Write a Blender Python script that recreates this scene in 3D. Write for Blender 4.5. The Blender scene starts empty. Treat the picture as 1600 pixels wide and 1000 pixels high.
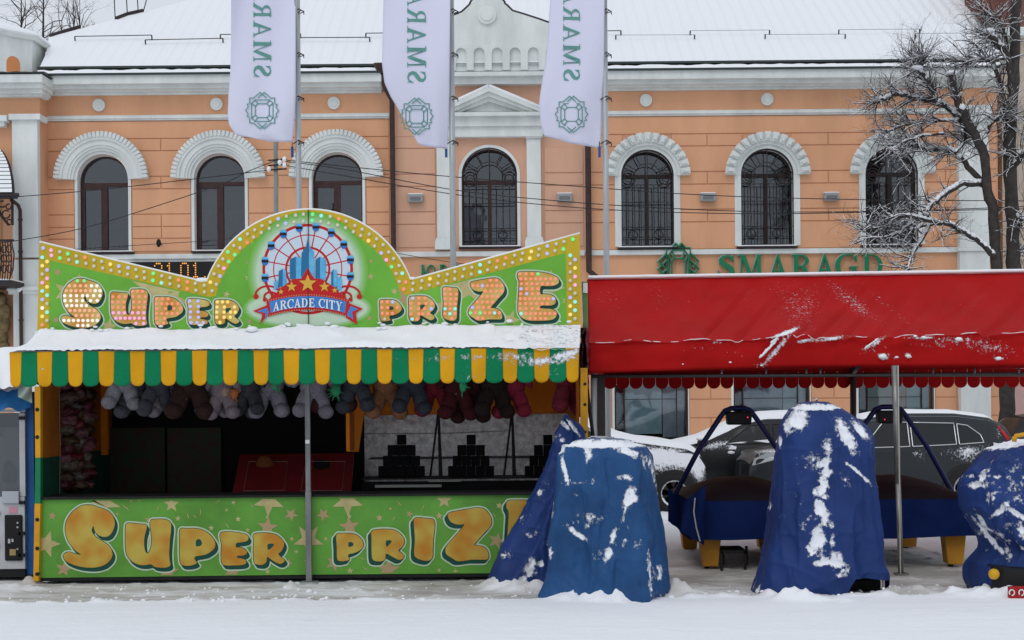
import bpy, bmesh, math, random
import numpy as np
from mathutils import Vector, Matrix, noise
random.seed(7)
R = math.radians
SC = bpy.context.scene
COL = SC.collection

# ------------------------------------------------------------------ camera, world, sun, exposure
F = 2222.0; HY = 620.0; EYE = 2.0; ROLL = R(0.5)
cam_d = bpy.data.cameras.new('camera'); cam = bpy.data.objects.new('camera', cam_d)
COL.objects.link(cam)
cam_d.sensor_width = 36.0; cam_d.lens = 36.0 * F / 1600.0
cam_d.shift_y = (HY - 500.0) / 1600.0
cam_d.clip_start = 0.1; cam_d.clip_end = 2000
cam.matrix_world = Matrix.Translation((0, 0, EYE)) @ Matrix.Rotation(R(90), 4, 'X') @ Matrix.Rotation(-ROLL, 4, 'Z')
SC.camera = cam

SUN_EL = R(48); SUN_AZ = R(200)          # azimuth clockwise from +Y: the glow sits behind the camera, a little left
w = bpy.data.worlds.new('World'); SC.world = w; w.use_nodes = True
nt = w.node_tree; nt.nodes.clear()
sky = nt.nodes.new('ShaderNodeTexSky'); sky.sky_type = 'NISHITA'; sky.sun_disc = False
sky.sun_elevation = SUN_EL; sky.sun_rotation = SUN_AZ; sky.dust_density = 4.0; sky.air_density = 1.0
hs = nt.nodes.new('ShaderNodeHueSaturation'); hs.inputs['Saturation'].default_value = 0.15
mx = nt.nodes.new('ShaderNodeMixRGB'); mx.inputs[0].default_value = 0.85
mx.inputs[2].default_value = (7.3, 7.8, 8.6, 1)
bg = nt.nodes.new('ShaderNodeBackground'); bg.inputs['Strength'].default_value = 0.1
wo = nt.nodes.new('ShaderNodeOutputWorld')
nt.links.new(sky.outputs[0], hs.inputs['Color']); nt.links.new(hs.outputs[0], mx.inputs[1])
nt.links.new(mx.outputs[0], bg.inputs['Color']); nt.links.new(bg.outputs[0], wo.inputs['Surface'])

sd = bpy.data.lights.new('sun', 'SUN'); sd.energy = 0.5; sd.angle = R(25); sd.color = (1.0, 0.97, 0.93)
sun = bpy.data.objects.new('sun', sd); COL.objects.link(sun)
sdir = Vector((math.sin(SUN_AZ) * math.cos(SUN_EL), math.cos(SUN_AZ) * math.cos(SUN_EL), math.sin(SUN_EL)))
sun.rotation_euler = sdir.to_track_quat('Z', 'Y').to_euler()
sun.location = sdir * 60
vs = SC.view_settings
vs.view_transform = 'Standard'; vs.look = 'None'; vs.gamma = 1.0; vs.use_curve_mapping = False
vs.exposure = 0.0

# ------------------------------------------------------------------ measuring helpers
CR, SR = math.cos(ROLL), math.sin(ROLL)
def M(px, py, Y):                       # photo pixel -> point at distance Y
    dx, dy = px - 800.0, py - HY
    return Vector(((dx * CR - dy * SR) * Y / F, Y, EYE - (dy * CR + dx * SR) * Y / F))
def D(x, y, Y):                         # same, for level things (roll already taken out)
    return Vector(((x - 800.0) * Y / F, Y, EYE + (HY - y) * Y / F))
def pix(v):                             # point -> photo pixel
    x = v[0] * F / v[1]; y = (EYE - v[2]) * F / v[1]
    return (800 + x * CR + y * SR, HY - x * SR + y * CR)
def GY(py): return F * EYE / (py - HY)  # distance of a ground point at pixel row py

# ------------------------------------------------------------------ materials
MATS = {}
def mat(name, col, rough=0.6, metal=0.0, bump=0.0, bscale=20.0, var=0.0, vscale=3.0, emit=None, estr=1.0,
        stretch=None, snow=False, spec=0.25, col2=None, seams=None, det=5):
    if name in MATS: return MATS[name]
    m = bpy.data.materials.new(name); m.use_nodes = True
    t = m.node_tree; n = t.nodes; L = t.links
    p = n['Principled BSDF']
    p.inputs['Roughness'].default_value = rough; p.inputs['Metallic'].default_value = metal
    p.inputs['Specular IOR Level'].default_value = spec
    p.inputs['Base Color'].default_value = (*col, 1)
    geo = n.new('ShaderNodeNewGeometry')
    pos = geo.outputs['Position']
    if stretch:
        vm = n.new('ShaderNodeVectorMath'); vm.operation = 'MULTIPLY'; vm.inputs[1].default_value = stretch
        L.new(pos, vm.inputs[0]); spos = vm.outputs[0]
    else: spos = pos
    last = None
    if var > 0 or col2:
        nz = n.new('ShaderNodeTexNoise'); nz.inputs['Scale'].default_value = vscale; nz.inputs['Detail'].default_value = det
        nz.inputs['Roughness'].default_value = 0.6
        L.new(spos, nz.inputs['Vector'])
        cr = n.new('ShaderNodeValToRGB')
        c2 = col2 if col2 else tuple(c * (1 - var) for c in col)
        c1 = col if col2 else tuple(min(1, c * (1 + var * 0.5)) for c in col)
        cr.color_ramp.elements[0].position = 0.32; cr.color_ramp.elements[1].position = 0.68
        cr.color_ramp.elements[0].color = (*c2, 1); cr.color_ramp.elements[1].color = (*c1, 1)
        L.new(nz.outputs['Fac'], cr.inputs['Fac']); last = cr.outputs['Color']
        L.new(last, p.inputs['Base Color'])
    hgt = None
    if bump > 0:
        nb = n.new('ShaderNodeTexNoise'); nb.inputs['Scale'].default_value = bscale; nb.inputs['Detail'].default_value = 4
        L.new(spos, nb.inputs['Vector'])
        bp = n.new('ShaderNodeBump'); bp.inputs['Strength'].default_value = bump; bp.inputs['Distance'].default_value = 0.02
        L.new(nb.outputs['Fac'], bp.inputs['Height']); L.new(bp.outputs[0], p.inputs['Normal'])
    if seams:
        wv = n.new('ShaderNodeTexWave'); wv.bands_direction = 'X'; wv.inputs['Scale'].default_value = seams
        wv.inputs['Distortion'].default_value = 0.3; wv.inputs['Detail'].default_value = 1
        L.new(pos, wv.inputs['Vector'])
        b2 = n.new('ShaderNodeBump'); b2.inputs['Strength'].default_value = 0.9; b2.inputs['Distance'].default_value = 0.02
        L.new(wv.outputs['Fac'], b2.inputs['Height'])
        if bump > 0: L.new(bp.outputs[0], b2.inputs['Normal'])
        L.new(b2.outputs[0], p.inputs['Normal'])
    if snow:                            # snow lies where the 'snow' attribute says, broken up by fine noise
        at = n.new('ShaderNodeAttribute'); at.attribute_name = 'snow'
        ns = n.new('ShaderNodeTexNoise'); ns.inputs['Scale'].default_value = 28; ns.inputs['Detail'].default_value = 8
        ns.inputs['Roughness'].default_value = 0.7
        L.new(pos, ns.inputs['Vector'])
        ma = n.new('ShaderNodeMath'); ma.operation = 'MULTIPLY_ADD'; ma.inputs[1].default_value = 2.2; ma.inputs[2].default_value = -1.1
        L.new(ns.outputs['Fac'], ma.inputs[0])
        ad = n.new('ShaderNodeMath'); ad.operation = 'ADD'; L.new(ma.outputs[0], ad.inputs[0]); L.new(at.outputs['Fac'], ad.inputs[1])
        mr = n.new('ShaderNodeMapRange'); mr.inputs['From Min'].default_value = 0.5; mr.inputs['From Max'].default_value = 0.86
        L.new(ad.outputs[0], mr.inputs['Value'])
        mm = n.new('ShaderNodeMixRGB'); mm.inputs[2].default_value = (0.84, 0.86, 0.9, 1)
        L.new(mr.outputs[0], mm.inputs[0])
        if last: L.new(last, mm.inputs[1])
        else: mm.inputs[1].default_value = (*col, 1)
        L.new(mm.outputs[0], p.inputs['Base Color'])
        rr = n.new('ShaderNodeMapRange'); rr.inputs['To Min'].default_value = rough; rr.inputs['To Max'].default_value = 0.95
        L.new(mr.outputs[0], rr.inputs['Value']); L.new(rr.outputs[0], p.inputs['Roughness'])
        b3 = n.new('ShaderNodeBump'); b3.inputs['Strength'].default_value = 0.6; b3.inputs['Distance'].default_value = 0.02
        L.new(mr.outputs[0], b3.inputs['Height'])
        if bump > 0: L.new(bp.outputs[0], b3.inputs['Normal'])
        L.new(b3.outputs[0], p.inputs['Normal'])
    if emit:
        p.inputs['Emission Color'].default_value = (*emit, 1); p.inputs['Emission Strength'].default_value = estr
    MATS[name] = m
    return m
def glassmat(name, tint=(0.9, 0.95, 0.97), refl=0.12, dark=0.35, wob=.25):
    m = bpy.data.materials.new(name); m.use_nodes = True
    t = m.node_tree; n = t.nodes; n.clear(); L = t.links
    o = n.new('ShaderNodeOutputMaterial'); tr = n.new('ShaderNodeBsdfTransparent'); gl = n.new('ShaderNodeBsdfGlossy')
    tr.inputs[0].default_value = (*(c * dark for c in tint), 1); gl.inputs['Roughness'].default_value = 0.03
    gl.inputs[0].default_value = (0.9, 0.95, 1, 1)
    fr = n.new('ShaderNodeFresnel'); fr.inputs[0].default_value = 1.5
    geo = n.new('ShaderNodeNewGeometry'); nz = n.new('ShaderNodeTexNoise'); nz.inputs['Scale'].default_value = 1.3
    L.new(geo.outputs['Position'], nz.inputs['Vector'])
    bp = n.new('ShaderNodeBump'); bp.inputs['Strength'].default_value = wob; bp.inputs['Distance'].default_value = 0.05
    L.new(nz.outputs['Fac'], bp.inputs['Height']); L.new(bp.outputs[0], gl.inputs['Normal'])
    a = n.new('ShaderNodeMath'); a.operation = 'ADD'; a.inputs[1].default_value = refl; L.new(fr.outputs[0], a.inputs[0])
    mi = n.new('ShaderNodeMixShader'); L.new(a.outputs[0], mi.inputs[0]); L.new(tr.outputs[0], mi.inputs[1]); L.new(gl.outputs[0], mi.inputs[2])
    L.new(mi.outputs[0], o.inputs[0])
    return m

SNOW = mat('snow', (0.86, 0.875, 0.9), 0.9, bump=0.35, bscale=9, spec=0.2)
SNOWR = mat('snow_on_roof', (0.84, 0.86, 0.89), 0.9, bump=0.12, bscale=2, spec=0.2, seams=1.1)
PEACH = mat('peach_render', (0.71, 0.375, 0.215), 0.85, bump=0.15, bscale=12, var=0.1, vscale=0.9, stretch=(1.5, 1.5, 0.35), spec=0.2)
PEACH2 = mat('peach_render_pinker', (0.68, 0.40, 0.275), 0.85, bump=0.15, bscale=12, var=0.08, vscale=0.9, stretch=(1.5, 1.5, 0.35), spec=0.2)
JOINT = mat('peach_joint', (0.62, 0.325, 0.19), 0.9)
TRIM = mat('grey_white_stucco', (0.71, 0.745, 0.725), 0.85, bump=0.25, bscale=14, var=0.14, vscale=1.4, stretch=(1.5, 1.5, 0.4), spec=0.2)
DARKM = mat('dark_painted_metal', (0.035, 0.028, 0.03), 0.5, var=0.3, vscale=6)
BROWNP = mat('brown_downpipe_paint', (0.06, 0.035, 0.032), 0.5, var=0.3, vscale=6)
BLACK = mat('black_paint', (0.012, 0.012, 0.013), 0.6, var=0.4, vscale=5)
GUTTER = mat('green_black_gutter', (0.035, 0.05, 0.05), 0.5)
GREYPOLE = mat('galvanised_pole', (0.42, 0.44, 0.45), 0.45, metal=0.3, var=0.15, vscale=5, stretch=(4, 4, .5))
GLASS = glassmat('window_glass', dark=0.55, refl=0.05)
ROOM = mat('dark_room', (0.02, 0.02, 0.022), 0.9)
DKWOOD = mat('dark_brown_window_wood', (0.025, 0.014, 0.014), 0.45, var=0.3, vscale=8)
WOOD = mat('brown_window_wood', (0.055, 0.025, 0.022), 0.45, var=0.3, vscale=8)
CURT = mat('grey_curtain', (0.36, 0.35, 0.34), 0.9, var=0.3, vscale=4)

# ------------------------------------------------------------------ mesh builder
ORG = {}
class MB:
    def __init__(s): s.v = []; s.f = []; s.mi = []; s.k = 0
    def add(s, vs, fs, mi=0):
        b = len(s.v); s.v += [tuple(x) for x in vs]
        for f in fs: s.f.append(tuple(b + i for i in f)); s.mi.append(mi)
        return s
    def poly(s, pts, mi=0): return s.add(pts, [tuple(range(len(pts)))], mi)
    def box(s, x0, x1, y0, y1, z0, z1, mi=0):
        vs = [(x, y, z) for z in (z0, z1) for y in (y0, y1) for x in (x0, x1)]
        return s.add(vs, [(0, 2, 3, 1), (4, 5, 7, 6), (0, 1, 5, 4), (2, 6, 7, 3), (0, 4, 6, 2), (1, 3, 7, 5)], mi)
    def prism(s, pts, y0, y1, mi=0):    # pts (x,z) ; y0 front, y1 back
        n = len(pts)
        if sum(pts[i][0] * pts[(i + 1) % n][1] - pts[(i + 1) % n][0] * pts[i][1] for i in range(n)) < 0: pts = pts[::-1]
        vs = [(x, y0, z) for x, z in pts] + [(x, y1, z) for x, z in pts]
        fs = [tuple(range(n)), tuple(range(2 * n - 1, n - 1, -1))] + [(i, i + n, (i + 1) % n + n, (i + 1) % n) for i in range(n)]
        return s.add(vs, fs, mi)
    def tube(s, pts, r, n=6, cap=True, mi=0):
        pts = [Vector(p) for p in pts]; rs = r if isinstance(r, (list, tuple)) else [r] * len(pts)
        vs = []; m = len(pts)
        for i, p in enumerate(pts):
            d = (pts[min(i + 1, m - 1)] - pts[max(i - 1, 0)])
            if d.length < 1e-9: d = Vector((0, 0, 1))
            d.normalize()
            u = d.cross(Vector((0, 1, 0)))
            if u.length < 0.15: u = d.cross(Vector((1, 0, 0)))
            u.normalize(); v2 = d.cross(u)
            for k in range(n):
                a = 2 * math.pi * k / n
                vs.append(p + (u * math.cos(a) + v2 * math.sin(a)) * rs[i])
        fs = [(i * n + k, i * n + (k + 1) % n, (i + 1) * n + (k + 1) % n, (i + 1) * n + k) for i in range(m - 1) for k in range(n)]
        if cap: fs += [tuple(range(n - 1, -1, -1)), tuple(range((m - 1) * n, m * n))]
        return s.add(vs, fs, mi)
    def ball(s, c, r, seg=10, rings=7, rot=None, mi=0, half=False):
        if not isinstance(r, (list, tuple)): r = (r, r, r)
        vs = []; fs = []
        for i in range(rings + 1):
            th = math.pi * i / rings
            for k in range(seg):
                a = 2 * math.pi * k / seg
                p = Vector((r[0] * math.sin(th) * math.cos(a), r[1] * math.sin(th) * math.sin(a), r[2] * math.cos(th)))
                if rot: p = rot @ p
                vs.append(p + Vector(c))
        for i in range(rings):
            for k in range(seg):
                fs.append((i * seg + k, (i + 1) * seg + k, (i + 1) * seg + (k + 1) % seg, i * seg + (k + 1) % seg))
        return s.add(vs, fs, mi)
    def grid(s, fn, nu, nv, mi=0):
        vs = [fn(i / nu, j / nv) for j in range(nv + 1) for i in range(nu + 1)]
        fs = [(j * (nu + 1) + i, j * (nu + 1) + i + 1, (j + 1) * (nu + 1) + i + 1, (j + 1) * (nu + 1) + i) for j in range(nv) for i in range(nu)]
        return s.add(vs, fs, mi)
    def build(s, name, m, parent=None, smooth=False, bevel=0, org=None):
        a = np.array(s.v, dtype=float)
        c = Vector(a.min(0) + a.max(0)) / 2 if org is None else Vector(org)
        if parent is None and org is None: c = Vector((c.x, c.y, a[:, 2].min()))
        me = bpy.data.meshes.new(name)
        me.from_pydata([tuple(x) for x in (a - np.array(c))], [], s.f)
        ms = m if isinstance(m, (list, tuple)) else [m]
        for x in ms: me.materials.append(x)
        if len(ms) > 1: me.polygons.foreach_set('material_index', s.mi)
        if smooth: me.polygons.foreach_set('use_smooth', [True] * len(me.polygons))
        me.update()
        o = bpy.data.objects.new(name, me); COL.objects.link(o)
        ORG[o.name] = c
        if parent is not None:
            o.parent = parent; o.location = c - ORG[parent.name]
        else: o.location = c
        if bevel:
            b = o.modifiers.new('bevel', 'BEVEL'); b.width = bevel; b.segments = 2; b.limit_method = 'ANGLE'
        return o
def B(): return MB()
def tag(o, label=None, cat=None, group=None, kind=None):
    if label: o['label'] = label
    if cat: o['category'] = cat
    if group: o['group'] = group
    if kind: o['kind'] = kind
    return o
def thing(name, label, cat, loc, group=None, kind=None):
    o = bpy.data.objects.new(name, None); COL.objects.link(o); o.empty_display_size = 0.2
    o.location = loc; ORG[o.name] = Vector(loc)
    return tag(o, label, cat, group, kind)
def dup(o, parent, loc=None):           # copy of one mesh object sharing its data
    c = o.copy(); COL.objects.link(c); c.parent = parent
    if loc is not None: c.location = loc
    ORG[c.name] = Vector(c.location) + (ORG[parent.name] if parent else Vector((0, 0, 0)))
    return c
def copy_tree(o, parent=None):
    c = o.copy(); COL.objects.link(c); c.parent = parent
    ORG[c.name] = ORG.get(o.name, Vector((0, 0, 0)))
    for ch in list(o.children): copy_tree(ch, c)
    return c
def smooth_closed(pts, sub=4):          # Catmull-Rom through a closed outline
    n = len(pts); out = []
    for i in range(n):
        p0, p1, p2, p3 = (Vector(pts[(i + k - 1) % n]) for k in range(4))
        for k in range(sub):
            t = k / sub
            out.append(tuple(0.5 * ((2 * p1) + (p2 - p0) * t + (2 * p0 - 5 * p1 + 4 * p2 - p3) * t * t + (3 * p1 - p0 - 3 * p2 + p3) * t ** 3)))
    return out
def inside(p, poly):
    x, y = p; c = False; n = len(poly)
    for i in range(n):
        x1, y1 = poly[i]; x2, y2 = poly[(i + 1) % n]
        if (y1 > y) != (y2 > y) and x < (x2 - x1) * (y - y1) / (y2 - y1) + x1: c = not c
    return c
def edist(p, poly):
    best = 1e9; p = Vector(p); n = len(poly)
    for i in range(n):
        a = Vector(poly[i]); b = Vector(poly[(i + 1) % n]); ab = b - a
        t = max(0, min(1, (p - a).dot(ab) / max(ab.length_squared, 1e-9)))
        best = min(best, (a + ab * t - p).length)
    return best
def offset(poly, d):                    # push an outline outward by d (y points down)
    n = len(poly); area = sum(poly[i][0] * poly[(i + 1) % n][1] - poly[(i + 1) % n][0] * poly[i][1] for i in range(n))
    sg = 1 if area > 0 else -1; out = []
    for i in range(n):
        a = Vector(poly[i - 1]); b = Vector(poly[i]); c = Vector(poly[(i + 1) % n])
        e1 = (b - a); e2 = (c - b)
        if e1.length < 1e-6 or e2.length < 1e-6: out.append(tuple(b)); continue
        e1.normalize(); e2.normalize()
        nn = Vector((e1.y + e2.y, -e1.x - e2.x)) * sg
        if nn.length < 1e-6: out.append(tuple(b)); continue
        nn.normalize(); out.append((b.x + nn.x * d, b.y + nn.y * d))
    return out
def star(cx, cy, r, rot=0.0, k=0.42, n=5):
    return [(cx + (r if i % 2 == 0 else r * k) * math.sin(rot + math.pi * i / n), cy - (r if i % 2 == 0 else r * k) * math.cos(rot + math.pi * i / n)) for i in range(2 * n)]
def setattr_f(o, name, vals):
    a = o.data.attributes.new(name, 'FLOAT', 'POINT'); a.data.foreach_set('value', [float(x) for x in vals])
def patchval(px, py, patches):          # patches: cx, cy, rx, ry, angle, value
    b = 0.0
    for cx, cy, rx, ry, an, val in patches:
        c, s = math.cos(R(an)), math.sin(R(an)); dx, dy = px - cx, py - cy
        u = (dx * c + dy * s) / rx; v = (-dx * s + dy * c) / ry
        d = u * u + v * v
        if d < 4: b = max(b, val * max(0.0, 1 - 0.5 * d) if d < 1 else val * 0.5 * max(0, (1 - (math.sqrt(d) - 1))))
    return b

# ------------------------------------------------------------------ serif lettering (outlines of our own)
def _arc(cx, cy, rx, ry, a0, a1, w0, w1, n=14):
    out = []; inn = []
    for i in range(n + 1):
        t = i / n; a = R(a0 + (a1 - a0) * t); wd = w0 + (w1 - w0) * math.sin(math.pi * t)
        out.append((cx + rx * math.cos(a), cy + ry * math.sin(a)))
        inn.append((cx + (rx - wd) * math.cos(a), cy + (ry - wd * 0.55) * math.sin(a)))
    return out + inn[::-1]
T, th, sf = 0.17, 0.065, 0.045
def glyph(ch):
    if ch == 'I': return 0.36, [[(.1, 0), (.27, 0), (.27, 1), (.1, 1)], [(.02, 0), (.35, 0), (.35, sf), (.02, sf)], [(.02, 1 - sf), (.35, 1 - sf), (.35, 1), (.02, 1)]]
    if ch == 'A': return 0.86, [[(.08, 0), (.155, 0), (.44, .86), (.40, 1)], [(.58, 0), (.78, 0), (.46, 1), (.38, 1)], [(.2, .28), (.66, .28), (.64, .35), (.22, .35)],
                                [(0, 0), (.24, 0), (.24, sf), (0, sf)], [(.52, 0), (.86, 0), (.86, sf), (.52, sf)]]
    if ch == 'M': return 1.0, [[(.1, 0), (.16, 0), (.18, 1), (.12, 1)], [(.12, 1), (.3, 1), (.56, .15), (.5, 0), (.46, 0)], [(.48, .0), (.54, .1), (.84, 1), (.78, 1)],
                               [(.74, 0), (.92, 0), (.9, 1), (.76, 1)], [(.02, 0), (.24, 0), (.24, sf), (.02, sf)], [(.66, 0), (1, 0), (1, sf), (.66, sf)],
                               [(.02, 1 - sf), (.24, 1 - sf), (.24, 1), (.02, 1)], [(.8, 1 - sf), (.98, 1 - sf), (.98, 1), (.8, 1)]]
    if ch == 'R': return 0.84, [[(.1, 0), (.27, 0), (.27, 1), (.1, 1)], _arc(.36, .735, .36, .265, 90, -90, .07, .16), [(.27, 1), (.27, .93), (.37, .93), (.37, 1)],
                                [(.27, .54), (.27, .47), (.37, .47), (.37, .54)], [(.36, .5), (.55, .5), (.84, 0), (.64, 0)], [(.02, 0), (.35, 0), (.35, sf), (.02, sf)],
                                [(.02, 1 - sf), (.2, 1 - sf), (.2, 1), (.02, 1)], [(.6, 0), (.88, 0), (.88, sf), (.6, sf)]]
    if ch == 'D': return 0.92, [[(.1, 0), (.27, 0), (.27, 1), (.1, 1)], _arc(.34, .5, .5, .5, 90, -90, .06, .17, 20), [(.27, 1), (.27, .95), (.35, .95), (.35, 1)],
                                [(.27, .05), (.27, 0), (.35, 0), (.35, .05)], [(.02, 0), (.2, 0), (.2, sf), (.02, sf)], [(.02, 1 - sf), (.2, 1 - sf), (.2, 1), (.02, 1)]]
    if ch == 'G': return 0.94, [_arc(.5, .5, .48, .52, 48, 318, .06, .18, 26), [(.68, .06), (.84, .12), (.84, .46), (.68, .46)], [(.58, .42), (.93, .42), (.93, .47), (.58, .47)],
                                [(.76, .82), (.84, .66), (.87, .66), (.87, .98), (.84, .98)]]
    if ch == 'C': return 0.86, [_arc(.5, .5, .48, .52, 48, 315, .06, .18, 26), [(.72, .84), (.8, .66), (.84, .66), (.84, .98), (.8, .98)]]
    if ch == 'S':
        cen = [(.60, .80), (.52, .92), (.38, .965), (.24, .93), (.15, .82), (.17, .69), (.28, .59), (.42, .5), (.54, .4), (.58, .28), (.52, .13), (.38, .045), (.22, .05), (.12, .13), (.07, .24)]
        wd = [.05, .045, .04, .06, .085, .10, .11, .11, .11, .10, .08, .045, .04, .045, .05]
        L_, R_ = [], []
        for i, c in enumerate(cen):
            a = Vector(cen[max(i - 1, 0)]); b = Vector(cen[min(i + 1, len(cen) - 1)]); d = (b - a).normalized(); nn = Vector((-d.y, d.x))
            L_.append(tuple(Vector(c) + nn * wd[i])); R_.append(tuple(Vector(c) - nn * wd[i]))
        return 0.72, [L_ + R_[::-1], [(.58, .98), (.62, .98), (.65, .70), (.60, .70)], [(.02, .34), (.06, .34), (.09, .02), (.05, .02)]]
    if ch == 'E': return 0.72, [[(.1, 0), (.27, 0), (.27, 1), (.1, 1)], [(.27, 0), (.66, 0), (.66, .07), (.27, .07)], [(.27, .93), (.62, .93), (.62, 1), (.27, 1)], [(.27, .47), (.5, .47), (.5, .54), (.27, .54)],
                                [(.61, 0), (.66, 0), (.69, .28), (.65, .28)], [(.58, 1), (.62, 1), (.64, .76), (.6, .76)], [(.48, .38), (.52, .38), (.52, .62), (.48, .62)], [(.02, 0), (.2, 0), (.2, sf), (.02, sf)], [(.02, 1 - sf), (.2, 1 - sf), (.2, 1), (.02, 1)]]
    if ch == 'T': return 0.76, [[(.3, 0), (.47, 0), (.47, 1), (.3, 1)], [(.03, .93), (.74, .93), (.74, 1), (.03, 1)], [(.03, 1), (.07, 1), (.05, .74), (.01, .74)], [(.7, 1), (.74, 1), (.76, .74), (.72, .74)], [(.2, 0), (.57, 0), (.57, sf), (.2, sf)]]
    if ch == 'Y': return 0.82, [[(.33, 0), (.5, 0), (.5, .45), (.33, .45)], [(.08, 1), (.27, 1), (.5, .45), (.34, .42)], [(.45, .42), (.5, .45), (.76, 1), (.7, 1)], [(.0, 1 - sf), (.34, 1 - sf), (.34, 1), (.0, 1)], [(.6, 1 - sf), (.84, 1 - sf), (.84, 1), (.6, 1)], [(.24, 0), (.6, 0), (.6, sf), (.24, sf)]]
    if ch == 'Ю': return 1.2, [[(.08, 0), (.25, 0), (.25, 1), (.08, 1)], [(.25, .45), (.5, .45), (.5, .55), (.25, .55)], _arc(.8, .5, .36, .5, 90, 450, .13, .13, 30)]
    if ch == 'В': return 0.8, [[(.08, 0), (.25, 0), (.25, 1), (.08, 1)], _arc(.34, .74, .34, .26, 90, -90, .1, .16), _arc(.36, .26, .4, .27, 90, -90, .1, .16), [(.25, .9), (.35, .9), (.35, 1), (.25, 1)], [(.25, .45), (.35, .45), (.35, .55), (.25, .55)], [(.25, 0), (.35, 0), (.35, .09), (.25, .09)]]
    return 0.4, []
def gem_lines():                        # cut-stone emblem in a -1..1 box, as line strips
    L = []
    o = [(-.62, -.42), (-.42, -.62), (.42, -.62), (.62, -.42), (.62, .42), (.42, .62), (-.42, .62), (-.62, .42)]
    i = [(-.40, -.26), (-.26, -.40), (.26, -.40), (.40, -.26), (.40, .26), (.26, .40), (-.26, .40), (-.40, .26)]
    L.append(o + [o[0]]); L.append(i + [i[0]])
    for a, b in zip(o, i): L.append([a, b])
    L.append([(-.72, .45), (-.72, .72), (-.5, .72)]); L.append([(.72, .45), (.72, .72), (.5, .72)])
    L.append([(-.72, -.45), (-.72, -.72), (-.5, -.72)]); L.append([(.72, -.45), (.72, -.72), (.5, -.72)])
    for sg in (1, -1):
        L.append([(-.48, .74 * sg), (-.12, 1.05 * sg), (.24, .74 * sg)]); L.append([(.48, .74 * sg), (.12, 1.05 * sg), (-.24, .74 * sg)])
        L.append([(.74 * sg, .38), (.86 * sg, .36), (.80 * sg, .2), (.95 * sg, 0.0), (.80 * sg, -.2), (.86 * sg, -.36), (.74 * sg, -.38)])
    return L
def gem_sign_lines():                   # taller version above the shop
    L = []
    L.append([(-.5, -.9), (-.5, .92), (.5, .92), (.5, -.9)])
    L.append([(-.42, .64), (-.25, .83), (.25, .83), (.42, .64), (.42, -.5), (.25, -.68), (-.25, -.68), (-.42, -.5), (-.42, .64)])
    L.append([(-.28, .38), (-.18, .52), (.18, .52), (.28, .38), (.28, -.28), (.18, -.42), (-.18, -.42), (-.28, -.28), (-.28, .38)])
    for sx in (1, -1):
        L.append([(.28 * sx, .38), (.42 * sx, .64)]); L.append([(.18 * sx, .52), (.25 * sx, .83)]); L.append([(.28 * sx, -.28), (.42 * sx, -.5)])
        L.append([(.5 * sx, .72), (.86 * sx, .40), (.62 * sx, .18)]); L.append([(.5 * sx, .44), (.86 * sx, .12), (.5 * sx, -.2)]); L.append([(.5 * sx, .1), (.78 * sx, -.14), (.5 * sx, -.4)])
    L.append([(-.27, .94), (-.13, 1.08), (0, .96), (.13, 1.08), (.27, .94)])
    return L
def strip_polys(line, wd):
    out = []
    for a, b in zip(line[:-1], line[1:]):
        a, b = Vector(a), Vector(b); d = (b - a)
        if d.length < 1e-6: continue
        d.normalize(); n = Vector((-d.y, d.x)) * wd; a2, b2 = a - d * wd * .8, b + d * wd * .8
        out.append([tuple(a2 + n), tuple(b2 + n), tuple(b2 - n), tuple(a2 - n)])
    return out

# ================================================================== THE SNOWY SQUARE
def vnoise(x, y, seed=0):
    xi = np.floor(x).astype(np.int64); yi = np.floor(y).astype(np.int64); xf = x - xi; yf = y - yi
    def h(a, b):
        n = (a * 374761393 + b * 668265263 + seed * 974711) & 0xffffffff
        n = ((n ^ (n >> 13)) * 1274126177) & 0xffffffff
        return ((n ^ (n >> 16)) & 0xffff) / 65535.0
    u = xf * xf * (3 - 2 * xf); v = yf * yf * (3 - 2 * yf)
    return (h(xi, yi) * (1 - u) + h(xi + 1, yi) * u) * (1 - v) + (h(xi, yi + 1) * (1 - u) + h(xi + 1, yi + 1) * u) * v
def fbm(x, y, o=4, seed=0):
    t = 0; a = .5
    for i in range(o): t = t + a * vnoise(x * 2 ** i, y * 2 ** i, seed + i * 7); a *= .5
    return t
xs = np.concatenate([np.linspace(-400, -30, 10), np.linspace(-25, -7, 20), np.arange(-6.6, 6.6, 0.028), np.linspace(7, 25, 20), np.linspace(30, 400, 10)])
ys = np.concatenate([np.linspace(-60, 8, 12), np.linspace(9, 11.2, 12), np.arange(11.3, 17.2, 0.026), np.arange(17.3, 30, 0.12), np.linspace(31, 60, 10), np.linspace(80, 900, 8)])
GX, GYY = np.meshgrid(xs, ys)
def sstep(a, b, t):
    t = np.clip((t - a) / (b - a), 0, 1); return t * t * (3 - 2 * t)
bermy = 13.75 + 0.25 * (fbm(GX * 0.7, GX * 0 + 3, 3) - .5) + .12 * (fbm(GX * 3.5, GYY * 0 + 1, 3, 5) - .5)
front = 1 - sstep(-0.10, 0.10, GYY - bermy)                     # the thick smooth snow nearest the camera
slushn = fbm(GX * 1.1, GYY * 3.0, 5, 11)
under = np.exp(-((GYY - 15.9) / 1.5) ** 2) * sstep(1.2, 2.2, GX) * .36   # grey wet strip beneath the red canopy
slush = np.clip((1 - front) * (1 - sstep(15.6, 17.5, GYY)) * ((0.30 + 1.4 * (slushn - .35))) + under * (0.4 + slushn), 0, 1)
H = front * 0.055 + 0.012 * fbm(GX * .8, GYY * .8, 3, 2) + front * 0.03 * (fbm(GX * 1.2, GYY * 1.2, 4, 9) - .5) + front * .012 * (fbm(GX * 1.5, GYY * 9, 4, 19) - .5)
dist = (np.clip((GYY - 11) / 1, 0, 1)) * (np.abs(GX) < 7)
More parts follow.
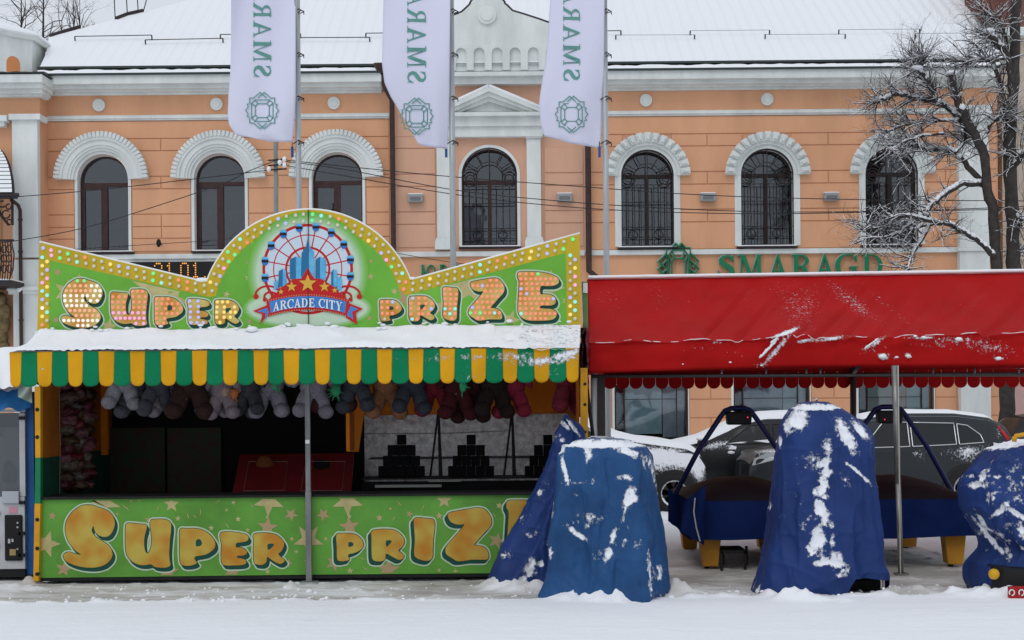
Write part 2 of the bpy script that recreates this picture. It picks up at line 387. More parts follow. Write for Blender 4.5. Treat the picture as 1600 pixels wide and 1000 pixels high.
H = H + (1 - front) * dist * (0.018 * fbm(GX * 5, GYY * 5, 4, 3) * (1 - .6 * slush) + 0.02 * np.maximum(0, fbm(GX * 9, GYY * 9, 3, 21) - .52) * 4)
edge = np.exp(-((GYY - bermy - .03) / .10) ** 2)
H = H + edge * dist * (0.13 * np.maximum(0, fbm(GX * 6, GYY * 6, 4, 31) - .40) + .03 * fbm(GX * 16, GYY * 16, 3, 40))
def mound(px, py, rx, ry, h):           # a heap of shovelled snow, centre given by its foot in the photo
    global H
    y0 = GY(py); x0 = M(px, py, y0).x
    d = ((GX - x0) / rx) ** 2 + ((GYY - y0) / ry) ** 2
    lum = 0.5 + 1.7 * (fbm(GX * 8, GYY * 8, 4, 50) - .35)
    H = H + 1.7 * h * np.exp(-d * 1.2) * lum * (d < 9)
for mnd in [(790, 922, .30, .15, .13), (830, 926, .25, .12, .08), (905, 948, .22, .12, .06), (960, 950, .28, .12, .09), (1015, 938, .28, .16, .17), (1050, 940, .3, .15, .08), (880, 946, .15, .1, .04),
            (1195, 944, .12, .1, .05), (1250, 950, .22, .13, .10), (1300, 952, .2, .10, .03), (1385, 944, .2, .12, .05), (1420, 938, .35, .15, .06), (1500, 944, .3, .12, .05),
            (1545, 938, .12, .1, .10), (1450, 930, .3, .12, .04), (1560, 948, .3, .1, .07), (1130, 940, .35, .14, .04), (48, 908, .12, .1, .07), (20, 915, .3, .1, .05), (458, 918, .08, .05, .05), (560, 922, .12, .08, .03)]:
    mound(*mnd)
H = H + ((GYY > 17.2) & (GYY < 30)) * (0.03 * fbm(GX * 1.5, GYY * 1.5, 3, 60))
H = H + np.exp(-((GYY - 21.5) / 1.2) ** 2) * 0.08 * fbm(GX * .9, GYY * 2, 4, 70) * (np.abs(GX) < 30)
SM = mat('trodden_snow', (0.87, 0.885, 0.915), 0.9, bump=0.5, bscale=14, spec=0.25)
t_ = SM.node_tree; n_ = t_.nodes; p_ = n_['Principled BSDF']
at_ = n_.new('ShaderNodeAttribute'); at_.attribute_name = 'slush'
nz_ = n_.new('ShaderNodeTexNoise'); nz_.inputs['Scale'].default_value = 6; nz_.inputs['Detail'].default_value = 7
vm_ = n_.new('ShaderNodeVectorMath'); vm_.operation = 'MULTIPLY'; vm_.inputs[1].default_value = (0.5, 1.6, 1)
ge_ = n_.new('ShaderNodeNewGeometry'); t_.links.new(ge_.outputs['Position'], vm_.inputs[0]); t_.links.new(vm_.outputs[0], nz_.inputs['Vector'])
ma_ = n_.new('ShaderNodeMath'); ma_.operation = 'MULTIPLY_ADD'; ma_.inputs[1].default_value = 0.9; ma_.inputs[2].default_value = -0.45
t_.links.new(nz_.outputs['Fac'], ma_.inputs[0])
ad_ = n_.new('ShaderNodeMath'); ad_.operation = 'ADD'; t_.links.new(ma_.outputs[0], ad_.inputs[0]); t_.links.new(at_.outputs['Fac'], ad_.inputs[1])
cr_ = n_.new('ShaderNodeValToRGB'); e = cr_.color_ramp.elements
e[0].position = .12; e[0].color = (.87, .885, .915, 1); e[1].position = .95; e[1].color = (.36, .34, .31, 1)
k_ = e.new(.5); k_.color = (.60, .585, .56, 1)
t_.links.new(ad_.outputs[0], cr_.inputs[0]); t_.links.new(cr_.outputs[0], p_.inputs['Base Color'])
nv, nu = GX.shape
verts = np.stack([GX.ravel(), GYY.ravel(), H.ravel()], 1)
idx = np.arange(nv * nu).reshape(nv, nu)
faces = np.stack([idx[:-1, :-1].ravel(), idx[:-1, 1:].ravel(), idx[1:, 1:].ravel(), idx[1:, :-1].ravel()], 1)
me = bpy.data.meshes.new('snowy_ground')
me.vertices.add(len(verts)); me.vertices.foreach_set('co', verts.ravel())
me.loops.add(faces.size); me.loops.foreach_set('vertex_index', faces.ravel())
me.polygons.add(len(faces)); me.polygons.foreach_set('loop_start', np.arange(0, faces.size, 4)); me.polygons.foreach_set('loop_total', np.full(len(faces), 4))
me.polygons.foreach_set('use_smooth', np.ones(len(faces), dtype=bool))
me.update(calc_edges=True); me.materials.append(SM)
g = bpy.data.objects.new('snowy_ground', me); COL.objects.link(g); g['kind'] = 'structure'
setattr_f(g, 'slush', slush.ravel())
def ground_z(x, y):
    i = int(np.argmin(np.abs(xs - x))); j = int(np.argmin(np.abs(ys - y))); return float(H[j, i])
# loose snow crumbs on the trodden strip
b = B(); rnd = random.Random(3)
for i in range(420):
    x = rnd.uniform(-6.2, 6.2); y = rnd.choice([rnd.uniform(13.6, 15.2), rnd.gauss(14.0, .15)])
    if rnd.random() < .35: x = rnd.gauss(rnd.choice([-2.5, -4.2, 1.5, 3.2]), .5)
    r = rnd.uniform(.006, .02) * (2.0 if rnd.random() < .06 else 1)
    b.ball((x, y, ground_z(x, y) + r * .3), (r * rnd.uniform(.8, 1.5), r, r * rnd.uniform(.6, 1)), 6, 4)
tag(b.build('snow_crumbs', SNOW, smooth=True), kind='stuff', label='small crumbs of snow lying on the trodden strip before the stall', cat='snow')

# ================================================================== THE PEACH BUILDING
YB = 34.6; SB = F / YB
bld = thing('shop_building', 'long two-storey peach building with white trim, arched windows and snowy roof', 'building', (0, YB, 0))
WINL = [(164.3, 39.5), (346.3, 39.5), (529.8, 39.5)]; WINC = [(767.6, 43)]; WINR = [(1014.3, 41), (1201.3, 41), (1395.5, 41)]
def rect(b, x0, x1, y0, y1, Yf, Yk, mi=0):      # a block on the facade, plane coordinates, level
    a = D(x0, y1, YB); c = D(x1, y0, YB); b.box(a.x, c.x, Yf, Yk, a.z, c.z, mi); return b
def wallpiece(x0, x1, y0, y1, wins, m, yw=YB, bot=387.5, apex=237):
    b = B(); xs_ = [x0] + [(wins[i][0] + wins[i + 1][0]) / 2 for i in range(len(wins) - 1)] + [x1]
    def P(x, y, d=0): q = D(x, y, YB); return (q.x, yw + d, q.z)
    for i, (cx, r) in enumerate(wins):
        a, c = xs_[i], xs_[i + 1]; sp = apex + r
        arc = [(cx + r * math.cos(R(t)), sp - r * math.sin(R(t))) for t in range(0, 181, 9)]
        top = [(c, sp), (c, y0), (a, y0), (a, sp)]
        b.poly([P(*q) for q in ([(a, sp)] + arc[::-1] + [(c, sp), (c, y0), (a, y0)])])
        for l, r2 in ((a, cx - r), (cx + r, c)): b.poly([P(l, bot), P(r2, bot), P(r2, sp), P(l, sp)])
        b.poly([P(a, y1), P(c, y1), P(c, bot), P(a, bot)])
        ol = [(cx + r, bot)] + arc + [(cx - r, bot)]
        for p, q in zip(ol, ol[1:] + ol[:1]): b.poly([P(*p), P(*q), P(*q, .3), P(*p, .3)], 1)
    return b.build('wall', [m, TRIM], bld)
wallpiece(66, 617, 140, 408, WINL, JOINT); wallpiece(617, 918, 128, 408, WINC, PEACH2, apex=231, bot=384.5); wallpiece(918, 1562, 140, 408, WINR, JOINT)
# ground floor with shop windows
def shopwall():
    b = B()
    def P(x, y, d=0): q = D(x, y, YB); return (q.x, YB + d, q.z)
    ops = [(130, 250), (300, 420), (480, 600), (700, 830), (960, 1075), (1146, 1265), (1341, 1459)]
    x = -40
    for a, c in ops + [(1562, 1562)]:
        b.poly([P(x, 760), P(a, 760), P(a, 408), P(x, 408)])
        if c > a:
            b.poly([P(a, 760), P(c, 760), P(c, 693), P(a, 693)]); b.poly([P(a, 500), P(c, 500), P(c, 408), P(a, 408)])
            for p, q in (((a, 693), (a, 500)), ((c, 500), (c, 693)), ((a, 500), (c, 500)), ((c, 693), (a, 693))): b.poly([P(*p), P(*q), P(*q, .2), P(*p, .2)])
        x = c
    b.build('wall', PEACH, bld)
    GL2 = glassmat('shop_glass', dark=.97, refl=.03, wob=.06)
    post = mat('window_film_print', (.34, .46, .45), .7, col2=(.55, .28, .16), vscale=1.1)
    post2 = mat('window_film_print_grey', (.26, .38, .38), .7, col2=(.66, .66, .66), vscale=1.3)
    post3 = mat('window_film_print_blue', (.08, .14, .2), .7, col2=(.5, .47, .48), vscale=1.0)
    for i, (a, c) in enumerate(ops):
        f = B()
        for (p, q, r_, s) in ((a, a + 3, 500, 693), (c - 3, c, 500, 693), (a + 3, c - 3, 500, 504), (a + 3, c - 3, 689, 693), (a + 15, a + 16.5, 504, 689), (c - 18, c - 16.5, 504, 689), (a + 16.5, c - 18, 625, 626.2)):
            rect(f, p, q, r_, s, YB + .08, YB + .14)
        fr = f.build('window', DARKM if i >= 4 else BROWNP, bld)
        rect(B(), a + 3, c - 3, 504, 689, YB + .15, YB + .16).build('pane', GL2, fr)
        rect(B(), a + 18, c - 40, 540, 680, YB + .22, YB + .23).build('poster', [post, post2, post3][i % 3], fr)
        rect(B(), c - 38, c - 4, 520, 686, YB + .26, YB + .27).build('poster', [post2, post3, post2][i % 3], fr)
        rect(B(), a + 1, c - 1, 502, 691, YB + .6, YB + .62).build('room_backing', ROOM, fr)
        if i >= 4: rect(B(), a - 3.5, a, 500, 693, YB - .03, YB + .05).build('surround', TRIM, bld); rect(B(), c, c + 1.5, 500, 693, YB - .03, YB + .05).build('surround', TRIM, bld)
shopwall()
# masonry blocks, each with its joints
def blocks(xlist, y0, y1, m, proud=.026, gap=.7):
    for a, c in xlist:
        if c - a < 3: continue
        rect(B(), a + gap, c - gap, y0 + gap, y1 - gap, YB - proud, YB + .01).build('wall_block', m, bld, bevel=.012)
def rows(x0, x1, wins, m, mids, extra=()):
    def segs(kind, ya, yb_):
        cuts = [x0]
        for cx, r in wins:
            if kind == 'none': continue
            off = {'top': 38 * r / 41, 'mid': 50 * r / 41, 'jamb': r + 5}[kind]
            cuts += [cx - off, cx + off]
        cuts.append(x1); return [(cuts[i], cuts[i + 1]) for i in range(0, len(cuts), 2)]
    def cut(sg):
        out = []
        for a, c in sg:
            ms = [q for q in mids if a + 5 < q < c - 5]; pts = [a] + ms + [c]
            out += list(zip(pts[:-1], pts[1:]))
        return out
    for kind, ya, yb_, j in (('none', 184, 212, 0), ('top', 212, 231, 1), ('mid', 231, 271, 0), ('jamb', 271, 290.5, 1), ('jamb', 290.5, 330, 0), ('jamb', 330, 349.5, 1)):
        sg = segs(kind, ya, yb_); blocks(cut(sg) if j else sg, ya, yb_, m)
    sg = segs('jamb', 0, 0)
    if extra: blocks(cut(sg), 349.5, 368, m); blocks(sg, 368, 388.5, m)
    else: blocks(sg, 349.5, 392, m)
rows(68, 612, WINL, PEACH, [255, 438], extra=(1,))
rows(924, 1560, WINR, PEACH, [1108, 1297, 1480])
for a, c in ((620, 684), (853, 915)):
    for ya, yb_ in ((212, 231), (231, 271), (271, 290.5), (290.5, 330), (330, 349.5), (349.5, 386)):
        if a < 700 or ya > 225: blocks([(a, c)], ya, yb_, PEACH2)
for k in range(9):                                             # ground floor blocks seen under the canopy
    ya = 481.5 + 29 * k
    if ya > 740: break
    for a, c in ((1077, 1144), (1267, 1339), (1461, 1495), (1546, 1562), (924, 956)):
        if k % 2 == 0 and c - a > 50: blocks([(a, (a + c) / 2), ((a + c) / 2, c)], ya, ya + 29, PEACH)
        else: blocks([(a, c)], ya, ya + 29, PEACH)
# frieze + string courses + cornice
def band(x0, x1, y0, y1, proud, m=TRIM, name='moulding'):
    Yf = YB - proud; a = D(x0, y1, Yf); c = D(x1, y0, Yf)
    return B().box(a.x, c.x, Yf, YB + .02, a.z, c.z).build(name, m, bld, bevel=.01)
for x0, x1 in ((68, 612), (924, 1500)):
    band(x0, x1, 174.5, 183, .06, name='string_course'); band(x0, x1, 176.5, 180, .10, name='string_course')
rect(B(), 66, 617, 142, 176, YB - .02, YB + .005).build('frieze', PEACH, bld); rect(B(), 918, 1562, 142, 176, YB - .02, YB + .005).build('frieze', PEACH, bld)
def cornice(x0, x1, prof, m=TRIM):
    b = B()
    for y0, y1, pr in prof:
        Yf = YB - pr; a = D(x0, y1, Yf); c = D(x1, y0, Yf); b.box(a.x, c.x, Yf, YB + .03, a.z, c.z)
    return b.build('cornice', m, bld, bevel=.01)
PROF = [(111.5, 125.5, .55), (126, 133.2, .38), (133.7, 138, .22), (138.5, 143, .10)]
cornice(60, 600, PROF); cornice(934, 1565, PROF)
for x0, x1 in ((62, 604), (930, 1568)):
    a = D(x0, 111, YB - .62); c = D(x1, 108.8, YB - .62); B().box(a.x, c.x, YB - .62, YB, a.z, c.z).build('gutter', GUTTER, bld)
    a = D(x0, 108.6, YB - .58); c = D(x1, 101, YB - .58)
    def fn(u, v, a=a, c=c): return (a.x + (c.x - a.x) * u, YB - .60 + v * .5, a.z + (c.z - a.z) * 1.15 * v ** .22 + .03 * noise.noise(Vector((u * 40, v * 3, 0))) * (v > 0))
    B().grid(fn, 160, 10).build('ledge_snow', SNOW, bld, smooth=True)
    a = D(x0, 100.8, YB - .12); c = D(x1, 97.6, YB - .12); B().box(a.x, c.x, YB - .12, YB + .1, a.z, c.z).build('gutter', GUTTER, bld)
for cx in (159.5, 343, 526, 1013, 1202):                       # round medallions in the frieze
    q = D(cx, 159.5, YB); b = B()
    b.tube([(q.x, YB - .09, q.z), (q.x, YB - .02, q.z)], .148, 28); b.tube([(q.x, YB - .11, q.z), (q.x, YB - .02, q.z)], .09, 24)
    b.tube([(q.x, YB - .12, q.z), (q.x, YB - .02, q.z)], .03, 12)
    b.build('medallion', TRIM, bld)
# lower string under the windows, plain band for the signs
for x0, x1 in ((68, 612), (619, 916), (924, 1500)):
    band(x0, x1, 392, 400, .10, name='string_course')
rect(B(), 66, 918, 400, 482, YB - .015, YB + .005).build('sign_band', PEACH, bld); rect(B(), 918, 1562, 400, 481, YB - .015, YB + .005).build('sign_band', PEACH, bld)
band(190, 345, 400, 410, .06, name='string_course')
# arched windows -------------------------------------------------------------
def ring_poly(cx, cy, ri, ro, a0, a1, n):
    return [(cx + ro * math.cos(R(a0 + (a1 - a0) * i / n)), cy - ro * math.sin(R(a0 + (a1 - a0) * i / n))) for i in range(n + 1)] + \
           [(cx + ri * math.cos(R(a1 + (a0 - a1) * i / n)), cy - ri * math.sin(R(a1 + (a0 - a1) * i / n))) for i in range(n + 1)]
def prismD(b, pts, yf, yk, mi=0):
    b.prism([(D(x, y, YB).x, D(x, y, YB).z) for x, y in pts], yf, yk, mi); return b
def ringstrip(b, cx, cy, ri, ro, yf, yk, n=36, a0=0, a1=180):
    for i in range(n):
        t0, t1 = a0 + (a1 - a0) * i / n, a0 + (a1 - a0) * (i + 1) / n
        prismD(b, [(cx + ri * math.cos(R(t0)), cy - ri * math.sin(R(t0))), (cx + ro * math.cos(R(t0)), cy - ro * math.sin(R(t0))),
                   (cx + ro * math.cos(R(t1)), cy - ro * math.sin(R(t1))), (cx + ri * math.cos(R(t1)), cy - ri * math.sin(R(t1)))], yf, yk)
def window(cx, r, apex, bot, style, curtains):
    sp = apex + r; q0 = D(cx, bot, YB)
    fr = B(); w_ = 2.8 if style != 'L' else 3.0
    ringstrip(fr, cx, sp, r - w_, r, YB + .20, YB + .27, 30)
    rect(fr, cx - r, cx - r + w_, sp, bot, YB + .20, YB + .27); rect(fr, cx + r - w_, cx + r, sp, bot, YB + .20, YB + .27)
    yb2 = 281.5 if style == 'L' else (283 if style == 'C' else 276)
    rect(fr, cx - r + w_, cx + r - w_, yb2 - 3, yb2 + 3, YB + .19, YB + .27); rect(fr, cx - r + w_, cx + r - w_, bot - 4, bot, YB + .20, YB + .27)
    rect(fr, cx - 3, cx + 3, yb2 + 3, bot - 4, YB + .18, YB + .27)
    if style == 'L':
        rect(fr, cx - r + w_, cx - r + w_ + 4, yb2 + 3, bot - 4, YB + .19, YB + .26); rect(fr, cx - 7, cx - 3, yb2 + 3, bot - 4, YB + .19, YB + .26)
        rect(fr, cx - r + 7, cx - 7, yb2 + 3, yb2 + 7, YB + .19, YB + .26)
    f = fr.build('window', WOOD if style != 'R' else DKWOOD, bld)
    pn = B()
    arc = [(cx + (r - w_) * math.cos(R(t)), sp - (r - w_) * math.sin(R(t))) for t in range(0, 181, 10)]
    top = [p for p in arc if p[1] < yb2]
    prismD(pn, [(cx + r - w_, yb2)] + top + [(cx - r + w_, yb2)], YB + .235, YB + .24)
    pn.build('pane', GLASS, f)
    for a, c in ((cx - r + w_, cx), (cx, cx + r - w_)): rect(B(), a, c, yb2 + .5, bot - 4, YB + .235, YB + .24).build('pane', GLASS, f)
    if curtains:
        for a, c, s in ((cx - r + 4, cx - 3, 0), (cx + 4, cx + r - 4, 5)):
            pa, pc = D(a, bot - 3, YB), D(c, yb2 + (8 if style != 'C' else 45), YB)
            def fn(u, v, s=s): return (pa.x + (pc.x - pa.x) * u, YB + .42 + .025 * math.sin(u * 40 + s + v), pa.z + (pc.z - pa.z) * v)
            B().grid(fn, 50, 3).build('curtain', CURT, f, smooth=True)
    rect(B(), cx - r - 2, cx + r + 2, apex - 2, bot + 1, YB + .8, YB + .82).build('room_backing', ROOM, f)
    if style == 'L':
        for k, (a, c, yy, cl) in enumerate({164: [(cx - 30, cx - 7, 330, (.05, .048, .05)), (cx + 4, cx + 34, 350, (.03, .03, .034))], 346: [(cx - 34, cx - 6, 286, (.15, .125, .12)), (cx + 4, cx + 34, 320, (.07, .065, .065))], 530: [(cx - 33, cx - 6, 286, (.09, .09, .1)), (cx + 5, cx + 34, 300, (.06, .065, .07))]}[round(cx)]):
            pa, pc = D(a, bot - 3, YB), D(c, yy, YB)
            B().grid(lambda u, v: (pa.x + (pc.x - pa.x) * u, YB + .42 + .012 * math.sin(u * 25 + v), pa.z + (pc.z - pa.z) * v), 40, 2).build('blind', mat('blind_%d_%d' % (round(cx), k), tuple(q_ * 2.2 for q_ in cl), .9, var=.35, vscale=2.5), f, smooth=True)
    sb = B(); Yf = YB - .16; a = D(cx - r - 6, bot + 3, Yf); c = D(cx + r + 6, bot + .6, Yf); sb.box(a.x, c.x, Yf, YB + .2, a.z, c.z)
    sl = sb.build('sill', DARKM, bld)
    a = D(cx - r - 5, bot + .4, Yf); c = D(cx + r + 5, bot - 1.6, Yf); B().box(a.x, c.x, Yf + .01, YB + .18, a.z, c.z).build('sill_snow', SNOW, sl, bevel=.015)
    # surround
    s = B(); jw = 4.5 if style == 'L' else (5 if style == 'C' else 10)
    if style != 'C':
        for a, c in ((cx - r - jw, cx - r - .05), (cx + r + .05, cx + r + jw)): rect(s, a, c, sp - 6, bot, YB - .05, YB + .05)
        ro = 72.5 if style == 'L' else 66.5; cy = sp - 6
        rr = sp - (apex - (32.5 if style == 'L' else 25.5))
        ce = sp - 1
        rings = [(r + .1, r + 5, .07), (r + 5, r + 9, .13), (r + 9, r + 13, .17), (r + 13, ro - 12, .20), (ro - 12, ro - 1.5, .24)] if style == 'L' else \
                [(r + .1, r + 6, .06), (r + 6, r + 10, .12), (r + 10, ro - 1, .14)]
        for ri, r_o, pr in rings: ringstrip(s, cx, ce, ri, r_o, YB - pr, YB + .05, 40)
        arch = s.build('archivolt', TRIM, bld)
        n = 34 if style == 'L' else 15
        for i in range(n):
            t = 180 * (i + .5) / n; hw = 180 / n * .36
            k = B(); ri, r_o = (ro - 8, ro + .8) if style == 'L' else (r + 11, ro)
            pr = .27 if style == 'L' else .20
            pts = [(cx + rad * math.cos(R(a_)), ce - rad * math.sin(R(a_))) for rad, a_ in ((ri, t - hw), (r_o, t - hw), (r_o, t + hw), (ri, t + hw))]
            prismD(k, pts, YB - pr, YB - .1)
            if style == 'R':
                hw2 = hw * .5
                pts = [(cx + rad * math.cos(R(a_)), ce - rad * math.sin(R(a_))) for rad, a_ in ((ri + 3, t - hw2), (r_o - 3, t - hw2), (r_o - 3, t + hw2), (ri + 3, t + hw2))]
                prismD(k, pts, YB - pr - .05, YB - .15)
            k.build('archivolt_rib' if style == 'L' else 'carved_block', TRIM, arch, bevel=.006)
    else:
        ringstrip(s, cx, sp, r + .05, r + 5, YB - .03, YB + .05, 40)
        for a, c in ((cx - r - 5, cx - r - .05), (cx + r + .05, cx + r + 5)): rect(s, a, c, sp, bot, YB - .03, YB + .05)
        s.build('surround', TRIM, bld)
    if style in 'CR':                   # wrought iron grille
        g_ = B(); yg = YB - .02
        def ln(pts, rad=.011): g_.tube([(D(x, y, YB).x, yg, D(x, y, YB).z) for x, y in pts], rad, 5, cap=False)
        n = 8
        for i in range(n + 1):
            x = cx - r + 2 * r * i / n * .985 + .5; dx = abs(x - cx)
            ln([(x, bot - 1), (x, 292 if i % 2 else sp + 4)])
        for y in (291, 318, 357, 373): ln([(cx - r, y), (cx + r, y)])
        ln([(cx - r, bot), (cx + r, bot)], .014)
        ln([(cx + (r - .5) * math.cos(R(t)), sp - (r - .5) * math.sin(R(t))) for t in range(0, 181, 8)], .018)
        ln([(cx - r + .5, sp), (cx - r + .5, bot)], .018); ln([(cx + r - .5, sp), (cx + r - .5, bot)], .018)
        ln([(cx + r * .5 * math.cos(R(t)), sp - r * .5 * math.sin(R(t))) for t in range(0, 181, 10)])
        for t in (30, 60, 90, 120, 150): ln([(cx + r * .5 * math.cos(R(t)), sp - r * .5 * math.sin(R(t))), (cx + (r + 3) * math.cos(R(t)), sp - (r + 3) * math.sin(R(t)))])
        ln([(cx, sp - r * .5), (cx, sp + 8)])
        for sx in (-1, 1):
            for rad in (11, 7): ln([(cx + sx * (r - 12) + rad * math.cos(R(t)), sp + 1 + rad * math.sin(R(t))) for t in range(0, 361, 24)], .012)
            ln([(cx + sx * 20 + 7 * math.cos(R(t)), 365 + 7 * math.sin(R(t))) for t in range(0, 361, 30)])
        g_.build('window_grille', DARKM, f)
for i, (cx, r) in enumerate(WINL): window(cx, r, 237, 387.5, 'L', False)
for cx, r in WINC: window(cx, r, 231, 384.5, 'C', True)
for cx, r in WINR: window(cx, r, 237, 387.5, 'R', True)
# centre bay ------------------------------------------------------------------
def pil(x0, x1):
    rect(B(), x0 + 2, x1 - 2, 219, 372, YB - .16, YB + .01).build('pilaster', TRIM, bld, bevel=.01)
    b = B(); rect(b, x0, x1, 213.5, 216, YB - .24, YB + .01); rect(b, x0 + 1, x1 - 1, 216, 218.8, YB - .20, YB + .01); b.build('capital', TRIM, bld)
    b = B(); rect(b, x0, x1, 372.2, 376, YB - .20, YB + .01); rect(b, x0 - 1, x1 + 1, 376, 379, YB - .22, YB + .01); rect(b, x0 - 1.5, x1 + 1.5, 379, 390, YB - .25, YB + .01); b.build('pilaster_base', TRIM, bld)
pil(684, 710); pil(824, 850)
band(686, 852, 197, 213.3, .2, name='entablature'); band(683, 856, 181, 196.8, .28, name='entablature'); band(680, 860, 174.5, 180.8, .42, name='entablature')
b = B()
def DD(x, y, p): return D(x, y, YB - p)
def slab(pts, p): b.prism([(DD(x, y, p).x, DD(x, y, p).z) for x, y in pts], YB - p, YB)
slab([(682, 174.3), (768, 135.5), (858, 174.3), (846, 174.3), (768, 142), (696, 174.3)], .42)
slab([(697, 174.2), (768, 143), (845, 174.2), (832, 174.2), (768, 150), (711, 174.2)], .34)
slab([(712, 174.1), (768, 151), (831, 174.1), (818, 174.1), (768, 158), (724, 174.1)], .24)
slab([(725, 174), (768, 158.5), (817, 174)], .1)
b.build('pediment', TRIM, bld)
b = B(); 
for (xa, ya), (xb, yb_) in (((681, 173), (768, 133.8)), ((768, 133.8), (859, 173))): b.tube([DD(xa, ya, .3), DD(xb, yb_, .3)], .05, 6)
b.build('pediment_snow', SNOW, bld, smooth=True)
rect(B(), 619, 916, 132, 212, YB - .012, YB + .004).build('frieze', PEACH2, bld)
band(610, 925, 118.5, 131, .25, name='cornice'); band(606, 930, 111.5, 118.3, .42, name='cornice')
b = B()
sil = [(612, 111.3), (612, 60), (640, 48), (690, 33), (712, 24), (727, 18), (738, 8)]
sil += [(767 - 27 * math.cos(R(t)), 6 - 13 * math.sin(R(t))) for t in range(0, 181, 12)]
sil += [(797, 8), (806, 17), (822, 22), (846, 30), (893, 47), (921, 60), (921, 111.3)]
prismD(b, sil, YB - .05, YB + .35); b.build('parapet', TRIM, bld)
b = B()                                   # raised grid that leaves blind arches between its piers
xsA = [641 + 28.1 * k for k in range(10)]
def arcade():
    edges = [613] + sum([[x - 8.5, x + 8.5] for x in xsA], []) + [920]
    for i in range(0, len(edges), 2): rect(b, edges[i], edges[i + 1], 84.5, 111, YB - .13, YB - .04)
    for x in xsA:
        arc = [(x - 8.5 * math.cos(R(t)), 84.5 - 8.5 * math.sin(R(t))) for t in range(0, 181, 15)]
        prismD(b, arc + [(x + 8.5, 72), (x - 8.5, 72)], YB - .13, YB - .04)
    for i in range(0, len(edges), 2): rect(b, edges[i], edges[i + 1], 72, 84.5, YB - .13, YB - .04)
arcade(); b.build('blind_arcade', TRIM, bld)
b = B(); q = D(766, 24.5, YB); b.tube([(q.x, YB - .12, q.z), (q.x, YB - .04, q.z)], .225, 32); b.tube([(q.x, YB - .15, q.z), (q.x, YB - .04, q.z)], .15, 28); b.build('medallion', TRIM, bld)
b = B(); b.tube([D(x, y, YB - .02) for x, y in sil[1:-1]], .035, 6); b.build('parapet_capping', DARKM, bld)
# pilasters at both ends
rect(B(), 1497, 1544, 200, 395, YB - .22, YB + .01).build('pilaster', TRIM, bld, bevel=.015); rect(B(), 1497, 1544, 400, 745, YB - .22, YB + .01).build('pilaster', TRIM, bld, bevel=.015)
rect(B(), 1494, 1547, 174, 200, YB - .3, YB + .01).build('capital', TRIM, bld); rect(B(), 1494, 1547, 395, 400, YB - .28, YB + .01).build('capital', TRIM, bld)
# wall lamps
for cx, cy in ((652.5, 310.5), (884.5, 311.5), (1107.5, 313), (1299.5, 314)):
    q = D(cx, cy, YB); b = B(); b.prism([(q.x - .19, q.z - .085), (q.x + .19, q.z - .085), (q.x + .17, q.z + .1), (q.x - .17, q.z + .1)], YB - .22, YB - .05)
    wl = b.build('wall_lamp', mat('grey_lamp_housing', (.30, .32, .32), .5), bld, bevel=.02)
    B().box(q.x - .13, q.x + .13, YB - .226, YB - .221, q.z - .05, q.z + .04).build('lens', mat('lamp_lens', (.16, .17, .17), .3), wl)
    B().box(q.x - .18, q.x + .18, YB - .21, YB - .04, q.z + .101, q.z + .125).build('lamp_snow', SNOW, wl, bevel=.01)
    B().box(q.x - .04, q.x + .04, YB - .05, YB, q.z - .04, q.z + .04).build('bracket', DARKM, wl)
# downpipes
b = B(); b.tube([D(600, 112, YB - .5), D(606, 135, YB - .4), D(616.5, 155, YB - .2), D(617, 400, YB - .2), D(617, 560, YB - .2), D(617, 745, YB - .2)], .062, 10)
b.build('downpipe', BROWNP, bld, smooth=True)
b = B(); b.tube([D(599, 97, YB - .55), D(599, 112, YB - .52)], [.17, .1], 10); b.build('rain_hopper', BROWNP, bld)
b = B(); b.tube([D(934, 112, YB - .5), D(928, 135, YB - .4), D(922, 155, YB - .2), D(922, 395, YB - .2), D(922, 424, YB - .2), D(938, 437, YB - .25), D(941, 520, YB - .25), D(941, 745, YB - .25)], .072, 10)
b.build('downpipe', BROWNP, bld, smooth=True)
# roof --------------------------------------------------------------------------
RZ0 = D(0, 97.5, YB - .1).z; RY0 = YB - .1; RN = Vector((0, -math.sin(R(33)), math.cos(R(33))))
RP = Vector((0, RY0, RZ0))
def on_roof(px, py, up=0.0):
    d = M(px, py, 1.0) - Vector((0, 0, EYE)); d = Vector((d.x, 1.0, d.z)); o = Vector((0, 0, EYE))
    t = (RP - o).dot(RN) / d.dot(RN); return o + d * t + RN * up
pts = [(62, 104.5), (72, 84), (76, 58), (290, 1), (420, -36), (1530, -40), (1549, 0), (1562, 40), (1580, 94)]
cr3 = [on_roof(*p) for p in pts]; cr3[0].z = RZ0; cr3[-1].z = RZ0; cr3[0].y = RY0; cr3[-1].y = RY0
B().poly(cr3).build('snowy_roof', SNOWR, bld)
bk = [v.copy() for v in cr3]; low = [Vector((v.x, v.y, RZ0 - .05)) for v in cr3]
b = B(); 
for i in range(1, len(cr3) - 1): b.poly([cr3[i], cr3[i + 1], low[i + 1], low[i]])
b.poly([cr3[0], cr3[1], low[1], low[0]]); b.poly(low[::-1]); b.build('roof_gable', TRIM, bld)
b = B(); b.tube([on_roof(x, y, .02) for x, y in ((78, 57), (100, 50), (124, 43))], .05, 5); b.build('ridge_flashing', DARKM, bld)
b = B(); b.tube([on_roof(x, y, .03) for x, y in ((182, 30), (200, 23), (224, 18))], .05, 5)
b.build('ridge_flashing', DARKM, bld)
GR = [(118, 63.5, 238, 61.5), (228, 69, 349, 66.5), (345, 60.5, 470, 59), (462, 65.5, 578, 65), (572, 58.5, 700, 57), (840, 56, 970, 54.5), (962, 61.5, 1085, 61), (1078, 54.5, 1202, 53.5), (1195, 60.5, 1320, 60), (1310, 53, 1436, 52), (1430, 59, 1550, 58)]
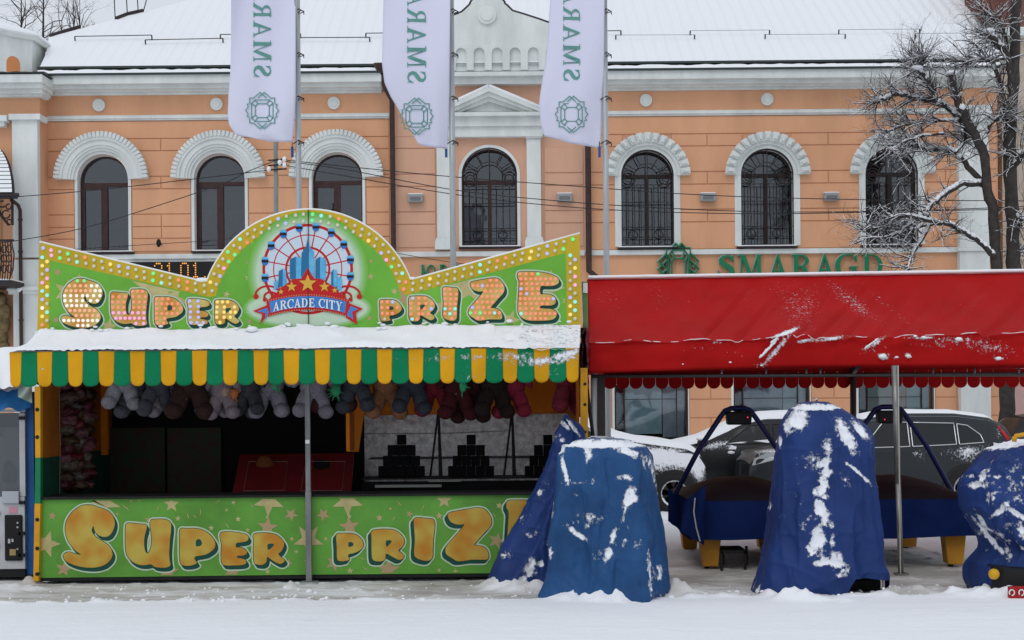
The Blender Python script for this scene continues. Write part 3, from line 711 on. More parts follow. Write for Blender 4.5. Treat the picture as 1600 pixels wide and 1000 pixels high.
for x0, y0, x1, y1 in GR:
    b = B(); a, c = on_roof(x0, y0, .11), on_roof(x1, y1, .11)
    rr = .012 if x0 < 900 else .005
    b.tube([a, c], rr, 5)
    for p in (a, c): b.tube([p, p - RN * .1 + Vector((0, -.03, -.02))], .018, 4)
    b.build('snow_guard', DARKM, bld)
# conductor wires posts on the ridge
b = B()
for x, y0 in ((180, 30), (199, 22), (216, 19), (224, 18)): b.tube([on_roof(x, y0), M(x - 2 if x < 220 else 232, -12, on_roof(x, y0).y)], .014, 4)
b.build('roof_antenna', DARKM, bld)
# rear / side masses so that the building is solid
a = D(66, 120, YB + .9); c = D(1560, 760, YB + .9); B().box(a.x, c.x, YB + .9, YB + 12, -.2, RZ0 - .06).build('building_core', PEACH, bld)

# ================================================================== LEFT WING, RIGHT NEIGHBOUR, FAR TREES
YW = YB - .6
wing = thing('corner_pavilion', 'left corner pavilion with white turret, snowy iron porch roof and balcony', 'building', (-12.6, YW, 0))
def wr(b, x0, x1, y0, y1, p0, p1=None):
    Yf = YW - p0; a = D(x0, y1, Yf); c = D(x1, y0, Yf); b.box(a.x, c.x, Yf, YW + .3 if p1 is None else YW - p1, a.z, c.z); return b
B().box(D(-160, 0, YW).x, D(66, 0, YW).x, YW, YW + 8, -.2, D(0, 112, YW).z).build('wall', PEACH, wing)
wr(B(), 22, 62, 178, 396, .18).build('pilaster', TRIM, wing, bevel=.015); wr(B(), 17, 66, 171, 180, .26).build('capital', TRIM, wing)
wr(B(), 22, 62, 399, 740, .22).build('pilaster', TRIM, wing); b = B(); wr(b, 12, 68, 441, 447, .34); wr(b, 14, 66, 447, 453, .28); b.build('pilaster_base', TRIM, wing, bevel=.01)
b = B()
for y0, y1, p in ((109, 122, .62), (122.4, 131, .5), (131.4, 139, .34), (139.4, 144, .2)): wr(b, -160, 70, y0, y1, p)
b.build('cornice', TRIM, wing, bevel=.01)
b = B(); a = D(-160, 107, YW - .66); c = D(72, 105.5, YW - .66); b.box(a.x, c.x, YW - .66, YW + .4, a.z, c.z); b.build('gutter', GUTTER, wing)
b = B(); a = D(-160, 105.4, YW - .6); c = D(70, 99, YW - .6)
b.grid(lambda u, v: (a.x + (c.x - a.x) * u, YW - .62 + v * 1.2, a.z + (c.z - a.z) * math.sqrt(v) + .02 * noise.noise(Vector((u * 20, v * 3, 0)))), 60, 6); b.build('ledge_snow', SNOW, wing, smooth=True)
b = B(); wr(b, -160, 14, 173, 182, .3); wr(b, -160, 10, 182, 190, .22); b.build('string_course', TRIM, wing)
# turret: an eight-sided lantern with niches
tx = D(-8, 100, YW + 1.4); tz0 = D(0, 108, YW).z; tz1 = D(0, 43, YW).z
tur = B(); n = 8; rr = 1.28
tur.add([(tx.x + rr * math.cos(R(22.5 + 45 * k)), YW + 1.35 + rr * math.sin(R(22.5 + 45 * k)), z) for z in (tz0 - .1, tz1) for k in range(8)],
        [(k, (k + 1) % 8, 8 + (k + 1) % 8, 8 + k) for k in range(8)] + [tuple(range(8, 16))])
tt = tur.build('turret', TRIM, wing)
NI = mat('orange_niche', (.62, .25, .10), .8)
ap = rr * math.cos(R(22.5))
for mid in (-45, -90, -135):
    nx_, ny_ = math.cos(R(mid)), math.sin(R(mid)); tx_, ty_ = -ny_, nx_; zc_ = D(0, 84, YW).z; zl_ = tz0 - .05; hw_ = .17
    out2 = [(-hw_, zl_), (hw_, zl_)] + [(hw_ * math.cos(R(t)), zc_ + hw_ * math.sin(R(t))) for t in range(0, 181, 20)]
    b = B(); fr_ = [(tx.x + nx_ * (ap + .012) + tx_ * u_, YW + 1.35 + ny_ * (ap + .012) + ty_ * u_, z_) for u_, z_ in out2]; bk_ = [(x_ - nx_ * .1, y_ - ny_ * .1, z_) for x_, y_, z_ in fr_]; n2 = len(fr_)
    b.add(fr_ + bk_, [tuple(range(n2))] + [(i, i + n2, (i + 1) % n2 + n2, (i + 1) % n2) for i in range(n2)]); b.build('niche', NI, tt)
b = B()
for z0, z1, r0, r1 in ((tz1, tz1 + .08, rr + .1, rr + .16), (tz1 + .08, tz1 + .12, rr + .18, rr + .18)):
    b.add([(tx.x + (r0 if z == z0 else r1) * math.cos(R(22.5 + 45 * k)), YW + 1.35 + (r0 if z == z0 else r1) * math.sin(R(22.5 + 45 * k)), z) for z in (z0, z1) for k in range(8)],
          [(k, (k + 1) % 8, 8 + (k + 1) % 8, 8 + k) for k in range(8)] + [tuple(range(8, 16)), tuple(range(7, -1, -1))])
b.build('turret_cornice', TRIM, tt)
b = B(); b.add([(tx.x + r_ * math.cos(R(22.5 + 45 * k)), YW + 1.35 + r_ * math.sin(R(22.5 + 45 * k)), z) for z, r_ in ((tz1 + .125, rr + .17), (tz1 + .22, rr + .1), (tz1 + .62, .15)) for k in range(8)],
      [(j * 8 + k, j * 8 + (k + 1) % 8, j * 8 + 8 + (k + 1) % 8, j * 8 + 8 + k) for j in range(2) for k in range(8)] + [tuple(range(16, 24))])
b.build('turret_roof_snow', SNOW, tt)
# porch roof with snow on its ribs, brackets, balcony
pr = B()
def pf(u, v):                                 # curved metal hood sloping toward us
    x = -70 + u * (96 + 7 * 0); rr_ = math.sin(v * math.pi / 2)
    q = D(x if x < 0 else x - (1 - v) ** 2 * 22, 226 + 72 * v ** 1.3, YW - .15 - 1.3 * v ** .8); return (q.x, q.y, q.z)
pr.grid(pf, 30, 26); prm = pr.build('porch_roof', DARKM, wing, smooth=True)
for k in range(13):
    v0, v1 = (k + .06) / 13.2, (k + .88) / 13.2
    b = B(); b.grid(lambda u, v: tuple(Vector(pf(u * .965, v0 + (v1 - v0) * v)) + Vector((0, -.05, .03 + .02 * math.sin(v * math.pi)))), 24, 3); b.build('snow_strip', SNOW, prm, smooth=True)
b = B(); Yp = YW - 1.45; b.tube([D(-70, 299, Yp), D(32, 298, Yp)], .05, 6); b.tube([D(-70, 302, Yp), D(30, 302, Yp)], .03, 6); b.build('porch_fascia', DARKM, wing)
b = B()
def Q(x, y, Y=YW - 1.0): return D(x, y, Y)
b.tube([Q(22, 303), Q(22, 345)], .03, 5); b.tube([Q(-5, 303), Q(4, 330), Q(16, 345)], .03, 5)
for cx, cy, r0, t0, t1 in ((12, 328, 6, 0, 330), (17, 340, 4, 60, 400), (6, 312, 5, 30, 300), (16, 316, 4, 0, 300)):
    b.tube([Q(cx + r0 * math.cos(R(t)), cy + r0 * math.sin(R(t))) for t in range(t0, t1, 24)], .018, 5)
b.build('iron_bracket', DARKM, wing, smooth=True)
b = B(); b.box(D(-90, 0, YW - .02).x, D(5, 0, YW - .02).x, YW - .03, YW + .1, D(0, 505, YW).z, D(0, 300, YW).z); b.build('door_opening', mat('ochre_reveal', (.45, .26, .12), .8), wing)
b = B(); b.box(D(-90, 0, YW - .02).x, D(-6, 0, YW - .02).x, YW - .05, YW + .1, D(0, 505, YW).z, D(0, 305, YW).z); b.build('door', BLACK, wing)
b = B(); Yk = YW - 1.1; a = D(-90, 440, Yk); c = D(19, 431, Yk); b.box(a.x, c.x, Yk, YW, a.z, c.z); b.build('balcony_slab', DARKM, wing)
a = D(-90, 430.6, Yk); c = D(18.5, 428.5, Yk); B().box(a.x, c.x, Yk, YW, a.z, c.z).build('balcony_snow', SNOW, wing)
b = B()
b.tube([Q(-90, 369, Yk), Q(24, 369, Yk)], .03, 5)
for x in range(-30, 22, 4): b.tube([Q(x, 369, Yk), Q(x + 2, 400, Yk), Q(x - 1, 430, Yk)], .013, 4)
for x in (-12, -2, 8, 16):
    for cy in (382, 397, 413): b.tube([Q(x + 4 * math.cos(R(t)), cy + 6 * math.sin(R(t)), Yk) for t in range(0, 361, 40)], .014, 4)
b.tube([Q(20, 370, Yk), Q(24, 390, Yk), Q(22, 415, Yk), Q(16, 430, Yk)], .016, 5)
b.build('balcony_railing', DARKM, wing)
b = B(); b.tube([Q(20, 305, YW - .5), Q(31, 314, YW - .3), Q(34, 322, YW - .28), Q(34, 740, YW - .28)], .045, 8); dp = b.build('downpipe', BROWNP, wing, smooth=True)
for y in (335, 385, 440, 492, 560): b = B(); b.tube([Q(34, y, YW - .28), Q(34, y + 3, YW - .28)], .06, 8); b.build('pipe_clip', BROWNP, dp)
b = B(); b.tube([Q(30, 448, YW - .4), Q(34, 442, YW - .42)], .05, 6); b.build('snow_clot', SNOW, dp)
GOLDF = mat('dark_gold_statuary', (.20, .15, .07), .5, metal=.4, var=.6, vscale=6)
b = B()                                      # dark ornament on the wall below the balcony
for x, y, r0 in ((2, 462, .16), (6, 480, .2), (3, 500, .22), (1, 520, .2), (8, 535, .12)): b.ball(D(x, y, YW - .2), (r0, .15, r0 * 1.2), 10, 7)
b.build('relief_ornament', GOLDF, wing, smooth=True)

CREAM = mat('cream_render', (.55, .47, .38), .85, var=.12, vscale=1.0); PINKG = mat('pinkish_plinth_render', (.58, .38, .36), .85, var=.1)
nb = thing('cream_neighbour_house', 'cream rendered house with rusty brown roof behind the tree at the right', 'building', (14, 36, 0))
YN = 36.0; B().box(D(1569, 0, YN).x, D(2100, 0, YN).x, YN, YN + 9, D(0, 590, YN).z, D(0, 62, YN).z).build('wall', CREAM, nb)
B().box(D(1571, 0, YN).x, D(2100, 0, YN).x, YN - .05, YN + 9, -.2, D(0, 590, YN).z - .01).build('plinth', PINKG, nb)
B().box(D(1552, 0, YN).x, D(1583, 0, YN).x, YN + .6, YN + 2, D(0, 120, YN).z, D(0, -90, YN).z).build('chimney', mat('brown_brick', (.20, .08, .06), .85, var=.3, vscale=6), nb)
b = B(); a = D(1566, 61.9, YN - .3); c = D(2100, 50, YN - .3); b.box(a.x, c.x, YN - .3, YN + 1, a.z, c.z); b.build('cornice', TRIM, nb)
b = B(); a = D(1566, 49, YN - .3); c = D(2100, -60, YN + 3); b.poly([(a.x, YN - .3, a.z), (c.x, YN - .3, a.z), (c.x, YN + 3, c.z), (a.x, YN + 3, c.z)]); b.build('roof', mat('rusty_roof', (.16, .07, .055), .8), nb)

BARK = mat('wet_bark', (.058, .050, .046), .85, bump=.6, bscale=30, var=.4, vscale=9)
def twigs(rnd, p, d, ln, r, depth, bw, bs, snow=True, n_=4):
    pts = [Vector(p)]; rs = [r]
    bend = Vector((rnd.gauss(0, .22), rnd.gauss(0, .18), rnd.gauss(0, .24)))
    for k in range(5):
        d = (d + bend + Vector((rnd.gauss(0, .16), rnd.gauss(0, .15), rnd.gauss(.02, .16)))).normalized()
        pts.append(pts[-1] + d * ln / 5); rs.append(r * (1 - .15 * (k + 1)))
    bw.tube(pts, rs, n_, cap=False)
    if snow and bs is not None and r > .0035:
        for a, c, ra in zip(pts[:-1], pts[1:], rs):
            if abs((c - a).normalized().z) < .9 and rnd.random() < .85:
                up = Vector((0, 0, ra * .8 + .003)); bs.tube([a + up, (a + c) / 2 + up * 1.35, c + up], [ra * .5, ra * .85 + .002, ra * .5], 4, cap=False)
    if depth > 0:
        for k in range(rnd.choice((2, 3, 3, 4))):
            i = rnd.randint(1, 5); dd_ = (pts[i] - pts[i - 1]).normalized(); d2 = (dd_ + Vector((rnd.gauss(0, .5), rnd.gauss(0, .4), rnd.gauss(.05, .5)))).normalized()
            twigs(rnd, pts[i], d2, ln * rnd.uniform(.5, .75), rs[i] * .62, depth - 1, bw, bs, snow, n_)
rnd = random.Random(5)
for x, y, h, r0, lab in ((30, 45, 60, .10, 'thin bare tree behind the turret, nearest the left edge'), (62, 52, 70, .13, 'bare forked tree just right of the turret'), (110, 50, 46, .07, 'low scrubby bare tree behind the roof slope'),
                         (128, 45, 60, .05, 'slim upright bare tree rising behind the roof slope'), (90, 55, 30, .08, 'bushy bare sapling low behind the roof slope')):
    Y = 62 + rnd.uniform(-3, 3); base = D(x, HY, Y); ft = thing('bare_tree', lab, 'tree', (base.x, Y, 0), 'bare trees far behind the roof')
    top = D(x + rnd.uniform(0, 12), y - h, Y); b = B(); mid = base.lerp(top, .6); b.tube([Vector((base.x, Y, 0)), mid, top], [r0 * 1.6, r0, r0 * .2], 6)
    b.build('trunk', BARK, ft)
    b = B()
    for k in range(26):
        t = rnd.uniform(.72, 1.0); p = Vector((base.x, Y, 0)).lerp(top, t)
        twigs(rnd, p, Vector((rnd.uniform(-1, 1), rnd.uniform(-.5, .5), rnd.uniform(.4, 1.2))), rnd.uniform(.8, 1.8), .035 * (1.2 - t * .5), 2, b, None, False, 3)
    tag(b.build('twigs', BARK, ft), kind='stuff')

# ================================================================== SIGNS ON THE FACADE
GREEN = mat('emerald_sign_face', (.012, .19, .085), .4); GREENEDGE = mat('pale_sign_edge', (.42, .50, .46), .6)
def sign_glyph(ch, x, y, w_, h_, Yf, parent, m, dep=.06, back=True):
    gw, pl = glyph(ch); b = B()
    for i, pg in enumerate(pl):
        pts = [(D(x + u * w_ / gw, 0, YB).x, D(0, y - v * h_, YB).z) for u, v in pg]
        b.prism(pts, Yf - dep - .0015 * i, Yf)
    o = b.build('letter', m, parent)
    if back:
        b = B()
        for i, pg in enumerate(pl):
            pts = [(D(x + u * w_ / gw - 1.0, 0, YB).x, D(0, y - v * h_ - 1.0, YB).z) for u, v in pg]
            b.prism(pts, Yf - .002 * (i + 1), Yf + .03)
        b.build('letter_edge', GREENEDGE, o)
    return o
ss = thing('shop_sign', 'green raised letters SMARAGD on the peach wall above the red canopy', 'sign', tuple(D(1250, 440, YB - .1)))
for ch, x, wd in (('S', 1120, 29), ('M', 1152, 39), ('A', 1199, 31), ('R', 1236, 31), ('A', 1272, 31), ('G', 1303, 37), ('D', 1346, 34)):
    sign_glyph(ch, x + 1.5, 438.5, wd, 36, YB - .08, ss, GREEN)
se = thing('emblem_sign', 'green cut-gem emblem mounted on the wall left of the shop letters', 'sign', tuple(D(1059, 440, YB - .1)))
b = B(); be = B()
for i, l in enumerate(gem_sign_lines()):
    for j, pg in enumerate(strip_polys(l, .022)):
        k = i * 9 + j
        b.prism([(D(1061 + u * 37, 0, YB).x, D(0, 428 - v * 41, YB).z) for u, v in pg], YB - .13 - .0007 * k, YB - .07)
        be.prism([(D(1060 + u * 37, 0, YB).x, D(0, 427 - v * 41, YB).z) for u, v in pg], YB - .07 - .0004 * k, YB - .04)
b.build('gem_outline', GREEN, se); be.build('gem_outline_edge', GREENEDGE, se)
s2 = thing('jeweller_sign', 'green cyrillic letters partly hidden behind the prize stall board', 'sign', tuple(D(690, 430, YB - .1)))
for ch, x, wd in (('Ю', 658, 25), ('В', 687, 15), ('Е', 706, 15)):
    sign_glyph('E' if ch == 'Е' else ch, x + 1, 436, wd, 23, YB - .05, s2, GREEN)
led = thing('led_display', 'black electronic board showing the date 31.01. in amber dots', 'display', tuple(D(265, 440, YB - .2)))
rect(B(), 208, 342, 405.5, 433, YB - .2, YB + .0).build('case', BLACK, led)
AMB = mat('amber_led', (.3, .1, .01), .4, emit=(1.0, .42, .06), estr=1.1)
FONT = {'3': ['01110', '10001', '00001', '00110', '00001', '10001', '01110'], '1': ['00100', '01100', '00100', '00100', '00100', '00100', '01110'],
        '0': ['01110', '10001', '10001', '10001', '10001', '10001', '01110'], '.': ['000', '000', '000', '000', '000', '000', '010']}
x = 243.5; p3 = 2.75
for ch in '31.01.':
    b = B(); rowsF = FONT[ch]
    for j, rw in enumerate(rowsF):
        for i, c in enumerate(rw):
            if c == '1': q = D(x + i * p3, 407 + j * 3.55, YB - .205); b.ball(q, (.017, .008, .019), 6, 4)
    b.build('digit' if ch != '.' else 'dot', AMB, led)
    x += (6.3 * p3 if ch != '.' else 1.2 * p3 + 3)
b = B(); q = D(250, 375, YB - .3); b.ball(q, (.06, .06, .1), 8, 6); b.tube([q, (q.x, YB, q.z)], .02, 4)
tag(b.build('security_camera', BLACK), 'small dark security camera on the string course between the two left windows', 'camera')

# ================================================================== STREET POLE, FLAGS, CABLES
b = B(); q0 = D(434, 620, 30); b.tube([(q0.x, 30, 0), (q0.x, 30, D(0, 219, 30).z)], [.07, .045], 8)
up_ = thing('utility_pole', 'slim grey-green pole with insulators between second and third windows', 'pole', (q0.x, 30, 0))
b.build('pole', mat('grey_green_pole', (.25, .28, .26), .5, var=.2), up_)
b = B()
for y in (248, 256, 263): b.tube([(q0.x - .15, 29.95, D(0, y, 30).z), (q0.x + .25, 29.9, D(0, y - 1, 30).z)], .018, 5)
b.build('crossarm', DARKM, up_)
for dx, y in ((-.13, 262), (.1, 252), (.2, 247), (.2, 256)):
    b = B(); z = D(0, y, 30).z; b.ball((q0.x + dx, 29.9, z), (.045, .045, .06), 8, 6); b.build('insulator', SNOW, up_, smooth=True)
WI = mat('black_cable', (.02, .02, .022), .5)
cab = [([(443, 250), (560, 262), (705, 276), (900, 291), (1105, 305), (1350, 312), (1620, 314)], 'uppermost cable crossing the facade to the right of the pole'),
       ([(443, 252), (540, 265), (705, 296), (850, 312), (1000, 323), (1200, 331), (1420, 329), (1620, 322)], 'middle cable sagging across the right-hand windows'),
       ([(443, 258), (540, 275), (705, 303), (850, 320), (1000, 330), (1200, 334), (1420, 330), (1620, 326)], 'lowest cable sagging across the right-hand windows'),
       ([(440, 263), (385, 270), (300, 280), (160, 296), (32, 307), (-30, 312)], 'upper cable running left from the pole past two windows'),
       ([(440, 248), (420, 255), (385, 269), (340, 290), (200, 336), (110, 361), (0, 380), (-30, 384)], 'steeper cable dropping left across the first window'),
       ([(617, 395), (700, 409), (800, 421)], 'thin wire hanging on the wall below the centre window'),
       ([(-20, 396), (60, 393), (200, 384), (330, 376)], 'thin low wire strung along the wall under the first two windows'),
       ([(1020, 636), (1060, 600), (1105, 625), (1200, 640)], None)]
for pts, lab in cab[:7]:
    Yc = 30 if 'pole' in lab or 'cable' in lab else YB - .2
    b = B(); P3 = [M(x, y, Yc) for x, y in pts]; fine = []
    for i in range(len(P3) - 1):
        p0, p1, p2, p3_ = P3[max(i - 1, 0)], P3[i], P3[i + 1], P3[min(i + 2, len(P3) - 1)]
        for k in range(5):
            t = k / 5; fine.append(0.5 * ((2 * p1) + (p2 - p0) * t + (2 * p0 - 5 * p1 + 4 * p2 - p3_) * t * t + (3 * p1 - p0 - 3 * p2 + p3_) * t ** 3))
    fine.append(P3[-1]); b.tube(fine, .009 if Yc == 30 else .007, 4)
    tag(b.build('cable', WI), lab, 'cable', 'cables along the facade')
YF = 21.5; FS = F / YF
FLAGM = mat('pale_lilac_flag_cloth', (.72, .73, .88), .8, bump=.1, bscale=200)
PRINT = mat('sage_green_print', (.13, .33, .29), .8); ROPEB = mat('blue_flag_weight', (.03, .10, .30), .5)
flags = [
    dict(pole=469.5, left=[(-30, 362), (0, 361), (60, 361), (110, 360), (150, 357), (180, 356), (195, 358), (210, 368), (222, 400)], right=[(-30, 462), (60, 462), (150, 462), (200, 459), (222, 457)], bot=[(368, 212), (400, 221), (457, 222)],
         txt=(410, 122, 27.5), lab='leftmost of the three tall white flags, with a straight left edge'),
    dict(pole=710, left=[(-30, 600), (0, 599), (60, 598), (100, 597), (130, 601), (150, 610), (180, 628), (205, 643), (228, 655)], right=[(-30, 704), (60, 703), (150, 702), (200, 700), (233, 699)], bot=[(645, 226), (660, 229), (700, 233)],
         txt=(651, 131, 29), lab='middle of the three tall white flags, lower left corner folded in'),
    dict(pole=949.5, left=[(-30, 861), (0, 860), (50, 857), (100, 852), (140, 845), (165, 842), (195, 845), (213, 850), (219, 860)], right=[(-30, 945), (60, 944), (130, 943), (200, 940), (233, 938)], bot=[(850, 213), (880, 223), (938, 232)],
         txt=(893, 128, 26), lab='rightmost of the three tall white flags, narrowed with a bulging left edge')]
def lerp1(tab, y):
    for (a, xa), (c, xc) in zip(tab[:-1], tab[1:]):
        if y <= c: return xa + (xc - xa) * max(0, (y - a)) / (c - a)
    return tab[-1][1]
for fi, fl in enumerate(flags):
    px = fl['pole']; q = M(px, 620, YF)
    fp = thing('flagpole', ['silver flagpole beside the leftmost flag', 'silver flagpole beside the middle flag', 'silver flagpole beside the rightmost flag'][fi], 'flagpole', (q.x, YF, 0), 'flagpoles behind the stalls')
    b = B(); b.tube([(q.x, YF, 0), (q.x, YF, 8.6)], .045, 14); b.build('mast', GREYPOLE, fp, smooth=True)
    fo = thing('flag', fl['lab'], 'flag', tuple(M(px - 8, 228, YF)), 'white flags with green lettering')
    def fsurf(u, y, fl=fl, fi=fi):
        xl, xr = lerp1(fl['left'], y), lerp1(fl['right'], y); x = xl + (xr - xl) * u
        dep = .10 * math.sin(u * 3.0 + fi + y * .01) + .035 * math.sin(u * 9 + y * .02 + fi) + .25 * (1 - u) * (fi * .4)
        p = M(x, y, YF + dep - .05); return p
    def ybot(u, fl=fl):
        xl = fl['bot'][0][0]; xr = fl['bot'][-1][0]; x = xl + (xr - xl) * u
        t = [(a, c) for a, c in fl['bot']]; return lerp1(t, x)
    b = B(); b.grid(lambda u, v: tuple(fsurf(u, -40 + (ybot(u) + 40) * v)), 28, 60)
    cl = b.build('cloth', FLAGM, fo, smooth=True); sm = cl.modifiers.new('s', 'SOLIDIFY'); sm.thickness = .004
    # lettering: print seen from the back, reading upward
    tx, ty, hh = fl['txt']; y = ty - 1
    def place(u_px, v_px):                    # photo pixel -> point just in front of the cloth
        xl, xr = lerp1(fl['left'], v_px), lerp1(fl['right'], v_px); u = (u_px - xl) / (xr - xl)
        return fsurf(u, v_px) + Vector((0, -.012, 0))
    for li, ch in enumerate('SMARAGD'):
        gw, pl = glyph(ch); sc = 30.0; adv = {'S': 24, 'M': 38, 'A': 31, 'R': 27, 'G': 34, 'D': 32}[ch]; gh = hh
        wpx = adv - 4; b = B()
        for k, pg in enumerate(pl):
            pp = []
            for i in range(len(pg)):
                a, c = Vector(pg[i]), Vector(pg[(i + 1) % len(pg)]); pp.append(tuple(a))
                if (a - c).length > .25: pp.append(tuple((a + c) / 2))
            b.poly([tuple(place(tx - gh / 2 + v * gh, y - u * wpx / gw) + Vector((0, -.0015 * k, 0))) for u, v in pp])
        if y > -35: b.build('printed_letter', PRINT, fo)
        y -= adv
    b = B(); gy = ty + 51; n = 0
    for l in gem_lines():
        for pg in strip_polys(l, .028):
            n += 1; b.poly([tuple(place(tx + u * 27, gy - v * 27) + Vector((0, -.0003 * n, 0))) for u, v in pg])
    b.build('printed_gem', PRINT, fo)
    for y in (16, 84, 152, 221):              # cord loops round the mast, blue weight at the end
        p = M(px - 9, y + 2, YF - .02); c = M(px, y, YF); b = B()
        pts = [Vector((c.x + .055 * math.cos(t), YF + .055 * math.sin(t), c.z - .02 - .03 * (math.cos(t) < 0))) for t in [R(k) for k in range(0, 361, 40)]]
        b.tube(pts, .007, 5, cap=False); b.tube([p + Vector((-.02, 0, -.02)), p, c + Vector((-.02, -.05, .01)), c + Vector((.05, -.04, -.03)), c + Vector((.055, -.02, -.07))], .008, 5); b.build('cord_loop', BLACK, fo)
    p = M(px - 13, 221, YF); b = B(); b.tube([p, p + Vector((0, 0, -.08))], .006, 4); b.build('weight_cord', BLACK, fo)
    b = B(); b.tube([p + Vector((0, 0, -.08)), p + Vector((0, 0, -.24))], .02, 8); b.build('weight', ROPEB, fo)

# ================================================================== THE SNOWY TREE ON THE RIGHT
YT = 29.3; q = M(1574, 655, YT)
tree = thing('snowy_street_tree', 'pollarded leafless street tree with snow on every branch, at the right', 'tree', (q.x, YT, 0))
rnd = random.Random(11)
LIMBS = [  # (points, r0, r1, depth drift)
    ([(1575, 700), (1573, 640), (1578, 520), (1583, 430), (1582, 350), (1577, 250), (1582, 150), (1586, 60), (1590, -40)], .17, .10, 0),
    ([(1578, 470), (1556, 422), (1553, 343), (1543, 299), (1537, 246), (1528, 220), (1508, 185), (1495, 154), (1487, 118)], .12, .07, -.3),
    ([(1478, 166), (1463, 154), (1450, 127), (1433, 110)], .05, .06, -.2), ([(1436, 112), (1444, 95)], .03, .02, -.2),
    ([(1540, 290), (1525, 286), (1499, 290), (1475, 304), (1455, 321), (1448, 339)], .06, .045, -.6),
    ([(1560, 408), (1552, 400), (1530, 378), (1503, 361), (1481, 352), (1459, 348), (1424, 339), (1393, 341)], .065, .03, -.8),
    ([(1532, 282), (1512, 260), (1494, 238), (1468, 235), (1442, 231), (1420, 226)], .06, .045, .4), ([(1494, 238), (1508, 220), (1512, 212)], .03, .02, .3),
    ([(1530, 222), (1500, 188), (1477, 166), (1455, 158), (1424, 152), (1405, 146), (1389, 152), (1372, 160)], .06, .045, .5),
    ([(1583, 160), (1575, 92), (1560, 70), (1545, 52)], .07, .055, -.3), ([(1584, 215), (1570, 160), (1556, 110), (1540, 92), (1520, 97), (1512, 100)], .05, .03, .4),
    ([(1578, 265), (1595, 245), (1625, 220)], .07, .06, -.4), ([(1542, 208), (1552, 189), (1569, 185), (1574, 180)], .035, .045, -.2),
    ([(1500, 188), (1460, 190), (1415, 195), (1385, 205)], .035, .015, .2), ([(1475, 210), (1430, 215), (1395, 232)], .03, .012, -.5),
    ([(1455, 345), (1440, 375), (1425, 400), (1420, 420)], .04, .015, -.7), ([(1460, 350), (1420, 360), (1380, 370), (1355, 372)], .03, .012, -.8),
    ([(1424, 339), (1400, 352), (1370, 355), (1350, 362)], .02, .01, -.8), ([(1585, 100), (1565, 40), (1540, 20)], .035, .015, -.2),
    ([(1583, 400), (1600, 390), (1640, 400)], .04, .03, .3), ([(1580, 330), (1600, 345), (1640, 340)], .05, .04, -.3)]
bs = B(); bt = B(); bl_list = []
for li, (pts, r0, r1, dr) in enumerate(LIMBS):
    n = len(pts); P3 = [M(x, y, YT + dr * i / max(n - 1, 1)) for i, (x, y) in enumerate(pts)]
    fine = []; 
    for i in range(n - 1):
        p0, p1, p2, p3_ = P3[max(i - 1, 0)], P3[i], P3[i + 1], P3[min(i + 2, n - 1)]
        for k in range(4):
            t = k / 4; v = 0.5 * ((2 * p1) + (p2 - p0) * t + (2 * p0 - 5 * p1 + 4 * p2 - p3_) * t * t + (3 * p1 - p0 - 3 * p2 + p3_) * t ** 3)
            fine.append(v + Vector((rnd.gauss(0, .012), rnd.gauss(0, .012), rnd.gauss(0, .012))))
    fine.append(P3[-1]); m_ = len(fine); rs = [(r0 + (r1 - r0) * i / (m_ - 1)) * rnd.uniform(.92, 1.1) for i in range(m_)]
    if li == 0: fine[0].z = 0; rs[0] *= 1.3
    b = B(); b.tube(fine, rs, 9); b.build('trunk' if li < 2 else 'limb', BARK, tree, smooth=True)
    for i in range(m_ - 1):
        a, c = fine[i], fine[i + 1]; d = (c - a).normalized()
        if abs(d.z) < (.9 if rs[i] < .06 else .72) and rnd.random() < .9:
            up = Vector((-.25 * abs(d.z) * rs[i] * 2, -.3 * rs[i], rs[i] * .8)); bs.tube([a + up * .9, (a + c) / 2 + up * 1.15, c + up * .9], [rs[i] * .75, rs[i] * 1.0, rs[i] * .75], 6)
        elif li < 2 and rnd.random() < .0:
            up = Vector((-rs[i] * .75, -rs[i] * .55, 0)); bs.tube([a + up, (a + c) / 2 + up, c + up], [rs[i] * .1, rs[i] * .28, rs[i] * .1], 5)
    nt_ = 14 if li == 0 else (34 if li in (1,) else (16 + n * 2 if li in (4, 5, 15, 16, 17) else 26 + n * 4))
    for k in range(nt_):
        i = rnd.randint(m_ // 4 if li > 1 else m_ // 2, m_ - 1); p = fine[i]; ax = (fine[min(i + 1, m_ - 1)] - fine[max(i - 1, 0)]).normalized()
        d = (ax * rnd.uniform(.3, 1.1) + Vector((rnd.gauss(-.35, .45), rnd.gauss(0, .4), rnd.gauss(.15, .5)))).normalized()
        twigs(rnd, p, d, rnd.uniform(.35, .85), rnd.uniform(.008, .018), 2 if rnd.random() < .8 else 3, bt, bs)
for px_, py_ in ((1433, 108), (1487, 116), (1545, 50)):
    bs.ball(M(px_, py_, YT - .3) + Vector((0, 0, .03)), (.13, .1, .05), 9, 6)
tag(bt.build('twigs', BARK, tree), kind='stuff'); tag(bs.build('branch_snow', SNOW, tree, smooth=True), kind='stuff')

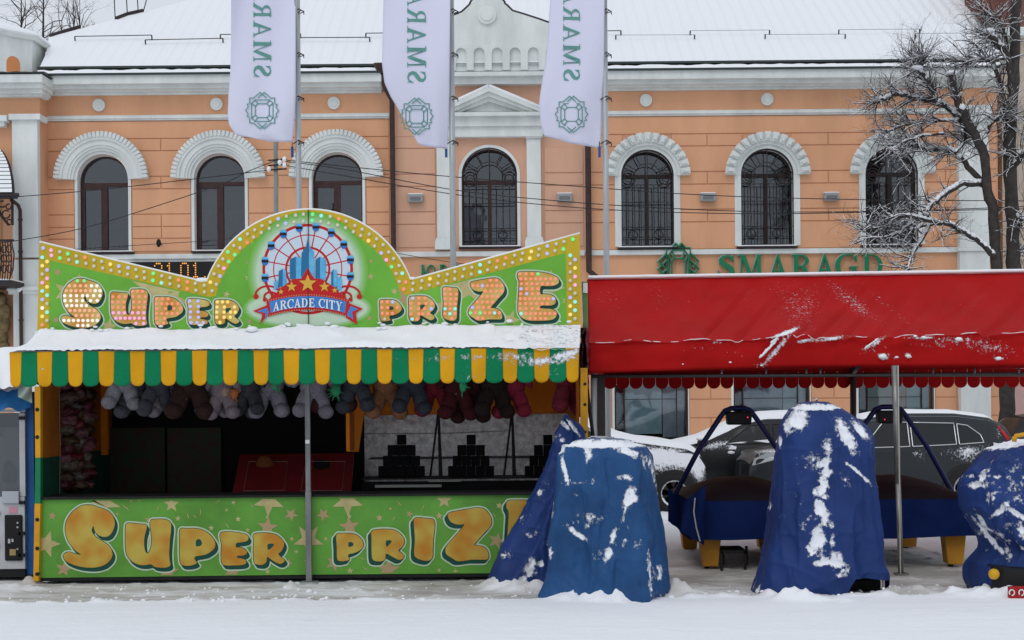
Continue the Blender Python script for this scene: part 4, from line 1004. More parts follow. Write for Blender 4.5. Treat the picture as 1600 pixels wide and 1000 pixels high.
# ================================================================== THE PRIZE STALL
YS = 15.44
stall = thing('prize_stall', 'green prize booth with striped yellow and green awning and open dark counter', 'stall', tuple(Vector((M(485, 905, YS).x, YS, 0))))
YEL = mat('yellow_steel', (.70, .34, .015), .5, var=.15, vscale=5); GRNP = mat('green_steel', (.01, .20, .08), .5, var=.15, vscale=5)
BGREEN = mat('board_green', (.15, .44, .045), .5, var=.18, vscale=1.2); BYEL = mat('board_mustard', (.55, .40, .02), .5, var=.12, vscale=1.5)
PGREEN = mat('counter_panel_green', (.115, .33, .045), .5, var=.25, vscale=1.6)
HALO = mat('letter_halo_print', (.50, .66, .46), .6); DKG = mat('letter_shadow_print', (.008, .07, .05), .5)
TAN = mat('tan_star_print', (.50, .44, .20), .6, var=.2, vscale=8); PTAN = mat('pinkish_star_print', (.42, .30, .16), .6)
GOLD = mat('gold_letter_print', (.55, .25, .03), .45, col2=(.60, .50, .16), vscale=5, det=1)
GOLD2 = mat('gold_letter_print_pale', (.50, .21, .018), .45, col2=(.52, .40, .07), vscale=4.5, det=1)
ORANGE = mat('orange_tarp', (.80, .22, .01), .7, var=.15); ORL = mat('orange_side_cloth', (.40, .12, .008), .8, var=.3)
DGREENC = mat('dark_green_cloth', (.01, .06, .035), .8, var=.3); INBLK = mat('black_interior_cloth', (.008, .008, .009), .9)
def sp(name, m, pts, y0, y1, parent=stall):              # prism from photo pixels on the plane of its front
    b = B(); b.prism([(M(x, y, y0).x, M(x, y, y0).z) for x, y in pts], y0, y1); return b.build(name, m, parent)
def flat(b, pts, Y, mi=0):
    b.prism([(M(x, y, Y).x, M(x, y, Y).z) for x, y in pts], Y, Y + .004, mi)
# frame posts
sp('post', [YEL], [(54, 604), (63, 604), (63, 715), (55, 715)], YS - .12, YS - .04)
sp('post', [GRNP], [(55, 715), (63, 715), (63, 787), (54, 787)], YS - .12, YS - .04)
sp('post', [YEL], [(54, 787), (63, 787), (60, 908), (52, 908)], YS - .12, YS - .04)
bm_ = B()
for y in (640, 683, 812, 857, 897): q = M(58, y, YS - .125); bm_.tube([q, q + Vector((0, .03, 0))], .022, 8)
bm_.build('post_bolts', BLACK, stall)
sp('post', [YEL], [(907, 575), (918, 575), (921, 905), (907, 905)], YS - .10, YS - .02)
bm_ = B()
for y in (600, 632, 675): q = M(914, y, YS - .105); bm_.tube([q, q + Vector((0, .03, 0))], .018, 8)
bm_.build('post_bolts', BLACK, stall)
# walls, floor, roof
def yb(x0, x1, y0, y1, z0, z1, name, m, parent=stall, **k): return B().box(x0, x1, y0, y1, z0, z1).build(name, m, parent, **k)
XL, XR = M(62, 700, YS).x, M(906, 700, YS).x
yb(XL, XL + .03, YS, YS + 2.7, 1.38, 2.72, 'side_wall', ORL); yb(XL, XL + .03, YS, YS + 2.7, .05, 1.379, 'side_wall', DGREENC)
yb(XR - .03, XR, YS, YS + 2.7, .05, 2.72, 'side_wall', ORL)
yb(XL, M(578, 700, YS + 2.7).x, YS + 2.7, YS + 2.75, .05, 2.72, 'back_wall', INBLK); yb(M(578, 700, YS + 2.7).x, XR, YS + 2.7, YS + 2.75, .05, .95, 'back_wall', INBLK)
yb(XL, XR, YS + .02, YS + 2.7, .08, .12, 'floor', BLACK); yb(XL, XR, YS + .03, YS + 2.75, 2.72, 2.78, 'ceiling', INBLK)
yb(XL, XR, YS - .02, YS + .0, .045, .12, 'plinth', BLACK)
# counter panel ------------------------------------------------------------
cp = sp('counter_panel', [PGREEN], [(63, 781), (481, 776.5), (905, 772.5), (905, 894.5), (481, 898), (63, 903)], YS - .06, YS - .02)
sp('panel_edge', [BLACK], [(60, 777), (907, 769.5), (907, 772), (60, 780.6)], YS - .10, YS + .0)
sp('counter_top', [INBLK], [(63, 776.9), (905, 769.4), (905, 771), (63, 779)], YS - .03, YS + .5)
sp('panel_skirt', [BLACK], [(62, 903.3), (905, 894.8), (905, 899), (62, 908)], YS - .05, YS - .01)
yq = YS - .06
b1, b2 = B(), B()
def rowy(x, y): return y - .0095 * (x - 480)
STARS = [(160, 783, 30, 3.14, 0), (115, 806, 8, .3, 1), (82, 806, 7, .2, 1), (73, 850, 22, .3, 0), (100, 889, 14, .2, 1), (168, 886, 7, .4, 0), (85, 848, 4, 0, 0), (268, 788, 13, 0, 0), (183, 803, 3, 0, 0), (205, 782, 4, 0, 1), (218, 781, 4, 0, 1),
         (278, 810, 5, 0, 0), (372, 811, 5, 0, 0), (354, 797, 3, 0, 0), (330, 825, 5, 0, 0), (420, 783, 25, 3.2, 0), (418, 824, 17, .1, 1), (417, 808, 3, 0, 0), (455, 804, 11, .5, 1), (456, 842, 4, 0, 0), (482, 843, 25, 3.14, 0),
         (509, 842, 4, 0, 0), (505, 804, 11, -.5, 1), (543, 783, 25, 3.1, 0), (546, 823, 17, -.1, 1), (546, 807, 4, 0, 0), (593, 809, 6, 0, 0), (610, 795, 3, 0, 0), (694, 782, 13, 0, 0), (686, 806, 6, 0, 0), (240, 852, 20, .4, 1),
         (262, 893, 18, .1, 1), (363, 892, 18, .1, 1), (606, 890, 20, .1, 1), (547, 892, 6, 0, 0), (418, 893, 5, 0, 0), (522, 880, 14, .4, 1), (365, 785, 4, .4, 0), (232, 812, 6, 0, 1), (780, 790, 6, .2, 0), (776, 845, 14, .3, 1), (640, 803, 6, .3, 1),
         (712, 893, 5, 0, 0), (686, 891, 4, 0, 0), (463, 862, 4, 0, 0), (480, 877, 5, 0, 0), (450, 880, 8, .3, 1), (300, 845, 6, .2, 0), (387, 828, 4, 0, 0)]
for x, y, r_, rot, k in STARS:
    pts = [(px, max(min(py, 900.5 - .0095 * (px - 63)), 783 - .0095 * (px - 63))) for px, py in star(x, y, r_, rot)]
    sn_ = globals().get('sn_', 0) + 1; dd = yq - .0030 - .00003 * sn_
    bs_ = B(); bs_.poly([tuple(M(px, py, dd)) for px, py in pts][::-1]); bs_.build('star_print', PTAN if k else TAN, cp)
for x, y, ln, an in ((190, 787, 14, 40), (197, 790, 10, 60), (335, 786, 14, -45), (345, 782, 10, -40), (292, 800, 12, 70), (312, 808, 14, -85), (302, 803, 8, 50), (352, 816, 12, 55), (390, 785, 12, 50), (575, 783, 14, -40), (620, 782, 12, 45), (657, 800, 14, -65), (612, 815, 10, -60), (640, 780, 10, -30), (245, 800, 10, -80), (560, 870, 12, 20), (565, 885, 14, 25), (775, 783, 14, -40), (770, 800, 10, 55), (650, 802, 8, 80)):
    c, s = math.cos(R(an)), math.sin(R(an)); p = [(x, y), (x + ln * c, y + ln * s), (x + ln * c * .6 - s * 1.3, y + ln * s * .6 + c * 1.3)]
    b1.poly([tuple(M(a, max(c2, 782), yq - .0048)) for a, c2 in p])
tag(b1.build('streak_print', TAN, cp), kind='stuff')
# letters: outlines in photo pixels as they stand on the header
def off(pts, ox, oy): return [(ox + a, oy + c) for a, c in pts]
LET = {
 'S': off([(50, 15.5), (58, 18), (66, 20.5), (73, 24), (78, 30), (80, 38), (78, 46), (74, 52), (68, 54.5), (61, 53), (56, 49), (54, 44), (53, 41), (51, 46), (53, 51), (58, 56), (65, 60), (72, 65), (76, 71), (77, 77), (74, 83), (68, 88), (60, 91), (50, 92), (38, 91), (27, 88), (19, 84), (15.5, 79), (17, 75), (22, 73), (30, 75), (38, 76.5), (32, 72), (26, 66), (21, 58), (18.5, 50), (18, 42), (20, 34), (25, 26), (32, 20), (40, 16)], 80, 420),
 'U': off([(94, 37.5), (100, 36.5), (110, 37.5), (119, 38.5), (119.5, 43), (117, 52), (116.5, 62), (118, 70), (121, 72), (124, 68), (126, 60), (125.5, 48), (124, 37), (126, 32.5), (132, 32), (142, 32), (149, 35), (150.5, 42), (149, 55), (148, 70), (148.5, 80), (149.5, 86), (145, 88.5), (138, 89), (130, 88), (125, 85), (118, 86), (110, 85.5), (102, 82), (96, 76), (93.5, 68), (93, 55), (93, 45)], 80, 420),
 'P': off([(12, 35), (20, 34), (32, 34), (42, 36.5), (50, 42), (55, 49), (55.5, 56), (51, 61), (44, 65), (36, 66.5), (31, 67.5), (30, 71), (33, 75), (28, 77.5), (22, 78.5), (16, 78), (12.5, 75), (11.5, 65), (11.5, 50)], 230, 430),
 'E': off([(63, 39), (68, 37), (80, 37.5), (92, 39.5), (97, 43), (96, 47.5), (90, 49.5), (84, 50), (82, 51.5), (82, 55.5), (88, 56), (94, 59), (95, 63), (91, 65.5), (84, 66), (83, 68), (88, 69), (93.5, 71), (94, 75), (89, 77), (78, 77.5), (70, 77.5), (65, 75), (64, 65), (64.5, 52), (63, 45)], 230, 430),
 'R': off([(105.5, 40.5), (112, 38.5), (124, 38.5), (134, 41), (141, 47), (143, 53), (140, 60), (136, 64), (141, 69), (144, 71.5), (141, 75), (136, 75.5), (128, 71), (122.5, 67.5), (121, 74), (116, 77), (110, 76.5), (106.5, 74), (105.5, 60), (106, 48)], 230, 430),
 'P2': off([(13.5, 40), (20, 38.5), (32, 38.5), (40, 41), (46, 47), (47.5, 53), (44, 58), (36, 62), (29, 63.5), (28.5, 67), (30, 70), (25, 71.5), (19, 72), (14.5, 69), (14, 55)], 580, 430),
 'R2': off([(59, 35.5), (65, 33), (78, 32.5), (88, 34), (96, 40), (99.5, 47), (97, 54), (92, 58.5), (96, 62), (99, 65.5), (97, 69), (92, 70), (85, 66.5), (77, 62.5), (76, 68), (73, 71.5), (66, 72), (60, 69), (59, 55), (59, 45)], 580, 430),
 'I': off([(112, 20), (118, 18.5), (126, 19.5), (135, 21), (136, 32), (134.5, 45), (134, 58), (133.5, 67), (129, 71), (122, 70.5), (114, 67), (112, 60), (113, 45), (112, 30)], 580, 430),
 'Z': off([(15.5, 26.5), (26, 23.5), (40, 21), (52, 19.5), (60, 21.5), (65, 27), (68, 34), (67, 42), (60, 50), (53, 58), (47, 65.5), (52, 66.5), (60, 69), (64, 75), (64, 83), (56, 84), (44, 84), (28, 86), (20, 82), (13, 77), (12, 71), (15, 65), (21, 58), (28, 50), (35, 40.5), (28, 40.5), (20, 38), (16, 33)], 720, 415),
 'E2': off([(89, 13), (92, 10), (104, 9.5), (120, 10), (136, 12.5), (148, 17), (153, 22), (152, 28), (144, 31.5), (134, 32), (125, 32.5), (124.5, 44), (130, 44.5), (138, 45), (146, 48.5), (148.5, 55), (146, 60.5), (138, 62.5), (126, 62.5), (123.5, 66), (130, 67), (142, 68), (148, 71), (150, 76), (147, 82), (140, 85), (125, 86), (110, 86), (98, 83), (91, 76), (89.5, 65), (90.5, 45), (91.5, 25), (89, 19)], 720, 415)}
HOLE = {'P': off([(32, 48), (36, 46.5), (39, 50), (38, 54), (32, 55)], 230, 430), 'R': off([(123, 52), (131, 52), (124, 59)], 230, 430),
        'P2': off([(29, 49), (34, 49.5), (34.5, 53), (29, 54.5)], 580, 430), 'R2': off([(77, 46.5), (84, 47), (77.5, 54)], 580, 430)}
def bbox(p): return min(a for a, c in p), min(c for a, c in p), max(a for a, c in p), max(c for a, c in p)
def put_letter(key, box, Yf, parent, shx, shy, gold, raise_=.02):
    p = LET[key]; bb = bbox(p)
    if box is None: box = bb
    fx = lambda q: (box[0] + (q[0] - bb[0]) * (box[2] - box[0]) / (bb[2] - bb[0]), box[1] + (q[1] - bb[1]) * (box[3] - box[1]) / (bb[3] - bb[1]))
    g_ = smooth_closed([fx(q) for q in p], 3)
    b = B(); i = 0
    for sx, sy in ((shx, shy), (0, 0)):
        for k in range(12):
            i += 1; b.poly([tuple(M(x + sx + 3.4 * math.cos(k * math.pi / 6), y + sy + 3.4 * math.sin(k * math.pi / 6), Yf - .0050 - .00012 * i)) for x, y in g_])
    o = b.build('letter_halo', HALO, parent)
    b = B(); N = 5; i = 0
    for j in range(N + 1):
        t = 1 - j / N
        for k in range(6):
            i += 1; b.poly([tuple(M(x + shx * t + 1.1 * math.cos(k * math.pi / 3), y + shy * t + 1.1 * math.sin(k * math.pi / 3), Yf - .0085 - .00012 * i)) for x, y in g_])
    b.build('letter_shadow', DKG, parent)
    b = B(); b.prism([(M(x, y, Yf - raise_).x, M(x, y, Yf - raise_).z) for x, y in g_], Yf - raise_, Yf - .0135)
    L = b.build('letter', gold, parent)
    if key in HOLE:
        b = B(); b.poly([tuple(M(x, y, Yf - raise_ - .002)) for x, y in smooth_closed([fx(q) for q in HOLE[key]], 3)]); b.build('letter_counter', DKG, L if L.parent is None or L.parent.parent is None else parent)
    return L, g_, [fx(q) for q in HOLE.get(key, [])]
for key, box in (('S', (99, 789, 179.4, 887)), ('U', (196, 811.5, 267.5, 887)), ('P', (280.8, 826, 336, 884)), ('E', (344.4, 831, 388, 883.5)), ('R', (396, 833, 445, 882.5))):
    put_letter(key, box, yq, cp, 3.6, 5.2, GOLD2)
for key, box in (('P2', (525.6, 833.6, 567.8, 877)), ('R2', (580.5, 827, 632, 877)), ('I', (647, 809, 679, 876)), ('Z', (696, 793.5, 767.8, 877)), ('E2', (791.6, 781.5, 873, 877))):
    put_letter(key, box, yq, cp, -4.2, 5.2, GOLD2)
# header board ---------------------------------------------------------------
YH = YS - .02
hd = thing('marquee_board', 'lit green marquee board SUPER PRIZE with arched top above the striped awning', 'sign', tuple(M(482, 516, YH)))
arc = [(482.5 + 169.5 * math.sin(R(t)) * 1.0, 498.5 - 170.5 * math.cos(R(t))) for t in range(-70, 71, 4)]
outer = [(58, 518.5), (62, 379)] + [(318, 441)] + arc + [(643.5, 437.5)] + [(906, 365.5), (907, 507.5)]
def hp(name, m, pts, y0, y1, parent=hd):
    b = B(); b.prism([(M(x, y, y0).x, M(x, y, y0).z) for x, y in pts], y0, y1); return b.build(name, m, parent)
board = hp('board', BYEL, outer, YH, YH + .07)
arcI = [(482 + 149.5 * math.sin(R(t)), 499 - 150 * math.cos(R(t))) for t in range(-76, 77, 4)]
arcI = [p for p in arcI if 329 < p[0] < 636]
inner = [(77, 517.8), (78, 407), (326, 464)] + arcI + [(632, 462), (884, 395), (886, 507.9)]
b = B(); b.prism([(M(x, y, YH).x, M(x, y, YH).z) for x, y in inner], YH - .003, YH - .0005); b.build('green_field', BGREEN, hd)
b = B(); b.tube([M(62, 378, YH + .03)] + [M(x, y - .8, YH + .03) for x, y in outer[2:-2]] + [M(906, 364.5, YH + .03)], .013, 6); b.build('top_snow', SNOW, hd, smooth=True)
b = B(); sn = [(296, 436), (318, 442), (330, 420)]
b.ball(M(316, 438, YH + .03), (.09, .05, .03), 8, 6); b.ball(M(644, 435.5, YH + .03), (.05, .04, .02), 8, 6); b.build('valley_snow', SNOW, hd, smooth=True)
hp('seam', BLACK, [(481, 327), (481.8, 327), (482.2, 512), (481.4, 512)], YH - .0245, YH - .002)
def tclip(x): return 409 + (x - 78) * .2298 if x < 326 else (464 - (x - 632) * .2659 if x > 634 else 0)
for i, (x, y, r_, rot, k) in enumerate([(103, 455, 20, .3, 0), (122, 445, 18, .1, 0), (245, 450, 42, 0, 0), (268, 470, 30, .4, 0), (170, 510, 14, .2, 0), (320, 480, 14, .3, 0), (354, 460, 6, .2, 0), (388, 434, 6, .1, 0), (387, 410, 4, .5, 1), (579, 432, 6, .1, 0), (580, 408, 4, .3, 1), (616, 455, 6, .2, 0),
                             (561, 420, 4, 0, 0), (560, 430, 3, 0, 0), (636, 465, 22, .5, 1), (735, 445, 38, .1, 0), (822, 462, 22, .4, 0), (853, 450, 30, .3, 0), (798, 500, 16, .3, 0), (390, 502, 5, 0, 1), (577, 497, 5, 0, 1), (440, 504, 16, .1, 0), (532, 506, 16, .2, 0), (690, 480, 16, .2, 0), (90, 425, 7, .3, 1), (884, 470, 7, .3, 0), (87, 500, 6, .4, 1)]):
    pts = [(min(max(px, 79), 883), min(py, 514.5 - .0125 * (px - 58))) for px, py in star(x, y, r_, rot)]
    pts = [(a_, max(c_, tclip(a_))) for a_, c_ in pts]; bs_ = B(); bs_.poly([tuple(M(px, py, YH - .0035 - .00004 * i)) for px, py in pts][::-1]); bs_.build('star_print', PTAN if k else TAN, hd)
# bulbs
BUL = {}
for nm, c, es in (('off', (.80, .74, .58), 0), ('pink', (1., .45, .85), .95), ('lavender', (.50, .50, .98), 1.0), ('green', (.22, .98, .36), .9), ('cyan', (.35, .92, .90), .95), ('salmon', (.98, .33, .21), .92), ('yellow', (1., .80, .25), .95), ('white', (1., .93, .90), 1.0), ('peach', (1., .50, .33), .9)):
    BUL[nm] = mat('bulb_' + nm, tuple(v * (.12 if es else .9) for v in c), .35, emit=c if es else None, estr=es * .92)
bulbmesh = {}
def bulb(x, y, colr, Y, parent, r=.0205, name='bulb'):
    q = M(x, y, Y)
    if colr not in bulbmesh:
        b = B(); b.ball((0, 0, 0), (r, r * .75, r), 8, 6); o = b.build(name, BUL[colr], parent, smooth=True, org=(0, 0, 0)); bulbmesh[colr] = o; o.location = q - ORG[parent.name]; return o
    o = bpy.data.objects.new(name, bulbmesh[colr].data); COL.objects.link(o); o.parent = parent; o.location = q - ORG[parent.name]; return o
def along(pts, step, start=0):
    out = []; acc = start
    for a, c in zip(pts[:-1], pts[1:]):
        a, c = Vector(a), Vector(c); L = (c - a).length; d = (c - a) / L
        while acc < L: out.append(tuple(a + d * acc)); acc += step
        acc -= L
    return out
pathO = [(66, 387), (322, 447)] + [(482 + 163.5 * math.sin(R(t)), 499 - 164 * math.cos(R(t))) for t in range(-70, 71, 5)] + [(642, 444), (899, 373)]
pathI = [(74, 398), (318, 457)] + [(482 + 154 * math.sin(R(t)), 499 - 154 * math.cos(R(t))) for t in range(-73, 74, 5)] + [(646, 453), (891, 386)]
rb = random.Random(21); seq = ['lavender', 'pink', 'green', 'green', 'cyan', 'salmon', 'off', 'off', 'yellow', 'lavender', 'lavender', 'pink', 'off', 'green', 'cyan', 'off', 'salmon', 'salmon', 'off', 'off', 'yellow', 'off']
for pi, path in enumerate((pathO, pathI)):
    for i, (x, y) in enumerate(along(path, 13.6, 1 if pi == 0 else 7)):
        c = seq[(i * 1 + pi) % len(seq)] if rb.random() < .55 else 'off'
        bulb(x + rb.uniform(-.8, .8), y + rb.uniform(-.8, .8), c, YH - .012, hd, name='border_bulb')
for xa, xb, y0, y1 in ((66, 73.5, 396, 512), (891, 898.5, 393, 500)):
    for i in range(int((y1 - y0) / 6.6)):
        y = y0 + 6 + i * 6.6; x = xa if i % 2 == 0 else xb
        c = rb.choice(['off', 'off', 'off', 'yellow', 'lavender', 'salmon', 'pink', 'cyan', 'white' if y > 480 and xa < 100 else 'off'])
        bulb(x, y, c, YH - .012, hd, name='border_bulb')
bulbmesh.clear()
HL = [('S', 'white'), ('U', 'salmon'), ('P', 'salmon'), ('E', 'lavender'), ('R', 'yellow'), ('P2', 'salmon'), ('R2', 'salmon'), ('I', 'salmon'), ('Z', 'salmon'), ('E2', 'salmon')]
for key, base in HL:
    L, g_, hole = put_letter(key, None, YH, hd, 3.0, 4.4, GOLD, raise_=.03)
    x0, y0, x1, y1 = bbox(g_); ny = int((y1 - y0 - 6.5) / 7.6) + 1; sy = (y1 - y0 - 7.0) / max(ny - 1, 1)
    bulbmesh.clear()
    for j in range(ny):
        y = y0 + 3.5 + j * sy
        xs2 = []; x = x0 + 2.5
        # fill the spans of this row
        span = []; st = None; xx = x0
        while xx <= x1:
            ok = inside((xx, y), g_) and edist((xx, y), g_) > 2.9 and not (hole and (inside((xx, y), hole) or edist((xx, y), hole) < 3.2))
            if ok and st is None: st = xx
            if (not ok or xx + .5 > x1) and st is not None:
                span.append((st, xx - .5)); st = None
            xx += .5
        for a, c in span:
            k = int((c - a) / 7.2) + 1
            for i in range(k):
                px = (a + c) / 2 if k == 1 else a + (c - a) * i / (k - 1)
                col = base
                if key == 'S': col = 'white' if (j in (3, 4, 5) or j >= ny - 2 or (j < 4 and px > 142)) else 'peach'
                if key == 'S' and j == 0 and px < 135: col = 'green'
                if key == 'U' and y > 488: col = 'pink'
                if key in ('P2', 'R2', 'I', 'Z', 'E2'):
                    if rb.random() < .12: col = rb.choice(['green', 'lavender', 'cyan'])
                    elif key == 'P2' and y > 490: col = 'off'
                bulb(px, y, col, YH - .034, L, r=.0185)
# the painted wheel-and-skyline emblem ------------------------------------------
RED = mat('emblem_red_print', (.50, .012, .014), .5); BLU = mat('emblem_blue_print', (.04, .16, .50), .5); LBL = mat('emblem_sky_blue_print', (.14, .50, .76), .5, col2=(.07, .32, .60), vscale=9)
DBL = mat('emblem_deep_blue_print', (.02, .15, .32), .5); PALE = mat('emblem_pale_print', (.55, .66, .74), .5); GLOW = mat('emblem_halo_print', (.36, .55, .28), .5); GLOW2 = mat('emblem_halo_print_light', (.50, .64, .48), .5); WHT = mat('emblem_white_print', (.75, .76, .75), .5)
GST = mat('emblem_gold_print', (.66, .40, .05), .5)
ec = (480.8, 420.5); em = 0
def ep(bld_, pts):
    global em; em += 1; bld_.poly([tuple(M(x, y, YH - .006 - .00012 * em)) for x, y in pts])
def circ(r_, n=40, c=ec, sy=1): return [(c[0] + r_ * math.cos(2 * math.pi * i / n), c[1] + r_ * sy * math.sin(2 * math.pi * i / n)) for i in range(n)]
g0_, g1_ = Vector((.15, .44, .045)), Vector((.50, .64, .48)); halo_o = None
hb_ = []
for k in range(9):
    t = k / 8; cc = g0_.lerp(g1_, t * t * .6 + t * .4); e = (1 - t)
    bb_ = B(); ep(bb_, circ(80 + 15 * e, 56, c=(481, 428 - 2 * e))); hb_.append(bb_.build('emblem' if k == 0 else 'halo', mat('emblem_halo_%d' % k, tuple(cc), .5), hd if k == 0 else halo_o)); halo_o = hb_[0]
    bb_ = B(); ep(bb_, [(481 + (92 + 10 * e) * math.cos(R(a_)) , 482 + (26 + 9 * e) * math.sin(R(a_))) if math.sin(R(a_)) < 0 or True else None for a_ in range(0, 360, 12)]); bb_.build('halo', mat('emblem_halo_%d' % k, tuple(cc), .5), halo_o)
b = B(); ep(b, circ(68)); b.build('disc', PALE, halo_o)
def annul(bd, r0, r1, a0=0, a1=360, c=ec, n=48):
    for i in range(n):
        t0, t1 = R(a0 + (a1 - a0) * i / n), R(a0 + (a1 - a0) * (i + 1) / n)
        ep_pts = [(c[0] + r * math.cos(t), c[1] - r * math.sin(t)) for r, t in ((r0, t0), (r1, t0), (r1, t1), (r0, t1))]
        bd.poly([tuple(M(x, y, YH - .006 - .00012 * em)) for x, y in ep_pts])
b = B(); em += 1; annul(b, 66.5, 71); em += 1; annul(b, 52.5, 54.2); em += 1; annul(b, 32, 35.5)
gond = [(414, 408), (423.6, 384), (442.6, 365.6), (467.4, 356), (493.4, 355), (517.6, 363.6), (537, 382), (547.4, 406), (547.4, 432), (414, 434.4)]
for gx, gy in gond:
    d = Vector((gx - ec[0], gy - ec[1])); n = Vector((-d.y, d.x)).normalized() * .9; a = Vector(ec) + d * .3; e2 = Vector(ec) + d
    ep(b, [tuple(a + n), tuple(e2 + n), tuple(e2 - n), tuple(a - n)])
for sx in (-1, 1):                                   # scrolls
    for cx, cy, r_, t0, t1 in ((ec[0] + sx * 62, 462, 20, 30, 180), (ec[0] + sx * 58, 464, 10, 20, 200)):
        pts = [(cx + (-sx) * r_ * math.cos(R(t)) * -1 * -1, cy - r_ * math.sin(R(t)) * .75) for t in range(t0, t1, 12)]
        for l in strip_polys(pts, 1.5): ep(b, l)
        ep(b, circ(4.2 if r_ > 15 else 3.4, 14, c=(pts[-1][0] + sx * 1.0 * -1, pts[-1][1] + 3)))
b.build('wheel', RED, halo_o)
for gx, gy in gond:
    b = B(); bd = B(); bk2 = B(); ep(b, circ(5.4, 16, c=(gx, gy), sy=1.25)); ep(bk2, [(gx - 5.2, gy - 1.8), (gx + 5.2, gy - 1.8), (gx + 5.2, gy + 2.2), (gx - 5.2, gy + 2.2)]); ep(bd, [(gx - 5.4, gy - 3), (gx - 4, gy - 6.6), (gx + 4, gy - 6.6), (gx + 5.4, gy - 3)])
    n1, n2, n3 = len(b.f), len(bd.f), len(bk2.f); o1 = len(b.v); b.add(bd.v, bd.f, 1); b.add(bk2.v, bk2.f, 2); b.build('gondola_print', [BLU, LBL, BLACK], halo_o)
cr4 = lambda pts: [(340 + x / 5, 320 + y / 5) for x, y in pts]

b = B(); 
for pts in ([(704, 265), (722, 330), (750, 365), (757, 560), (704, 560)], [(610, 405), (655, 415), (655, 580), (612, 580)], [(800, 405), (845, 428), (845, 590), (800, 590)], [(440, 600), (470, 590), (472, 650), (440, 665)], [(510, 500), (535, 512), (535, 640), (508, 640)], [(905, 505), (932, 515), (932, 640), (905, 640)], [(935, 560), (970, 575), (970, 665), (935, 665)]): ep(b, cr4(pts))
b.build('tower_print', LBL, halo_o)
b = B()
for pts in ([(704, 265), (690, 330), (657, 375), (650, 560), (704, 560)], [(565, 428), (610, 405), (610, 580), (565, 580)], [(765, 428), (800, 405), (800, 590), (765, 590)], [(478, 520), (510, 500), (508, 640), (475, 640)], [(887, 528), (905, 505), (905, 640), (887, 640)]): ep(b, cr4(pts))
b.build('tower_shade_print', DBL, halo_o)
b = B()
ep(b, cr4([(405, 755), (420, 700), (450, 700), (480, 660), (535, 620), (590, 580), (655, 575), (704, 490), (752, 575), (815, 580), (875, 620), (930, 655), (960, 700), (1000, 705), (1005, 750), (940, 790), (704, 760), (470, 790)]))
def bann(y_off, h0, ext):                            # strip that arches upward in the middle
    top = [(x, 458.5 + y_off + ((x - 481) / 66) ** 2 * 10.5) for x in np.linspace(481 - 64 - ext, 481 + 64 + ext, 22)]
    bot = [(x * .965 + 481 * .035, y + h0) for x, y in top[::-1]]
    return [(float(a), float(c)) for a, c in top + bot]
ep(b, cr4([(275, 830), (385, 785), (400, 850), (330, 935), (350, 855)])); ep(b, cr4([(1030, 770), (1135, 812), (1080, 845), (1090, 935), (1000, 880)]))
ep(b, bann(0, 26.5, 1)); b.build('crest', RED, halo_o)
b = B(); ep(b, bann(4.2, 17.5, -4)); ep(b, cr4([(310, 832), (385, 805), (400, 840), (370, 900), (375, 845)])); ep(b, cr4([(1040, 790), (1100, 815), (1050, 835), (1060, 895), (1010, 860)])); b.build('banner_field', mat('banner_blue_print', (.05, .22, .56), .5), halo_o)
b = B()
for l in (0, 1):
    for k in range(34):
        x = 416 + k * 3.94; t = ((x - 481) / 66) ** 2 * 10.5
        y = 460.6 + t + (0 if l == 0 else 23.2); x2 = x if l == 0 else x * .965 + 481 * .035
        ep(b, circ(.85, 6, c=(x2, y)))
tag(b.build('banner_dots', TAN, halo_o), kind='stuff')
for x, y, r_ in ((704, 615, 72), (578, 640, 44), (835, 640, 44), (495, 680, 24), (915, 668, 24)): b = B(); ep(b, [(340 + a / 5, 320 + c / 5) for a, c in star(x, y, r_)][::-1]); b.build('gold_star_print', GST, halo_o)
b = B(); x = 426.5
for ch in 'ARCADE CITY':
    if ch == ' ': x += 5; continue
    gw, pl = glyph(ch); w2 = 12.0 * (gw ** .5) * (.72 if ch == 'I' else 1.0); b = B()
    for pg in pl:
        pp = []
        for u, v in pg:
            X = x + u / gw * (w2 - 1.3); yb_ = 478.8 + ((X - 481) / 66) ** 2 * 10.0; pp.append((X, yb_ + .8 - v * 13.6))
        ep(b, pp); ep(b, [(a + .45, c) for a, c in pp]); ep(b, [(a + .2, c + .4) for a, c in pp])
    x += w2; b.build('banner_letter', WHT, halo_o)
# awning -----------------------------------------------------------------------
YA = 14.57; AW = thing('striped_awning', 'snow-covered awning with scalloped green and yellow striped valance', 'awning', tuple(M(460, 600, YA)))
bx = [15, 34, 58, 82, 106, 130, 154, 179, 203, 227, 251, 276, 300, 324, 348, 372, 396, 420, 443, 468, 492, 516, 541, 565, 589, 613, 638, 662, 687, 711, 736, 760, 785, 809, 834, 859, 884, 905]
VY = mat('yellow_awning_cloth', (.69, .34, .012), .7, spec=.08, bump=.1, bscale=4, snow=True, var=.16, vscale=1.5); VG = mat('green_awning_cloth', (.006, .195, .08), .7, spec=.08, bump=.1, bscale=4, snow=True, var=.1, vscale=3)
VP = [(640, 562, 30, 4, 5, .45), (690, 560, 30, 8, 0, .55), (740, 558, 30, 6, 0, .6), (800, 557, 40, 8, 0, .65), (850, 564, 45, 7, -5, .85), (885, 553, 30, 5, -15, 1.1), (880, 560, 30, 8, -10, .8), (735, 588, 20, 6, 0, .5), (860, 575, 50, 20, 0, .3), (760, 575, 60, 20, 0, .25), (755, 600, 20, 3, 0, .6), (67, 576, 3, 2, 0, .9)]
def topy(x): return 551.5 - (x - 15) * .0075
def boty(x): return 602 - (x - 15) * .0085
def vdep(x, v): return YA + .012 * math.sin(x * .09) * v + .01 * math.sin(x * .031 + 1) + .02 * v
